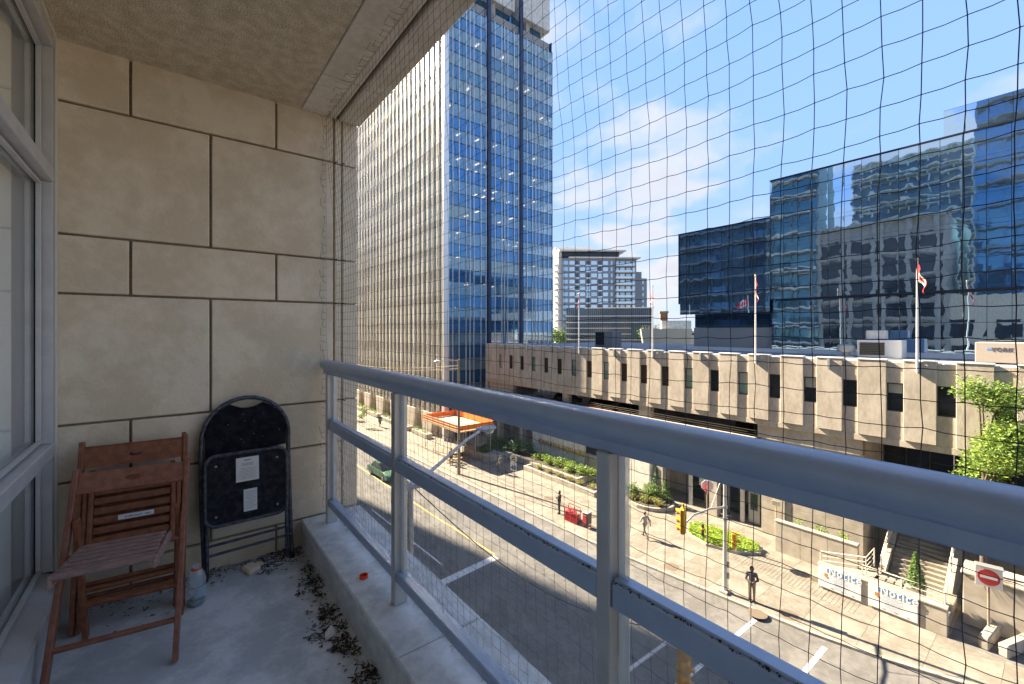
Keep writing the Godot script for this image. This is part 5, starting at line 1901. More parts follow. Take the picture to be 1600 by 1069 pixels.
func build_own_side() -> void:
	# the building this balcony belongs to, left open round the balcony and the room behind it
	var t := thing("apartment_house", "beige stone apartment house that this balcony belongs to", "building", Vector3(0, 0, 0))
	var b := MB.new()
	b.span(Vector3(-16, 0, -10), Vector3(0.93, FLOOR - 0.26, 26))
	part("lower_floors", b, M.stone0, t)
	var u := MB.new()
	u.span(Vector3(-16, CEIL + 0.27, -10), Vector3(0.92, 18.8, 26))
	part("upper_floors", u, M.stone0, t)
	var s1 := MB.new()
	s1.span(Vector3(-16, FLOOR - 0.26, -10), Vector3(0.92, CEIL + 0.27, WALL_Z - 0.33))
	part("flank", s1, M.stone1, t)
	var s2 := MB.new()
	s2.span(Vector3(-16, FLOOR - 0.26, BACK_Z + 0.33), Vector3(0.92, CEIL + 0.27, 26))
	part("flank", s2, M.stone1, t)
	var s3 := MB.new()
	s3.span(Vector3(-16, FLOOR - 0.26, WALL_Z - 0.33), Vector3(-4.85, CEIL + 0.27, BACK_Z + 0.33))
	part("rear", s3, M.stone1, t)
	var fx := 0.96
	for k in 5:
		for i in 9:
			var z := -8.6 + 3.8 * i
			var y := 0.9 + 3.1 * k
			if y > 11.0 and y < 15.0 and z > -4.5 and z < 3.5: continue
			var g := MB.new()
			g.quad(Vector3(fx, y, z + 1.1), Vector3(fx, y, z - 1.1), Vector3(fx, y + 1.9, z - 1.1), Vector3(fx, y + 1.9, z + 1.1))
			part("window", g, M.window_dark, t)
	facade_block("stone_apartment_house", "beige stone apartment house with tall pilasters, seen mirrored in the glass", -18, 0.9, -24.0, -10.2, 29.2, 3.05, M.precast, M.window_dark, M.precast_dark, 0.0, 0.0)
	facade_block("glass_apartment_tower", "blue glass tower with rounded balconies, seen mirrored in the glass", -26, -8, -8.0, 16.0, 85.0, 3.0, plain("tower_blue", 0.12, 0.27, 0.42, 0.2, 0.3), plain("tower_glass", 0.10, 0.26, 0.42, 0.05, 0.7), plain("tower_slab", 0.20, 0.26, 0.31, 0.6), 1.2, 0.0, 18.8)
	facade_block("white_balcony_tower", "white apartment tower with wavy balconies, seen mirrored in the glass", -58, -40, -30.0, -11.5, 50.0, 2.9, M.plaster_white, plain("tower_glass2", 0.09, 0.13, 0.17, 0.1, 0.4), M.plaster_white, 1.7, 1.1)
	facade_block("green_glass_apartment_tower", "green glass apartment tower with pale balconies, seen mirrored in the glass", -7, 0.6, -31.2, -24.6, 62.0, 2.95, plain("tower_green", 0.20, 0.27, 0.28, 0.3), plain("tower_glass3", 0.10, 0.21, 0.25, 0.06, 0.6), M.plaster_white, 1.4, 0.7)
	facade_block("dark_apartment_house", "dark blue balconied apartment house, seen mirrored in the glass", -20, 0.6, -52.0, -31.6, 36.0, 2.95, plain("house_dark", 0.055, 0.085, 0.12, 0.4), plain("tower_glass4", 0.05, 0.12, 0.2, 0.06, 0.6), plain("slab_bluegrey", 0.17, 0.22, 0.27, 0.6), 1.3, 0.4)
	facade_block("brown_office_house", "brown office house farther up our side of the street", -22, 0.6, -97.0, -54.0, 33.0, 3.4, plain("brown_wall", 0.20, 0.165, 0.125, 0.8), M.window_dark, plain("brown_slab", 0.31, 0.26, 0.2, 0.8), 0.0, 0.0)
	facade_block("tall_stone_tower", "tall narrow stone tower far up our side of the street", -30, -2.3, -106.0, -100.0, 82.0, 3.4, plain("grey_stone", 0.30, 0.275, 0.235, 0.8), M.window_dark, plain("pale_stone", 0.38, 0.35, 0.3, 0.8), 0.0, 0.0)
	facade_block("low_stone_house", "low stone house beyond the narrow stone tower", -30, 0.6, -151.0, -107.0, 22.0, 3.4, plain("grey_stone", 0.30, 0.275, 0.235, 0.8), M.window_dark, plain("pale_stone", 0.38, 0.35, 0.3, 0.8), 0.0, 0.0)
	facade_block("grey_stone_house", "grey stone house at the far end of our side", -30, 0.6, -240.0, -152.0, 42.0, 3.4, plain("grey_stone", 0.30, 0.275, 0.235, 0.8), M.window_dark, plain("pale_stone", 0.38, 0.35, 0.3, 0.8), 0.0, 0.0)

# ---------------------------------------------------------------- things far behind the roofs
func build_far() -> void:
	var base := at_t(945, 517, 200)
	base.y = 0
	var t := thing("condominium_tower", "grey and glass apartment block with a beige end wall beyond the concrete roof", "building", base, deg_to_rad(-50.0 + 14.0))
	var S := 200.0 / FOCAL
	var Y := func(py: float) -> float: return EYE + (VY - py) * S
	var grey := plain("condo_grey", 0.24, 0.255, 0.28, 0.6)
	var X := func(px: float) -> float: return (px - 945.0) * S * 1.03
	var m := MB.new()
	m.span(Vector3(X.call(880), 0, -16), Vector3(X.call(961), Y.call(404), 0))
	part("main_body", m, grey, t)
	var pt := MB.new()
	pt.span(Vector3(X.call(880), Y.call(403), -13), Vector3(X.call(968), Y.call(393), -1.5))
	part("top_floor", pt, M.window_dark, t)
	var rf := MB.new()
	rf.span(Vector3(X.call(876), Y.call(393), -16), Vector3(X.call(977), Y.call(391), 1.0))
	part("roof", rf, M.plaster_white, t)
	var r2 := MB.new()
	r2.span(Vector3(X.call(890), Y.call(404), -15), Vector3(X.call(999), Y.call(402), 1.2))
	part("roof", r2, M.plaster_white, t)
	var ew := MB.new()
	ew.span(Vector3(X.call(880) - 1.6, 0, -18), Vector3(X.call(880) - 0.02, Y.call(388), -1.5))
	part("end_wall", ew, M.plaster_white, t)
	var ew2 := MB.new()
	ew2.span(Vector3(X.call(880) - 1.6, Y.call(388), -20), Vector3(X.call(935), Y.call(379), -12))
	part("plant_room", ew2, M.plaster_white, t)
	var rb := MB.new()
	rb.span(Vector3(X.call(961), 0, -15), Vector3(X.call(994), Y.call(404), -0.6))
	part("balcony_wing", rb, grey, t)
	var rc := MB.new()
	rc.span(Vector3(X.call(994), 0, -14), Vector3(X.call(1003), Y.call(424), -1.4))
	part("stepped_wing", rc, plain("condo_grey2", 0.22, 0.23, 0.25, 0.6), t)
	var rd := MB.new()
	rd.span(Vector3(X.call(1003), 0, -13), Vector3(X.call(1012), Y.call(434), -2.0))
	part("stepped_wing", rd, grey, t)
	var r := RandomNumberGenerator.new()
	r.seed = 17
	var wm := {}
	var glass := [plain("condo_glass0", 0.42, 0.56, 0.66, 0.06, 0.6), plain("condo_glass1", 0.58, 0.70, 0.76, 0.06, 0.6), plain("condo_glass2", 0.07, 0.085, 0.10, 0.1)]
	for k in 13:
		var y: float = Y.call(411.0 + 9.8 * k)
		if y < 3.0: break
		var col := [[881.5, 889, 0], [891, 899, 1], [900.5, 905, 2], [907, 915, 1], [917, 922, 2], [924, 933, 1], [935, 940, 2], [942, 950, 1], [954, 957, 0]]
		for c in col:
			var w: float = (c[1] - c[0]) * S
			var key := "%.2f" % w
			if not wm.has(key):
				var g := MB.new()
				g.box(Vector3.ZERO, Vector3(w, 1.75, 0.12))
				wm[key] = g.mesh()
			var gl: Material = glass[c[2]] if r.randf() > 0.15 else glass[r.randi() % 2]
			inst("window", wm[key], gl, t, xf_at(Vector3((X.call(c[0]) + X.call(c[1])) * 0.5, y, 0.03)))
		for c in [[899, 906], [916, 923], [934, 941]]:
			var s := MB.new()
			s.span(Vector3(X.call(c[0]), y - 1.5, 0.05), Vector3(X.call(c[1]), y - 0.95, 0.5))
			part("balcony_front", s, glass[1], t)
		var sl := MB.new()
		sl.span(Vector3(X.call(960), y - 1.75, -0.5), Vector3(X.call(989), y - 1.45, 1.6))
		part("balcony_slab", sl, plain("tan_slab", 0.50, 0.36, 0.22, 0.8), t)
		var br := MB.new()
		br.span(Vector3(X.call(960), y - 1.44, 1.5), Vector3(X.call(989), y - 0.5, 1.56))
		part("balustrade", br, glass[1], t)
		for c in [[963, 967], [969, 976], [978, 985], [987, 992]]:
			var g := MB.new()
			g.box(Vector3((X.call(c[0]) + X.call(c[1])) * 0.5, y, -0.55), Vector3((c[1] - c[0]) * S, 1.8, 0.12))
			part("window", g, glass[r.randi() % 2], t)
		var sd := MB.new()
		sd.prism(PackedVector2Array([Vector2(0, 0), Vector2(-1.9, 0.5), Vector2(-1.9, 0.7), Vector2(0, 1.6)]), -5.0, -2.5, Basis.IDENTITY, Vector3(X.call(880) - 1.6, y - 1.5, 0))
		part("side_balcony", sd, M.plaster_white, t)
		for c in [[1004.5, 1007.0]]:
			if y > Y.call(438): continue
			var g := MB.new()
			g.box(Vector3((X.call(c[0]) + X.call(c[1])) * 0.5, y, -1.95), Vector3((c[1] - c[0]) * S, 1.6, 0.12))
			part("window", g, glass[0], t)
	# lower terraced glass building with white slab edges
	var lb := at_t(955, 517, 150)
	lb.y = 0
	var l := thing("terraced_glass_building", "low glass building with white floor edges before the apartment block", "building", lb, deg_to_rad(-50.0 + 4.0))
	var s2 := 150.0 / FOCAL
	var bd := MB.new()
	bd.span(Vector3(-70 * s2, 0, -12), Vector3(62 * s2, 22.0, -0.4))
	part("glazing", bd, plain("terrace_glass", 0.13, 0.17, 0.20, 0.12, 0.3), l)
	for q in [[481.5, 64.0, -40], [494, 62.0, -70], [504, 62.0, -70], [513, 30.0, -70], [522, 30.0, -70], [531, 60.0, -70]]:
		var m2 := MB.new()
		var yy: float = EYE + (VY - q[0]) * s2
		m2.cham(Vector3((q[2] + q[1]) * 0.5 * s2, yy, -5.0), Vector3((q[1] - q[2]) * s2, 0.32, 12.0), 0.05)
		part("floor_edge", m2, M.plaster_white, l)
	for i in 44:
		var m3 := MB.new()
		m3.box(Vector3((-69.0 + 3.0 * i) * s2, 11.0, -0.36), Vector3(0.09, 21.5, 0.1))
		part("mullion", m3, M.galvanised, l)
	# beige plant room with flared sides, its screen and the brick chimney
	var pb := at_t(1041, 517, 70)
	pb.y = 0
	var p := thing("flared_plant_room", "cream plant room with flared sides on a farther roof", "plant room", pb, deg_to_rad(-52.0))
	var s3 := 70.0 / FOCAL
	var pm := MB.new()
	pm.prism(PackedVector2Array([Vector2(-34 * s3, 0), Vector2(36 * s3, 0), Vector2(36 * s3, EYE - 14 * s3 + 0.1), Vector2(38 * s3, EYE + 3 * s3), Vector2(-38 * s3, EYE + 3 * s3), Vector2(-34 * s3, EYE - 23 * s3)]), -4.0, 0.0)
	part("body", pm, plain("cream_wall", 0.50, 0.44, 0.34, 0.8), p)
	var sc := MB.new()
	sc.span(Vector3(-6 * s3, EYE + 3 * s3, -3.0), Vector3(38 * s3, EYE + 16 * s3, -1.0))
	part("screen", sc, M.plaster_white, p)
	for i in 6:
		var rl := MB.new()
		rl.box(Vector3((-36 + 5.5 * i) * s3, EYE + 5.5 * s3, -0.5), Vector3(0.06, 5 * s3, 0.06))
		part("rail_post", rl, M.timber, p)
	var rt := MB.new()
	rt.box(Vector3(-22 * s3, EYE + 8.2 * s3, -0.5), Vector3(28 * s3, 0.06, 0.07))
	part("rail", rt, M.timber, p)
	var cb := at_t(1037, 517, 110)
	cb.y = 0
	var c2 := thing("brick_chimney", "short brown brick chimney rising behind the cream plant room", "chimney", cb, deg_to_rad(-52.0))
	var s4 := 110.0 / FOCAL
	var cm := MB.new()
	cm.cham(Vector3(0, EYE + 6 * s4, 0), Vector3(11 * s4, 44 * s4, 2.0), 0.05)
	part("shaft", cm, plain("brick", 0.25, 0.155, 0.09, 0.9), c2)
	var cc := MB.new()
	cc.cham(Vector3(0, EYE + 29 * s4, 0), Vector3(13.5 * s4, 3 * s4, 2.3), 0.05)
	part("cap", cc, plain("brick2", 0.33, 0.22, 0.14, 0.9), c2)
	# distant low houses and trees closing the gaps on the horizon
	var r5 := RandomNumberGenerator.new()
	r5.seed = 61
	for q in [[866, 260, 9.0, 30.0, "low red brick house glimpsed past the office tower"], [1075, 300, 14.0, 40.0, "pale far block behind the cream plant room"], [1000, 330, 13.0, 60.0, "far grey block on the horizon behind the terraces"]]:
		var fb := at_t(q[0], 517, q[1])
		fb.y = 0
		var f := thing("distant_house", q[4], "building", fb, deg_to_rad(-50.0), "far houses on the horizon")
		var fm := MB.new()
		fm.cham(Vector3(0, q[2] * 0.5, 0), Vector3(q[3], q[2], 14), 0.1)
		part("wall", fm, M.precast, f)
		for i in 8:
			var g := MB.new()
			g.box(Vector3(q[3] * (-0.44 + 0.125 * i), q[2] - 2.2, 7.0), Vector3(q[3] * 0.06, 1.5, 0.1))
			part("window", g, M.window_dark, f)
	for q in [[866, 150, 15.0], [871, 170, 14.0], [1012, 140, 15.0], [1018, 160, 15.5], [1054, 190, 16.0], [884, 240, 17.0]]:
		tree("distant_tree", "round far tree between the rooftops on the horizon", at_t(q[0], 517, q[1]) * Vector3(1, 0, 1), q[2], 4.0, 500, 0.55, ["leaf0", "leaf3"], "far trees on the horizon")

# ---------------------------------------------------------------- plants
func leaf(m: MB, c: Vector3, s: float, r: RandomNumberGenerator, up := 0.35) -> void:
	var b := Basis.from_euler(Vector3(r.randf_range(-1.2, 1.2), r.randf() * TAU, r.randf_range(-1.2, 1.2) * (1.0 - up)))
	var a := c + b * Vector3(-s, 0, 0)
	var d := c + b * Vector3(s, 0, 0)
	var e := c + b * Vector3(0, s * 0.22, s * 0.48)
	var f := c + b * Vector3(0, s * 0.22, -s * 0.48)
	m.tri(a, e, d)
	m.tri(a, d, f)
func leaf_cloud(parent: Node3D, blobs: Array, n: int, size: float, mats: Array, r: RandomNumberGenerator, called := "foliage") -> void:
	# blobs: [centre, radii]; the leaves sit in clumps through each blob, denser towards its skin
	var total := 0.0
	for b in blobs: total += b[1].x * b[1].y + b[1].z * b[1].y
	for k in mats.size():
		var m := MB.new()
		for b in blobs:
			var cnt := int(n * (b[1].x * b[1].y + b[1].z * b[1].y) / total / mats.size())
			var i := 0
			while i < cnt:
				var d := Vector3(r.randfn(), r.randfn(), r.randfn()).normalized()
				var q: Vector3 = b[0] + d * b[1] * pow(r.randf(), 0.4)
				for j in 5:
					leaf(m, q + Vector3(r.randfn(), r.randfn(), r.randfn()) * size * 1.3, size * r.randf_range(0.6, 1.2), r)
					i += 1
		part(called, m, M[mats[k]], parent)
func tree(called: String, label: String, at: Vector3, h: float, rad: float, n: int, size: float, mats: Array, group := "", trunk := 0.12) -> Node3D:
	var t := thing(called, label, "tree", at, 0.0, group)
	var r := RandomNumberGenerator.new()
	r.seed = int(absf(at.x * 31.0 + at.z * 17.0)) + 3
	var m := MB.new()
	m.tube([Vector3(0, -0.1, 0), Vector3(0.03, h * 0.3, 0.02), Vector3(-0.02, h * 0.6, 0.03), Vector3(0.02, h * 0.9, 0)], [trunk, trunk * 0.8, trunk * 0.5, trunk * 0.15], 8)
	part("trunk", m, M.bark, t)
	var blobs := []
	for i in 11:
		var y := h * r.randf_range(0.45, 0.95)
		var k := 1.0 - absf(y / h - 0.66) * 1.7
		var a := r.randf() * TAU
		var c := Vector3(cos(a) * rad * 0.62 * k, y, sin(a) * rad * 0.62 * k)
		blobs.append([c, Vector3(1, 0.8, 1) * rad * r.randf_range(0.3, 0.5)])
		var l := MB.new()
		l.tube([Vector3(0, h * 0.35 + 0.25 * (y - h * 0.35), 0), c * Vector3(0.5, 0, 0.5) + Vector3(0, y * 0.9, 0), c], [trunk * 0.4, trunk * 0.25, trunk * 0.06], 6)
		part("limb", l, M.bark, t)
	leaf_cloud(t, blobs, n, size, mats, r, "crown")
	return t
func conifer(label: String, at: Vector3, h: float, rad: float, mat: String, n := 900) -> void:
	var t := thing("conifer", label, "conifer", at)
	var r := RandomNumberGenerator.new()
	r.seed = int(at.x * 13.0) + 5
	var m := MB.new()
	m.tube([Vector3(0, 0, 0), Vector3(0, h * 0.9, 0)], [0.05, 0.01], 6)
	part("trunk", m, M.bark, t)
	var f := MB.new()
	for i in n:
		var u := pow(r.randf(), 1.4)
		var a := r.randf() * TAU
		var rr := rad * (1.0 - u) * (0.45 + 0.55 * r.randf()) + 0.02
		leaf(f, Vector3(cos(a) * rr, 0.08 + h * u * 0.95, sin(a) * rr), 0.055 + 0.03 * rad, r, 0.0)
	part("crown", f, M[mat], t)
func shrub(label: String, at: Vector3, rad: Vector3, n: int, size: float, mats: Array, group := "") -> void:
	var t := thing("shrub", label, "shrub", at, 0.0, group)
	var r := RandomNumberGenerator.new()
	r.seed = int(absf(at.x * 7.0 + at.z * 29.0)) + 11
	var st := MB.new()
	for i in 5:
		var a := TAU * i / 5.0
		st.tube([Vector3(0, -0.1, 0), Vector3(cos(a) * rad.x * 0.5, rad.y * 0.9, sin(a) * rad.z * 0.5)], [0.02, 0.008], 5)
	part("stems", st, M.bark, t)
	var blobs := []
	for i in 5:
		blobs.append([Vector3(r.randf_range(-0.5, 0.5) * rad.x, rad.y * r.randf_range(0.45, 1.0), r.randf_range(-0.5, 0.5) * rad.z), rad * r.randf_range(0.45, 0.65)])
	leaf_cloud(t, blobs, n, size, mats, r)

# ---------------------------------------------------------------- people: one skin over tapered bones
func body_mesh(bones: Array, cell: float) -> MB:
	# bones: [a, b, ra, rb, colour]
	var lo := Vector3.ONE * 1e9
	var hi := -Vector3.ONE * 1e9
	for b in bones:
		var rr: float = maxf(b[2], b[3]) + cell * 3.0
		lo = lo.min(b[0] - Vector3.ONE * rr).min(b[1] - Vector3.ONE * rr)
		hi = hi.max(b[0] + Vector3.ONE * rr).max(b[1] + Vector3.ONE * rr)
	var nx := int((hi.x - lo.x) / cell) + 2
	var ny := int((hi.y - lo.y) / cell) + 2
	var nz := int((hi.z - lo.z) / cell) + 2
	var F := PackedFloat32Array()
	F.resize(nx * ny * nz)
	F.fill(1.0)
	var best := PackedFloat32Array()
	best.resize(nx * ny * nz)
	best.fill(1e9)
	var who := PackedInt32Array()
	who.resize(nx * ny * nz)
	for bi in bones.size():
		var b: Array = bones[bi]
		var rr: float = maxf(b[2], b[3]) + cell * 2.6
		var l: Vector3 = ((b[0].min(b[1]) - Vector3.ONE * rr - lo) / cell).floor()
		var h: Vector3 = ((b[0].max(b[1]) + Vector3.ONE * rr - lo) / cell).ceil()
		var ab: Vector3 = b[1] - b[0]
		var ll := maxf(ab.length_squared(), 1e-6)
		for x in range(maxi(0, int(l.x)), mini(nx, int(h.x) + 1)):
			for y in range(maxi(0, int(l.y)), mini(ny, int(h.y) + 1)):
				for z in range(maxi(0, int(l.z)), mini(nz, int(h.z) + 1)):
					var p := lo + Vector3(x, y, z) * cell
					var t := clampf((p - b[0]).dot(ab) / ll, 0.0, 1.0)
					var d: float = p.distance_to(b[0] + ab * t) - lerpf(b[2], b[3], t)
					var i := (x * ny + y) * nz + z
					var k := 0.035
					var o := F[i]
					var hh := clampf(0.5 + 0.5 * (o - d) / k, 0.0, 1.0)
					F[i] = lerpf(o, d, hh) - k * hh * (1.0 - hh)
					if d < best[i]:
						best[i] = d; who[i] = bi
	var V := {}
	var pos := PackedVector3Array()
	var nor := PackedVector3Array()
	var cols := PackedColorArray()
	for x in nx - 1:
		for y in ny - 1:
			for z in nz - 1:
				var i0 := (x * ny + y) * nz + z
				var c := []
				var neg := 0
				for k in 8:
					var f := F[i0 + (ny * nz if k & 1 else 0) + (nz if k & 2 else 0) + (1 if k & 4 else 0)]
					c.append(f)
					if f < 0.0: neg += 1
				if neg == 0 or neg == 8: continue
				var s := Vector3.ZERO
				var n := 0
				for e in [[0, 1], [2, 3], [4, 5], [6, 7], [0, 2], [1, 3], [4, 6], [5, 7], [0, 4], [1, 5], [2, 6], [3, 7]]:
					if (c[e[0]] < 0.0) != (c[e[1]] < 0.0):
						var t: float = c[e[0]] / (c[e[0]] - c[e[1]])
						var a := Vector3(e[0] & 1, (e[0] >> 1) & 1, (e[0] >> 2) & 1)
						var b := Vector3(e[1] & 1, (e[1] >> 1) & 1, (e[1] >> 2) & 1)
						s += a.lerp(b, t); n += 1
				V[i0] = pos.size()
				pos.append(lo + (Vector3(x, y, z) + s / n) * cell)
				nor.append(Vector3(c[1] + c[3] + c[5] + c[7] - c[0] - c[2] - c[4] - c[6], c[2] + c[3] + c[6] + c[7] - c[0] - c[1] - c[4] - c[5], c[4] + c[5] + c[6] + c[7] - c[0] - c[1] - c[2] - c[3]).normalized())
				cols.append(bones[who[i0]][4])
	var m := MB.new()
	m.colored = true
	var add := func(a: int, b: int, c: int, d: int, rev: bool) -> void:
		if not (V.has(a) and V.has(b) and V.has(c) and V.has(d)): return
		var q := [V[a], V[b], V[c], V[d]]
		if rev: q.reverse()
		for t in [[0, 1, 2], [0, 2, 3]]:
			var i: int = q[t[0]]; var j: int = q[t[1]]; var k: int = q[t[2]]
			m.v.append(pos[i]); m.v.append(pos[k]); m.v.append(pos[j])
			m.n.append(nor[i]); m.n.append(nor[k]); m.n.append(nor[j])
			m.col.append(cols[i]); m.col.append(cols[k]); m.col.append(cols[j])
			for w in 3: m.uv.append(Vector2.ZERO)
	for x in range(1, nx - 1):
		for y in range(1, ny - 1):
			for z in range(1, nz - 1):
				var i := (x * ny + y) * nz + z
				var a := F[i] < 0.0
				var sx := ny * nz
				if a != (F[i + sx] < 0.0): add.call(i - nz - 1, i - 1, i, i - nz, not a)
				if a != (F[i + nz] < 0.0): add.call(i - sx - 1, i - sx, i, i - 1, not a)
				if a != (F[i + 1] < 0.0): add.call(i - sx - nz, i - nz, i, i - sx, not a)
	return m

func person(label: String, at: Vector3, turn: float, pose: Dictionary, top: Color, legs: Color, hair: Color, skin: Color, h := 1.76) -> void:
	# local: facing +z
	var k := h / 1.76
	var lean: float = pose.get("lean", 0.0)
	var B := func(x: float, y: float, z: float) -> Vector3: return Vector3(x, y, z + lean * maxf(0.0, y - 0.9)) * k
	var shoe := Color(0.03, 0.028, 0.026)
	var b := []
	b.append([B.call(0, 0.96, 0), B.call(0, 1.12, 0), 0.135, 0.125, top])
	b.append([B.call(0, 1.12, 0), B.call(0, 1.34, -0.01), 0.13, 0.15, top])
	b.append([B.call(-0.11, 1.38, -0.01), B.call(0.11, 1.38, -0.01), 0.095, 0.095, top])
	b.append([B.call(0, 1.42, -0.01), B.call(0, 1.54, 0.015), 0.062, 0.055, skin])
	b.append([B.call(0, 1.60, 0.02), B.call(0, 1.665, 0.01), 0.085, 0.095, skin])
	b.append([B.call(0, 1.62, 0.085), B.call(0, 1.60, 0.115), 0.02, 0.014, skin])
	b.append([B.call(-0.09, 1.63, 0.0), B.call(-0.1, 1.60, 0.0), 0.02, 0.015, skin])
	b.append([B.call(0.09, 1.63, 0.0), B.call(0.1, 1.60, 0.0), 0.02, 0.015, skin])
	b.append([B.call(0, 1.69, -0.02), B.call(0, 1.62, -0.045), 0.094, 0.08, hair])
	var hands := []
	for s in [-1, 1]:
		var e: Vector3 = pose.get("elbow" + ("R" if s > 0 else "L"), Vector3(s * 0.25, 1.12, -0.03))
		var w: Vector3 = pose.get("wrist" + ("R" if s > 0 else "L"), Vector3(s * 0.25, 0.88, 0.05))
		var f: Vector3 = pose.get("foot" + ("R" if s > 0 else "L"), Vector3(s * 0.1, 0.0, 0.0))
		var kn: Vector3 = pose.get("knee" + ("R" if s > 0 else "L"), Vector3(s * 0.1, 0.5, 0.02))
		var sh: Vector3 = B.call(s * 0.19, 1.40, -0.01)
		e = B.call(e.x, e.y, e.z); w = B.call(w.x, w.y, w.z)
		b.append([sh, e, 0.068, 0.052, top])
		b.append([e, w, 0.052, 0.042, top])
		var hd := (w - e).normalized()
		b.append([w, w + hd * 0.06, 0.034, 0.036, skin])
		hands.append([w + hd * 0.07, hd, s])
		b.append([B.call(s * 0.085, 0.95, 0), kn * k, 0.098, 0.066, legs])
		b.append([kn * k, f * k + Vector3(0, 0.09, -0.01), 0.066, 0.05, legs])
		b.append([f * k + Vector3(0, 0.05, -0.04), f * k + Vector3(0, 0.035, 0.14), 0.045, 0.036, shoe])
	var t := thing("person", label, "person", at, turn)
	var m := body_mesh(b, 0.024)
	for hd in hands:
		var side: Vector3 = hd[1].cross(Vector3(0, 0, 1))
		if side.length() < 0.1: side = Vector3.RIGHT
		side = side.normalized()
		m.tint = skin
		for q in 4:
			var a: Vector3 = hd[0] + side * (q - 1.5) * 0.018
			var ln := [0.065, 0.075, 0.07, 0.055][q] as float
			m.tube([a, a + hd[1] * ln * 0.55, a + hd[1] * ln + Vector3(0, 0, 0.012)], [0.009, 0.0085, 0.007], 5)
		m.tube([hd[0] - hd[1] * 0.03 + side * hd[2] * -0.03, hd[0] + hd[1] * 0.02 + side * hd[2] * -0.052], [0.01, 0.008], 5)
	part("body", m, M.body_tint, t)

func pole_sign_post(t: Node3D, h: float, rad: float, mat: Material) -> void:
	var p := MB.new()
	p.tube([Vector3(0, 0, 0), Vector3(0, h, 0)], rad, 10)
	part("post", p, mat, t)

func railing(label: String, pts: Array, h: float, rails: int) -> void:
	var t := thing("hand_railing", label, "railing", pts[0], 0.0, "cream railings by the stairs")
	for i in pts.size() - 1:
		var a: Vector3 = pts[i] - pts[0]
		var b: Vector3 = pts[i + 1] - pts[0]
		for k in rails:
			var m := MB.new()
			var y := h * (k + 1.0) / rails
			m.tube([a + Vector3(0, y, 0), b + Vector3(0, y, 0)], 0.03 if k == rails - 1 else 0.02, 6)
			part("rail", m, M.rail_paint, t)
		var n := maxi(1, int(a.distance_to(b) / 1.4))
		for j in n + 1:
			if i > 0 and j == 0: continue
			var q := a.lerp(b, j / float(n))
			var m := MB.new()
			m.tube([q, q + Vector3(0, h, 0)], 0.028, 6)
			part("post", m, M.rail_paint, t)

func traffic_signal(label: String, at: Vector3, turn: float, hung: bool) -> void:
	var t := thing("traffic_signal", label, "traffic signal", at, deg_to_rad(turn), "yellow traffic signals")
	var h := MB.new()
	h.cham(Vector3(0, 0, 0), Vector3(0.36, 1.2, 0.24), 0.04)
	part("housing", h, M.signal_yellow, t)
	for i in 3:
		var y := 0.38 - 0.38 * i
		var l := MB.new()
		l.ball(Vector3(0, y, 0.12), Vector3(0.13, 0.13, 0.04), 14, 6)
		part("lens", l, M.signal_lens, t)
		var v := MB.new()
		var n := 12
		for k in n:
			var a0 := -0.35 + (PI + 0.7) * k / n
			var a1 := -0.35 + (PI + 0.7) * (k + 1) / n
			var p := func(a: float, z: float, r: float) -> Vector3: return Vector3(cos(a) * r, y + sin(a) * r, z)
			var z0 := 0.34 - 0.1 * (1.0 - sin(clampf(a0, 0, PI)))
			var z1 := 0.34 - 0.1 * (1.0 - sin(clampf(a1, 0, PI)))
			v.quad(p.call(a0, 0.12, 0.16), p.call(a0, z0, 0.16), p.call(a1, z1, 0.16), p.call(a1, 0.12, 0.16))
			v.quad(p.call(a1, 0.12, 0.15), p.call(a1, z1, 0.15), p.call(a0, z0, 0.15), p.call(a0, 0.12, 0.15))
		part("visor", v, M.signal_yellow, t)
	var c := MB.new()
	c.lathe([Vector2(0.12, 0.6), Vector2(0.06, 0.66), Vector2(0.04, 0.85), Vector2(0.0, 0.86)], 10)
	part("cap", c, M.signal_yellow, t)

func build_street() -> void:
	build_planting()
	build_stairs()
	build_street_furniture()
	build_people()

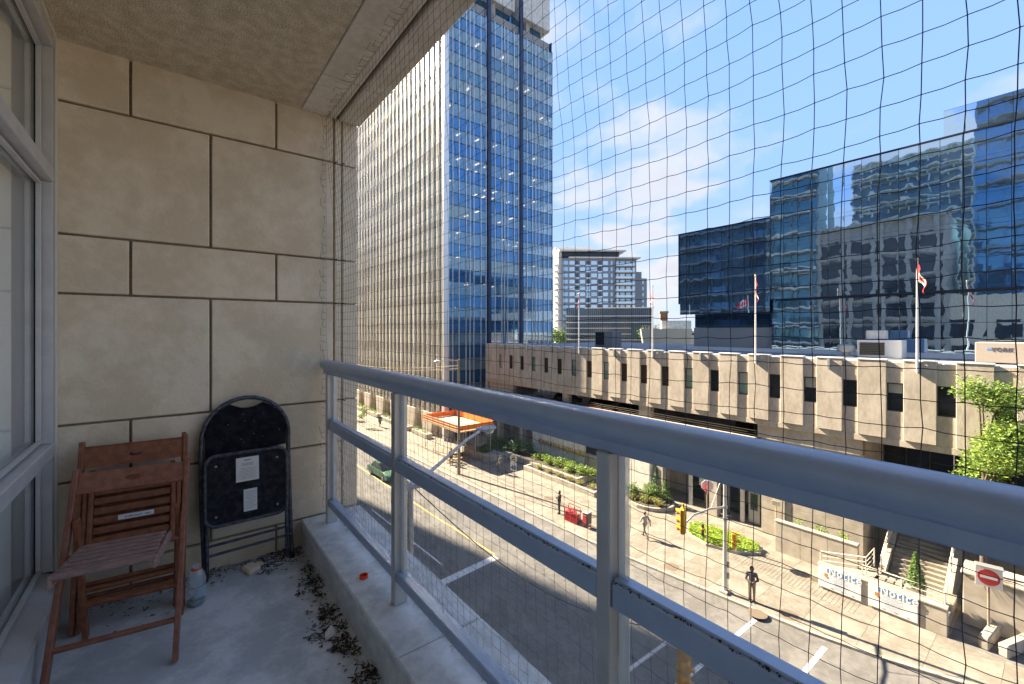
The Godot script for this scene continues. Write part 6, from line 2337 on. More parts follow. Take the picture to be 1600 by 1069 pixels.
func build_planting() -> void:
	# sign wall with gilt letters
	var t := thing("sign_wall", "white sign wall with gilt lettering behind the shrubs", "sign", Vector3(32.2, 0, -37.5))
	for i in 4:
		var m := MB.new()
		m.cham(Vector3(0.15, 1.4, 0.99 + 1.97 * i), Vector3(0.3, 2.8, 1.955), 0.02)
		part("panel", m, M.plaster_white, t)
	words("CANADA SQUARE", 0.78, 0.06, M.gold, t, Transform3D(yaw(-90.0), Vector3(-0.04, 1.75, 4.6)), true)
	var g := MB.new()
	g.cham(Vector3(0, 0.95, 0), Vector3(0.35, 1.9, 2.6), 0.02)
	var gw := single("planter_wall", g, M.precast_dark, "lower grey wall between the sign wall and the tall white planter", "wall")
	gw.position = Vector3(32.4, 0, -28.25)
	# tall white planter
	var p := thing("tall_planter", "tall white corner planter with dry orange plants on top", "planter", Vector3(32.2, 0, -26.9))
	for i in 3:
		var m := MB.new()
		m.cham(Vector3(0.12, 1.46, 0.8 + 1.62 * i), Vector3(0.24, 2.92, 1.6), 0.015)
		part("front_panel", m, M.plaster_white, p)
	var sd := MB.new()
	sd.prism(PackedVector2Array([Vector2(0.25, 0), Vector2(4.2, 0), Vector2(4.2, 3.3), Vector2(0.25, 2.92)]), 4.62, 4.86)
	part("side_panel", sd, M.plaster_white, p)
	var so := MB.new()
	so.span(Vector3(0.25, 2.4, 0), Vector3(3.9, 2.75, 4.6))
	part("soil", so, M.soil, p)
	for i in 4:
		shrub("dry orange flowering plant on the tall white planter", Vector3(32.9, 2.75, -26.2 + 1.25 * i), Vector3(0.55, 0.45, 0.6), 260, 0.09, ["leaf_dry", "leaf0"], "dry plants on the tall planter")
	# stepped planting beds with low walls
	for q in [[29.1, 32.1, -38.2, -27.6, 0.55, "upper raised bed of shrubs below the sign wall"], [28.0, 29.0, -34.0, -24.6, 0.42, "lower raised bed edging the pavement before the shrubs"]]:
		var b := thing("planting_bed", q[5], "planter", Vector3(q[0], 0, q[2]))
		var w := MB.new()
		w.cham(Vector3(0.15, q[4] * 0.5, (q[3] - q[2]) * 0.5), Vector3(0.3, q[4], q[3] - q[2]), 0.03)
		part("front_wall", w, M.clad, b)
		for zz in [0.14, q[3] - q[2] - 0.14]:
			var e := MB.new()
			e.cham(Vector3((q[1] - q[0]) * 0.5 + 0.16, q[4] * 0.5, zz), Vector3(q[1] - q[0] - 0.33, q[4] - 0.004, 0.28), 0.03)
			part("end_wall", e, M.clad, b)
		var s := MB.new()
		s.span(Vector3(0.3, 0.0, 0.1), Vector3(q[1] - q[0], q[4] - 0.06, q[3] - q[2] - 0.1))
		part("soil", s, M.soil, b)
	for i in 8:
		shrub("yellow green leafy shrub in the raised bed below the sign wall", Vector3(30.6 + 0.35 * sin(i * 2.1), 0.5, -34.4 + 1.0 * i), Vector3(0.85, 0.5, 0.7), 520, 0.10, ["leaf2", "leaf1"], "yellow green shrubs below the sign wall")
	for i in 6:
		shrub("low pale groundcover plant in the lower bed by the pavement", Vector3(28.65, 0.4, -32.2 + 1.35 * i), Vector3(0.35, 0.3, 0.6), 190, 0.07, ["leaf2", "leaf_dry"], "groundcover in the lower bed")
	for i in 4:
		shrub("dark green shrub at the tower end of the raised bed", Vector3(30.2 + 0.5 * (i % 2), 0.5, -40.2 + 1.3 * i), Vector3(0.9, 0.95, 0.8), 520, 0.10, ["leaf3", "leaf0"], "dark shrubs at the tower end")
	# hedge bed before the tower
	var hb := thing("hedge_bed", "rounded kerbed bed of dark hedge near the scaffold canopy", "planter", Vector3(26.6, 0, -43.4))
	var pp := PackedVector2Array([Vector2(0.2, 0), Vector2(4.6, 0), Vector2(4.6, 5.4), Vector2(1.4, 5.6), Vector2(0.5, 5.2), Vector2(0, 4.3), Vector2(-0.1, 0.6)])
	var km := MB.new()
	km.prism(pp, 0.0, 0.55, Basis(Vector3.RIGHT, Vector3(0, 0, 1), Vector3.UP))
	part("kerb", km, M.clad, hb)
	var r := RandomNumberGenerator.new()
	r.seed = 23
	var hl := []
	for i in 18: hl.append([Vector3(r.randf_range(0.6, 4.2), 0.75, r.randf_range(0.4, 4.9)), Vector3(0.7, 0.4, 0.7)])
	leaf_cloud(hb, hl, 5200, 0.09, ["leaf3", "leaf3", "leaf0"], r)
	# bed in front of the entrance with conifers
	var eb := thing("entrance_bed", "curved kerbed bed with conifers and shrubs before the white planter", "planter", Vector3(29.4, 0, -22.6))
	var ep := PackedVector2Array()
	for k in 20:
		var a := TAU * k / 20.0
		ep.append(Vector2(1.35 + 1.75 * cos(a), 1.5 + 2.0 * sin(a)))
	var em := MB.new()
	em.prism(ep, 0.0, 0.28, Basis(Vector3.RIGHT, Vector3(0, 0, 1), Vector3.UP))
	part("kerb", em, M.kerb, eb)
	var es := MB.new()
	var ep2 := PackedVector2Array()
	for q in ep: ep2.append((q - Vector2(1.35, 1.5)) * 0.88 + Vector2(1.35, 1.5))
	es.prism(ep2, 0.281, 0.33, Basis(Vector3.RIGHT, Vector3(0, 0, 1), Vector3.UP))
	part("soil", es, M.soil, eb)
	for i in 6:
		shrub("green shrub in the curved entrance bed", Vector3(30.6 + 0.7 * cos(i * 1.1), 0.3, -21.6 + 0.85 * sin(i * 1.7)), Vector3(0.6, 0.7, 0.6), 420, 0.09, ["leaf0", "leaf1"], "green shrubs in the entrance bed")
	for i in 6:
		shrub("dry tan low plant along the curved entrance bed's front", Vector3(29.55 + 0.12 * i, 0.3, -22.2 + 0.52 * i), Vector3(0.4, 0.35, 0.4), 240, 0.07, ["leaf_dry", "leaf2"], "dry plants along the entrance bed")
	conifer("dark blue green spiky conifer in the curved entrance bed", Vector3(31.5, 0.3, -21.0), 2.5, 0.75, "leaf3")
	conifer("lighter green bushy conifer at the curved entrance bed's end", Vector3(31.4, 0.3, -20.1), 1.8, 0.6, "leaf0")
	# bright ivy island
	var iv := thing("ivy_island", "bright green ivy bed in a kerbed island by the traffic pole", "ivy bed", Vector3(28.3, 0, -14.2))
	var ip := PackedVector2Array([Vector2(-0.4, -2.1), Vector2(0.9, -2.7), Vector2(1.7, -2.2), Vector2(1.85, 0.4), Vector2(1.5, 2.1), Vector2(0.6, 2.3), Vector2(-0.4, 1.3), Vector2(-0.9, -0.4)])
	var im := MB.new()
	im.prism(ip, 0.0, 0.17, Basis(Vector3.RIGHT, Vector3(0, 0, 1), Vector3.UP))
	part("kerb", im, M.kerb, iv)
	var lm := [MB.new(), MB.new()]
	var c := 0
	while c < 5200:
		var q := Vector2(r.randf_range(-0.9, 1.9), r.randf_range(-2.7, 2.3))
		if not Geometry2D.is_point_in_polygon(q * 1.07, ip): continue
		c += 1
		leaf(lm[c % 2], Vector3(q.x, 0.19 + r.randf() * 0.22 + 0.06 * sin(q.x * 4.0) * sin(q.y * 3.0), q.y), r.randf_range(0.05, 0.085), r, 0.7)
	var bright := plain("leaf_lime", 0.30, 0.42, 0.02, 0.55)
	bright.backlight_enabled = true
	bright.backlight = srgb(0.28, 0.36, 0.02)
	part("foliage", lm[0], bright, iv)
	part("foliage", lm[1], M.leaf2, iv)
	# leafy tree by the stairs, in a raised planter
	var pl := thing("raised_planter", "raised stone planter under the leafy tree", "planter", Vector3(29.9, 0, -3.2))
	var fm := MB.new()
	fm.cham(Vector3(0.75, 1.2, 3.5), Vector3(1.5, 2.4, 7.0), 0.04)
	part("wall", fm, M.clad, pl)
	var cm := MB.new()
	cm.cham(Vector3(0.75, 2.46, 3.5), Vector3(1.64, 0.12, 7.12), 0.03)
	part("coping", cm, M.clad, pl)
	var tr := tree("leafy_street_tree", "bright green leafy tree growing over the stairs in front of the concrete block", Vector3(30.35, 2.45, -2.55), 9.3, 2.1, 9000, 0.10, ["leaf1", "leaf2", "leaf1", "leaf0"], "", 0.13)
	tr.rotation.y = 0.6
	tree("leafy_street_tree", "second leafy tree on the raised planter beyond the no entry sign", Vector3(30.5, 2.45, 0.9), 8.2, 2.0, 5200, 0.10, ["leaf1", "leaf2", "leaf0"], "", 0.12)
	var dry := thing("bare_shrub", "leafless brown twiggy shrub below the leafy tree", "shrub", Vector3(30.0, 2.45, -2.3))
	var dm := MB.new()
	for i in 60:
		var a := r.randf() * TAU
		var e := Vector3(cos(a) * r.randf_range(0.2, 0.7) - 0.25, r.randf_range(-0.15, 0.75), sin(a) * r.randf_range(0.2, 0.9))
		dm.tube([Vector3(0, 0, 0), e * 0.5 + Vector3(0, 0.12, 0), e], [0.014, 0.01, 0.004], 4, false)
	part("twigs", dm, plain("twig", 0.22, 0.13, 0.085, 0.9), dry)
	# young trees and pots at the tower's foot
	tree("young_street_tree", "young tree standing in the pavement before the tower's piers", Vector3(22.05, 0, -63.5), 3.0, 0.8, 420, 0.11, ["leaf1", "leaf2"], "young trees before the tower", 0.04)
	tree("young_street_tree", "young tree standing in the pavement before the tower's piers", Vector3(22.1, 0, -70.5), 3.2, 0.9, 420, 0.11, ["leaf1", "leaf2"], "young trees before the tower", 0.04)
	for i in 7:
		var bx := thing("tower_planter", "low concrete planter along the foot of the fin tower", "planter", Vector3(26.4, 0, -88.0 + 5.77 * i), 0.0, "planters along the tower's foot")
		var w := MB.new()
		w.cham(Vector3(0, 0.3, 0), Vector3(0.9, 0.6, 4.4), 0.03)
		part("box", w, M.clad, bx)
		var rr := RandomNumberGenerator.new()
		rr.seed = 70 + i
		leaf_cloud(bx, [[Vector3(0, 0.8, -1.2), Vector3(0.4, 0.4, 0.7)], [Vector3(0, 0.75, 0.9), Vector3(0.4, 0.35, 0.6)]], 260, 0.1, ["leaf0", "leaf1"], rr)

func build_stairs() -> void:
	# long parapet wall beside the island
	var lw := thing("parapet_wall", "long beige panelled wall beside the ivy island", "wall", Vector3(30.33, 0, -11.6))
	for i in 3:
		var m := MB.new()
		m.cham(Vector3(0.15, 0.95, 0.71 + 1.42 * i), Vector3(0.3, 1.9, 1.41), 0.012)
		part("panel", m, M.clad, lw)
	var cp := MB.new()
	cp.cham(Vector3(0.15, 1.93, 2.13), Vector3(0.38, 0.1, 4.3), 0.03)
	part("coping", cp, M.kerb, lw)
	for i in 3:
		shrub("pale young plant peeping over the long beige wall", Vector3(31.3, 1.3, -10.6 + 1.2 * i), Vector3(0.3, 0.55, 0.3), 120, 0.08, ["leaf2", "leaf1"], "young plants behind the long wall")
	# notice wall
	var nw := thing("notice_wall", "low beige wall carrying two notice boards along the pavement", "wall", Vector3(27.88, 0, -8.5))
	var m := MB.new()
	m.cham(Vector3(0.17, 0.62, 2.52), Vector3(0.34, 1.24, 5.04), 0.02)
	part("wall", m, M.clad, nw)
	var c2 := MB.new()
	c2.cham(Vector3(0.17, 1.28, 2.52), Vector3(0.42, 0.09, 5.1), 0.02)
	part("coping", c2, M.kerb, nw)
	for i in 2:
		var z0: float = [-8.45, -6.3][i]
		var ln := 1.85
		var b := thing("notice_board", ["white notice board with orange figure and blue heading, beside the parapet", "white notice board with blue heading, nearer the driveway"][i], "notice board", Vector3(27.84, 0.12, z0), 0.0, "notice boards on the low wall")
		var p := MB.new()
		p.cham(Vector3(0, 0.58, ln * 0.5), Vector3(0.04, 1.12, ln), 0.008)
		part("panel", p, M.sign_white, b)
		var hd := MB.new()
		hd.box(Vector3(-0.024, 1.0, ln * 0.5 + 0.18), Vector3(0.008, 0.24, ln * 0.78))
		part("heading", hd, M.sign_blue, b)
		words("Notice", 0.46, 0.006, M.sign_white, b, Transform3D(yaw(-90.0), Vector3(-0.032, 1.0, ln * 0.5 + 0.25)))
		var ic := MB.new()
		ic.cham(Vector3(-0.026, 0.72, 0.32), Vector3(0.01, 0.18, 0.13), 0.004)
		ic.cham(Vector3(-0.026, 0.62, 0.38), Vector3(0.012, 0.1, 0.1), 0.004)
		part("picture", ic, M.orange_mesh, b)
		var tx := MB.new()
		var r := RandomNumberGenerator.new()
		r.seed = 90 + i
		for k in 13:
			tx.box(Vector3(-0.023, 0.80 - 0.055 * k, 0.95 + r.randf_range(-0.05, 0.05)), Vector3(0.006, 0.016, r.randf_range(0.4, 0.85)))
		for k in 3:
			tx.box(Vector3(-0.023, 0.12, 0.6 + 0.45 * k), Vector3(0.006, 0.07, 0.12))
		part("small_print", tx, plain("print_blue", 0.33, 0.40, 0.50, 0.7), b)
	# stairs up to the terrace
	var st := thing("stairs", "broad concrete stairs rising to the terrace under the overhang", "stairs", Vector3(31.4, 0, -6.3))
	var n := 14
	for i in n:
		var s := MB.new()
		s.cham(Vector3(0.26 * i + 0.16, 0.17 * i + 0.085 - 0.02, 1.1), Vector3(0.32, 0.17 + 0.04, 2.2), 0.012)
		part("step", s, M.walk2, st)
	var und := MB.new()
	und.prism(PackedVector2Array([Vector2(0.1, 0), Vector2(3.7, 0), Vector2(3.7, 2.2), Vector2(3.4, 2.15)]), 0.02, 2.18)
	part("underside", und, M.clad, st)
	for z in [-0.22, 2.42]:
		var s := MB.new()
		s.prism(PackedVector2Array([Vector2(-0.2, 0), Vector2(3.9, 0), Vector2(3.9, 2.75), Vector2(3.5, 2.75), Vector2(-0.2, 0.45)]), z - 0.16, z + 0.16)
		part("side_wall", s, M.kerb, st)
	var tc := MB.new()
	tc.span(Vector3(34.9, 0, -7.6), Vector3(42.0, 2.38, 9.4))
	struct("terrace", tc, M.walk1)
	railing("cream railing along the stairs' side towards the beige wall", [Vector3(31.3, 0.45, -6.52), Vector3(34.9, 2.75, -6.52), Vector3(36.5, 2.75, -6.52)], 0.95, 3)
	railing("cream railing along the stairs' side towards the leafy tree", [Vector3(31.3, 0.45, -3.88), Vector3(34.9, 2.75, -3.88)], 0.95, 3)
	railing("cream railing of the ramp behind the notice boards", [Vector3(29.6, 0.25, -8.9), Vector3(29.6, 0.75, -6.8), Vector3(31.2, 0.75, -6.8)], 1.0, 4)
	railing("cream railing on top of the low wall by the potted conifer", [Vector3(28.5, 1.0, -6.7), Vector3(28.5, 1.0, -3.6)], 0.75, 3)
	var rp := MB.new()
	rp.prism(PackedVector2Array([Vector2(-9.0, 0), Vector2(-6.5, 0), Vector2(-6.5, 0.74), Vector2(-9.0, 0.24)]), -30.7, -28.3, Basis(Vector3(0, 0, 1), Vector3.UP, Vector3(-1, 0, 0)))
	struct("ramp", rp, M.walk2)
	var bin := thing("litter_bin", "green round litter bin at the head of the stairs", "bin", Vector3(34.6, 2.38, -6.15))
	var bm := MB.new()
	bm.lathe([Vector2(0.0, 0.0), Vector2(0.26, 0.0), Vector2(0.30, 0.7), Vector2(0.30, 0.9), Vector2(0.27, 0.9)], 18)
	part("body", bm, M.green_paint, bin)
	var bl := MB.new()
	bl.cham(Vector3(0.05, 1.06, 0), Vector3(0.75, 0.1, 0.75), 0.03)
	part("lid", bl, M.galvanised, bin)
	for q in [[-0.3, -0.3], [0.36, 0.3], [0.36, -0.3], [-0.3, 0.3]]:
		var b := MB.new()
		b.box(Vector3(q[0], 0.5, q[1]), Vector3(0.05, 1.02, 0.05))
		part("leg", b, M.galvanised, bin)
	var pot := thing("plant_pot", "square grey pot holding the conifer behind the notice wall", "plant pot", Vector3(29.2, 0.7, -4.75))
	var pm := MB.new()
	pm.cham(Vector3(0, 0.3, 0), Vector3(0.7, 0.6, 0.7), 0.03)
	part("pot", pm, M.precast_dark, pot)
	conifer("slim green conifer in a square pot behind the notice boards", Vector3(29.2, 1.3, -4.75), 1.7, 0.42, "leaf0", 1400)
	var plat := MB.new()
	plat.span(Vector3(28.3, 0.0, -6.4), Vector3(31.1, 0.7, -3.5))
	struct("low_terrace", plat, M.walk2)
	shrub("round green shrub at the terrace edge by the litter bin", Vector3(35.4, 2.4, -7.0), Vector3(0.6, 0.8, 0.5), 500, 0.1, ["leaf1", "leaf0"])
	# concrete barriers along the driveway
	for i in 2:
		var off := 0.95 * i
		var b := thing("concrete_barrier", ["low curved concrete barrier along the dark driveway", "outer concrete barrier by the driveway mouth"][i], "barrier", Vector3.ZERO)
		var pts := [Vector3(28.1, 0, -2.35 + off * 0.6), Vector3(29.8, 0, -2.15 + off), Vector3(31.6, 0, -1.5 + off), Vector3(34.5, 0, -0.2 + off)]
		for k in pts.size() - 1:
			var s := MB.new()
			s.bar(pts[k] + Vector3(0, 0.28, 0), pts[k + 1] + Vector3(0, 0.28, 0), 0.34, 0.55, 0.05)
			part("segment", s, M.kerb, b)

func build_street_furniture() -> void:
	# traffic pole with arm, at the crossing
	var t := thing("traffic_pole", "grey traffic pole with curved arm at the crossing corner", "pole", Vector3(23.41, 0, -11.41))
	var p := MB.new()
	p.tube([Vector3(0, 0, 0), Vector3(0, 8.4, 0)], [0.11, 0.075], 12)
	part("post", p, M.pole_grey, t)
	var bs := MB.new()
	bs.cham(Vector3(0, 0.06, 0), Vector3(0.5, 0.12, 0.5), 0.03)
	part("base", bs, M.kerb, t)
	var a := MB.new()
	a.tube([Vector3(0, 4.55, 0), Vector3(-1.6, 4.85, 0), Vector3(-3.2, 4.95, 0), Vector3(-3.9, 4.75, 0)], [0.06, 0.055, 0.05, 0.045], 8)
	part("arm", a, M.pole_grey, t)
	for y in [0.9, 1.5]:
		var b := MB.new()
		b.cham(Vector3(0.05, y, 0.14), Vector3(0.14, 0.3, 0.12), 0.02)
		part("control_box", b, M.pole_grey, t)
	for y in [3.9, 4.55, 6.5]:
		var b := MB.new()
		b.lathe([Vector2(0.13, -0.06), Vector2(0.13, 0.06)], 10, Vector3(0, y, 0))
		part("clamp", b, M.galvanised, t)
	var br := MB.new()
	br.tube([Vector3(0, 6.6, 0), Vector3(-1.5, 4.85, 0.0)], 0.018, 6)
	part("brace", br, M.galvanised, t)
	traffic_signal("yellow traffic signal hanging from the curved arm before the ivy island", Vector3(19.3, 4.9, -11.41), 195.0, true)
	var ps := thing("pedestrian_signal", "yellow pedestrian signal box fixed to the traffic pole", "pedestrian signal", Vector3(23.5, 2.9, -11.15), deg_to_rad(20.0))
	for i in 2:
		var b := MB.new()
		b.cham(Vector3(0, 0.2 - 0.4 * i, 0.16), Vector3(0.36, 0.38, 0.22), 0.03)
		var bo := part("housing", b, M.signal_yellow, ps)
		var l := MB.new()
		l.cham(Vector3(0, 0.2 - 0.4 * i, 0.275), Vector3(0.26, 0.26, 0.01), 0.004)
		part("lens", l, M.signal_lens, bo)
		var v := MB.new()
		v.box(Vector3(0, 0.36 - 0.4 * i, 0.36), Vector3(0.32, 0.015, 0.2))
		part("visor", v, M.signal_yellow, bo)
	# near signal below the balcony, with its own mast arm
	var n := thing("traffic_pole", "grey mast arm reaching over the shaded road below the balcony", "pole", Vector3(4.9, 0, -7.3))
	var np := MB.new()
	np.tube([Vector3(0, 0, 0), Vector3(0, 5.6, 0)], [0.11, 0.08], 12)
	part("post", np, M.pole_grey, n)
	var na := MB.new()
	na.tube([Vector3(0, 4.7, 0), Vector3(3.0, 5.3, 0.3), Vector3(5.85, 5.62, 0.62)], [0.06, 0.055, 0.045], 8)
	part("arm", na, M.pole_grey, n)
	var nb := MB.new()
	nb.box(Vector3(5.9, 5.6, 0.62), Vector3(0.2, 0.2, 0.2))
	part("bracket", nb, M.galvanised, n)
	traffic_signal("yellow traffic signal on the near mast arm over the shaded road", Vector3(11.1, 4.72, -6.55), -12.0, false)
	# lamp near the balcony
	var l := thing("street_lamp", "grey street lamp with a long arm and glass bowl over the road", "street lamp", Vector3(5.15, 0, -11.1))
	var lp := MB.new()
	lp.tube([Vector3(0, 0, 0), Vector3(0, 9.85, 0)], [0.12, 0.08], 12)
	part("post", lp, M.pole_grey, l)
	var la := MB.new()
	la.tube([Vector3(0, 9.7, 0), Vector3(1.2, 10.15, -0.35), Vector3(2.2, 10.55, -0.65), Vector3(2.8, 10.7, -0.82)], [0.055, 0.05, 0.045, 0.045], 8)
	part("arm", la, M.pole_grey, l)
	var lh := MB.new()
	lh.ball(Vector3(3.15, 10.74, -0.92), Vector3(0.42, 0.1, 0.17), 16, 8)
	part("lamp_head", lh, M.galvanised, l)
	var lg := MB.new()
	lg.ball(Vector3(3.28, 10.66, -0.95), Vector3(0.2, 0.12, 0.14), 14, 8)
	part("glass_bowl", lg, pane("lamp_bowl", 0.85, 0.85, 0.82, 0.45), l)
	var tl := MB.new()
	tl.cham(Vector3(0.1, 9.75, 0), Vector3(0.5, 0.14, 0.2), 0.02)
	part("crossbar", tl, M.galvanised, l)
	var cb := MB.new()
	var pts := []
	for i in 13:
		var u := i / 12.0
		pts.append(Vector3(5.25, 9.7, -11.1).lerp(Vector3(11.0, 5.7, -6.7), u) - Vector3(0, 0.9 * sin(PI * u), 0))
	cb.tube(pts, 0.014, 5)
	single("overhead_cable", cb, M.black_paint, "black cable sagging from the near street lamp to the near signal", "cable")
	# wooden lamp pole up the street
	var w := thing("street_lamp", "brown wooden pole with a short arm and white lamp by the far kerb", "street lamp", Vector3(22.15, 0, -36.78))
	var wp := MB.new()
	wp.tube([Vector3(0, 0, 0), Vector3(0, 11.2, 0)], [0.16, 0.1], 10)
	part("post", wp, M.pole_wood, w)
	var wa := MB.new()
	wa.tube([Vector3(0, 11.05, 0), Vector3(-0.8, 11.15, -0.5), Vector3(-1.5, 11.05, -0.95)], 0.035, 6)
	part("arm", wa, M.timber, w)
	var wh := MB.new()
	wh.ball(Vector3(-1.75, 11.0, -1.1), Vector3(0.36, 0.16, 0.26), 12, 6)
	part("lamp_head", wh, M.sign_white, w)
	for i in 2:
		var c := MB.new()
		var q := []
		for k in 15:
			var u := k / 14.0
			q.append(Vector3(22.15, 10.6 - 0.3 * i, -36.78).lerp(Vector3(20.4, 9.8 - 0.3 * i, -78.0), u) - Vector3(0, 1.0 * sin(PI * u), 0))
		c.tube(q, 0.016, 5)
		single("overhead_cable", c, M.timber, ["upper pale cable running up the street from the wooden pole", "lower pale cable running up the street from the wooden pole"][i], "cable", "cables from the wooden pole")
	# signs
	var s := thing("speed_sign", "white speed limit sign with a round sign above it on a thin post", "sign", Vector3(22.9, 0, -29.06), deg_to_rad(-72.0))
	pole_sign_post(s, 3.5, 0.03, M.pole_grey)
	var b0 := MB.new()
	b0.cham(Vector3(0, 2.5, 0.05), Vector3(0.6, 0.7, 0.02), 0.006)
	var bo := part("plate", b0, M.sign_white, s)
	words("40", 0.5, 0.006, M.black_paint, bo, xf_at(Vector3(0, 2.42, 0.064)))
	var rd := MB.new()
	rd.tube([Vector3(0, 3.2, 0.04), Vector3(0, 3.2, 0.065)], 0.36, 24)
	var ro := part("round_plate", rd, M.sign_white, s)
	var rg := MB.new()
	rg.tube([Vector3(0, 3.2, 0.066), Vector3(0, 3.2, 0.07)], 0.25, 20)
	part("yellow_disc", rg, plain("pale_yellow", 0.62, 0.55, 0.22, 0.6), ro)
	var dg := MB.new()
	dg.box(Vector3(0, 3.2, 0.073), Vector3(0.3, 0.09, 0.004), Basis(Vector3(0, 0, 1), 0.4))
	part("symbol", dg, M.black_paint, ro)
	var o := thing("double_sign", "rusty post with two small red edged eight sided signs in the ivy island", "sign", Vector3(27.6, 0.15, -14.6), deg_to_rad(-60.0))
	pole_sign_post(o, 3.9, 0.055, M.pole_wood)
	for i in 2:
		var oc := MB.new()
		var poly := PackedVector2Array()
		for k in 8: poly.append(Vector2(cos(PI / 8 + k * PI / 4), sin(PI / 8 + k * PI / 4)) * 0.4)
		oc.prism(poly, 0.0, 0.03, yaw([10.0, 75.0][i]), Vector3(0.0, 3.75 - 0.2 * i, 0.06))
		var oo := part("plate", oc, [M.sign_white, M.sign_red][i], o)
		var pl := MB.new()
		var poly2 := PackedVector2Array()
		for k in 8: poly2.append(poly[k] * 0.86)
		pl.prism(poly2, 0.031, 0.034, yaw([10.0, 75.0][i]), Vector3(0.0, 3.75 - 0.2 * i, 0.06))
		part("face", pl, plain("pale_pink", 0.66, 0.5, 0.44, 0.6), oo)
	var bk := MB.new()
	bk.lathe([Vector2(0.09, 0.0), Vector2(0.09, 0.95), Vector2(0.05, 1.02), Vector2(0.0, 1.03)], 12, Vector3(27.75, 0.17, -15.0))
	var bko := single("bollard", bk, M.black_paint, "black bollard with a yellow band in the ivy island", "bollard")
	var yb := MB.new()
	yb.lathe([Vector2(0.094, 0.68), Vector2(0.094, 0.8)], 12, Vector3(27.75, 0.17, -15.0))
	part("band", yb, M.signal_yellow, bko)
	var ne := thing("no_entry_sign", "white square no entry sign with red disc on a rusty post", "sign", Vector3(29.35, 0, -2.3), deg_to_rad(-80.0))
	pole_sign_post(ne, 3.35, 0.045, M.pole_wood)
	var np2 := MB.new()
	np2.cham(Vector3(0, 2.78, 0.06), Vector3(0.86, 0.86, 0.02), 0.006)
	var npo := part("plate", np2, M.sign_white, ne)
	var nd := MB.new()
	nd.tube([Vector3(0, 2.78, 0.071), Vector3(0, 2.78, 0.078)], 0.36, 28)
	part("disc", nd, M.sign_red, npo)
	var nbar := MB.new()
	nbar.box(Vector3(0, 2.78, 0.082), Vector3(0.54, 0.11, 0.006))
	part("bar", nbar, M.sign_white, npo)
	var ntop := MB.new()
	ntop.cham(Vector3(0, 3.35, 0.2), Vector3(0.9, 0.06, 0.4), 0.02)
	part("lamp_hood", ntop, M.galvanised, ne)
	var ts := thing("small_sign", "small cream sign on a thin post in the wall bed", "sign", Vector3(31.8, 0, -12.1), deg_to_rad(-80.0))
	pole_sign_post(ts, 2.5, 0.03, M.timber)
	var tsb := MB.new()
	tsb.cham(Vector3(0, 2.5, 0.04), Vector3(0.5, 0.3, 0.02), 0.005)
	part("plate", tsb, plain("cream_sign", 0.60, 0.56, 0.40, 0.6), ts)
	# newspaper boxes
	for i in 2:
		var nbx := thing("news_rack", ["red wire news rack beside the standing reader", "red wire news rack next to the metal news box"][i], "news rack", Vector3(23.25, 0, -22.85 + 0.62 * i), deg_to_rad(-85.0), "red wire news racks")
		for y in [0.06, 0.98]:
			for z in [-0.24, 0.24]:
				var m := MB.new()
				m.box(Vector3(0, y + (0.12 if z < 0 and y > 0.5 else 0.0), z), Vector3(0.56, 0.045, 0.045))
				part("frame_bar", m, M.red_paint, nbx)
		for q in [[-0.27, -0.24], [0.27, -0.24], [-0.27, 0.24], [0.27, 0.24]]:
			var m := MB.new()
			m.box(Vector3(q[0], 0.5, q[1]), Vector3(0.045, 1.0, 0.045))
			part("upright", m, M.red_paint, nbx)
		for k in 9:
			var m := MB.new()
			m.box(Vector3(-0.22 + 0.055 * k, 0.5, 0.25), Vector3(0.014, 0.95, 0.014))
			part("wire", m, M.red_paint, nbx)
		for k in 5:
			var m := MB.new()
			m.box(Vector3(0, 0.18 + 0.17 * k, 0.255), Vector3(0.54, 0.014, 0.014))
			part("wire", m, M.red_paint, nbx)
		var bd := MB.new()
		bd.cham(Vector3(0, 0.36, 0), Vector3(0.5, 0.6, 0.42), 0.02)
		part("tray", bd, plain("red_dull", 0.30, 0.05, 0.055, 0.6), nbx)
	var mb := thing("news_box", "metal news box with red front panel and grey top", "news box", Vector3(23.35, 0, -21.2), deg_to_rad(-85.0))
	var mm := MB.new()
	mm.cham(Vector3(0, 0.68, 0), Vector3(0.5, 0.75, 0.45), 0.03)
	part("cabinet", mm, M.iron, mb)
	var mf := MB.new()
	mf.cham(Vector3(-0.06, 0.62, 0.23), Vector3(0.3, 0.6, 0.02), 0.008)
	part("front_panel", mf, M.red_paint, mb)
	var mt := MB.new()
	mt.cham(Vector3(0, 1.08, 0), Vector3(0.54, 0.06, 0.5), 0.02)
	part("top", mt, M.galvanised, mb)
	for q in [[-0.2, -0.17], [0.2, -0.17], [-0.2, 0.17], [0.2, 0.17]]:
		var m := MB.new()
		m.box(Vector3(q[0], 0.16, q[1]), Vector3(0.05, 0.32, 0.05))
		part("leg", m, M.red_paint, mb)
	# scaffold canopy with orange mesh at the tower's corner
	var sc := thing("scaffold_canopy", "timber scaffold canopy wrapped in orange safety mesh at the tower's corner", "scaffold", Vector3(23.9, 0, -47.5))
	var dk := MB.new()
	dk.cham(Vector3(2.0, 3.35, 4.0), Vector3(4.4, 0.16, 8.4), 0.02)
	part("deck", dk, M.timber, sc)
	for q in [[Vector3(-0.15, 3.75, 4.0), Vector3(0.05, 0.55, 8.4)], [Vector3(2.0, 3.75, 8.15), Vector3(4.3, 0.55, 0.05)], [Vector3(4.15, 4.3, 4.0), Vector3(0.05, 1.6, 8.4)], [Vector3(2.0, 3.75, -0.15), Vector3(4.3, 0.55, 0.05)]]:
		var m := MB.new()
		m.box(q[0], q[1])
		part("mesh_screen", m, M.orange_mesh, sc)
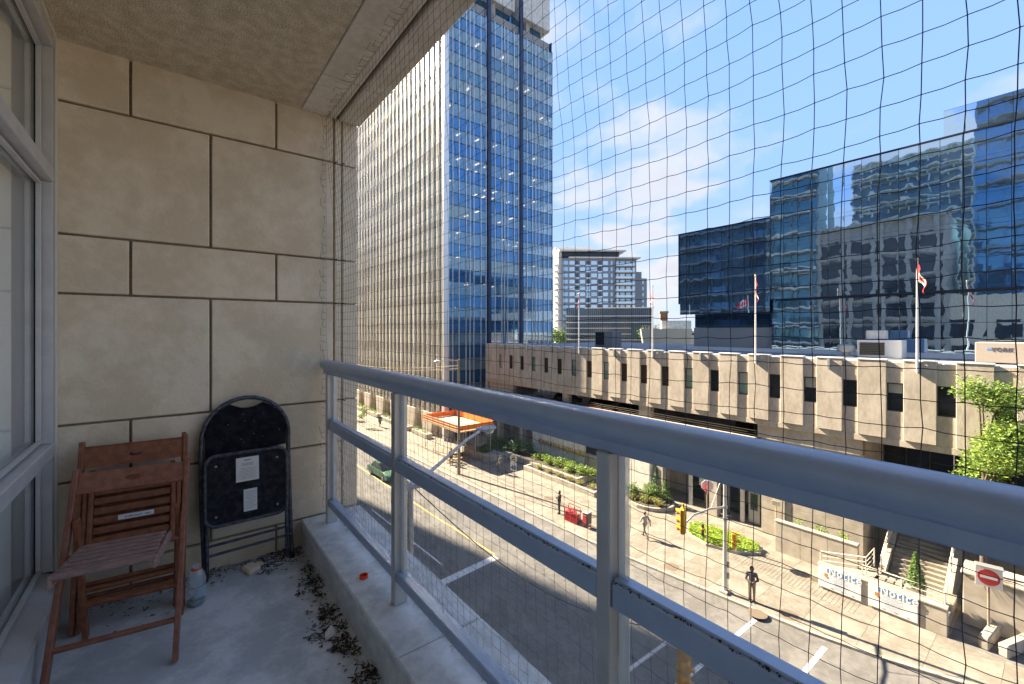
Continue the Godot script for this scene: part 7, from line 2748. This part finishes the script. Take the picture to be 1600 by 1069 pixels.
	for y in [3.5, 3.78, 4.05]:
		var m := MB.new()
		m.box(Vector3(-0.2, y, 4.0), Vector3(0.04, 0.09, 8.5))
		part("guard_board", m, M.timber, sc)
	for x in [0.0, 2.0, 4.0]:
		for z in [0.1, 2.7, 5.4, 7.9]:
			var m := MB.new()
			m.tube([Vector3(x, 0, z), Vector3(x, 3.3, z)], 0.04, 8)
			part("post", m, M.galvanised, sc)
	for i in 4:
		var m := MB.new()
		m.tube([Vector3(0.02, 0.2, 0.1 + 2.0 * i), Vector3(0.02, 3.2, 2.0 + 2.0 * i)], 0.025, 6)
		part("brace", m, M.galvanised, sc)
	for i in 6:
		var m := MB.new()
		m.box(Vector3(-0.35, 0.35 + 0.1 * (i % 3), 5.4 + 0.5 * i), Vector3(0.12, 0.12, 1.6), yaw(20.0 * i))
		part("stacked_timber", m, M.timber, sc)
	car("green_car", "green saloon driving along the sunlit road", Vector3(16.4, ROAD, -41.0), 0.05, plain("paint_green", 0.05, 0.15, 0.085, 0.25, 0.2))

func build_people() -> void:
	var skin := Color(0.30, 0.19, 0.13)
	var dark_skin := Color(0.10, 0.06, 0.042)
	person("person in a dark patterned jacket and tan trousers standing at the kerb with hands joined", Vector3(23.68, 0, -10.15), deg_to_rad(-62.0), {"elbowL": Vector3(-0.27, 1.12, 0.02), "wristL": Vector3(-0.07, 1.05, 0.2), "elbowR": Vector3(0.27, 1.12, 0.02), "wristR": Vector3(0.06, 1.06, 0.2)}, Color(0.075, 0.066, 0.066), Color(0.24, 0.18, 0.115), Color(0.015, 0.012, 0.01), dark_skin, 1.8)
	person("person in a pale grey jacket striding past the entrance bed", Vector3(25.3, 0, -17.74), deg_to_rad(165.0), {"lean": 0.06, "footL": Vector3(-0.1, 0, 0.32), "kneeL": Vector3(-0.1, 0.5, 0.24), "footR": Vector3(0.1, 0.05, -0.38), "kneeR": Vector3(0.1, 0.5, -0.05), "elbowL": Vector3(-0.27, 1.14, -0.18), "wristL": Vector3(-0.25, 0.93, -0.22), "elbowR": Vector3(0.27, 1.12, 0.12), "wristR": Vector3(0.24, 0.98, 0.32)}, Color(0.33, 0.30, 0.26), Color(0.24, 0.22, 0.19), Color(0.20, 0.16, 0.12), skin)
	person("person in dark clothes looking at a phone by the red news racks", Vector3(23.41, 0, -24.08), deg_to_rad(215.0), {"elbowL": Vector3(-0.25, 1.13, 0.04), "wristL": Vector3(-0.06, 1.2, 0.24), "elbowR": Vector3(0.25, 1.13, 0.04), "wristR": Vector3(0.06, 1.2, 0.24)}, Color(0.035, 0.032, 0.033), Color(0.05, 0.048, 0.05), Color(0.02, 0.015, 0.012), skin)
	person("person in grey walking past the dark hedge bed", Vector3(25.6, 0, -34.6), deg_to_rad(10.0), {"lean": 0.05, "footL": Vector3(-0.1, 0, 0.3), "kneeL": Vector3(-0.1, 0.5, 0.22), "footR": Vector3(0.1, 0.05, -0.34), "kneeR": Vector3(0.1, 0.5, -0.03), "wristL": Vector3(-0.25, 0.92, -0.2), "wristR": Vector3(0.25, 0.95, 0.25)}, Color(0.16, 0.15, 0.13), Color(0.11, 0.105, 0.1), Color(0.09, 0.07, 0.05), skin)
	person("person in a rust coloured top standing near the wooden lamp pole", Vector3(23.1, 0, -39.9), deg_to_rad(-40.0), {"footL": Vector3(-0.1, 0, 0.12), "kneeL": Vector3(-0.1, 0.5, 0.08), "elbowR": Vector3(0.26, 1.14, 0.06), "wristR": Vector3(0.12, 1.28, 0.2)}, Color(0.22, 0.10, 0.05), Color(0.045, 0.045, 0.05), Color(0.03, 0.02, 0.015), skin, 1.7)
	person("person in a dark blue coat walking before the tower's piers", Vector3(24.0, 0, -62.0), deg_to_rad(0.0), {"lean": 0.08, "footL": Vector3(-0.1, 0, 0.26), "kneeL": Vector3(-0.1, 0.5, 0.2), "footR": Vector3(0.1, 0.03, -0.28), "kneeR": Vector3(0.1, 0.5, 0.0)}, Color(0.03, 0.04, 0.075), Color(0.035, 0.04, 0.06), Color(0.03, 0.02, 0.015), skin)
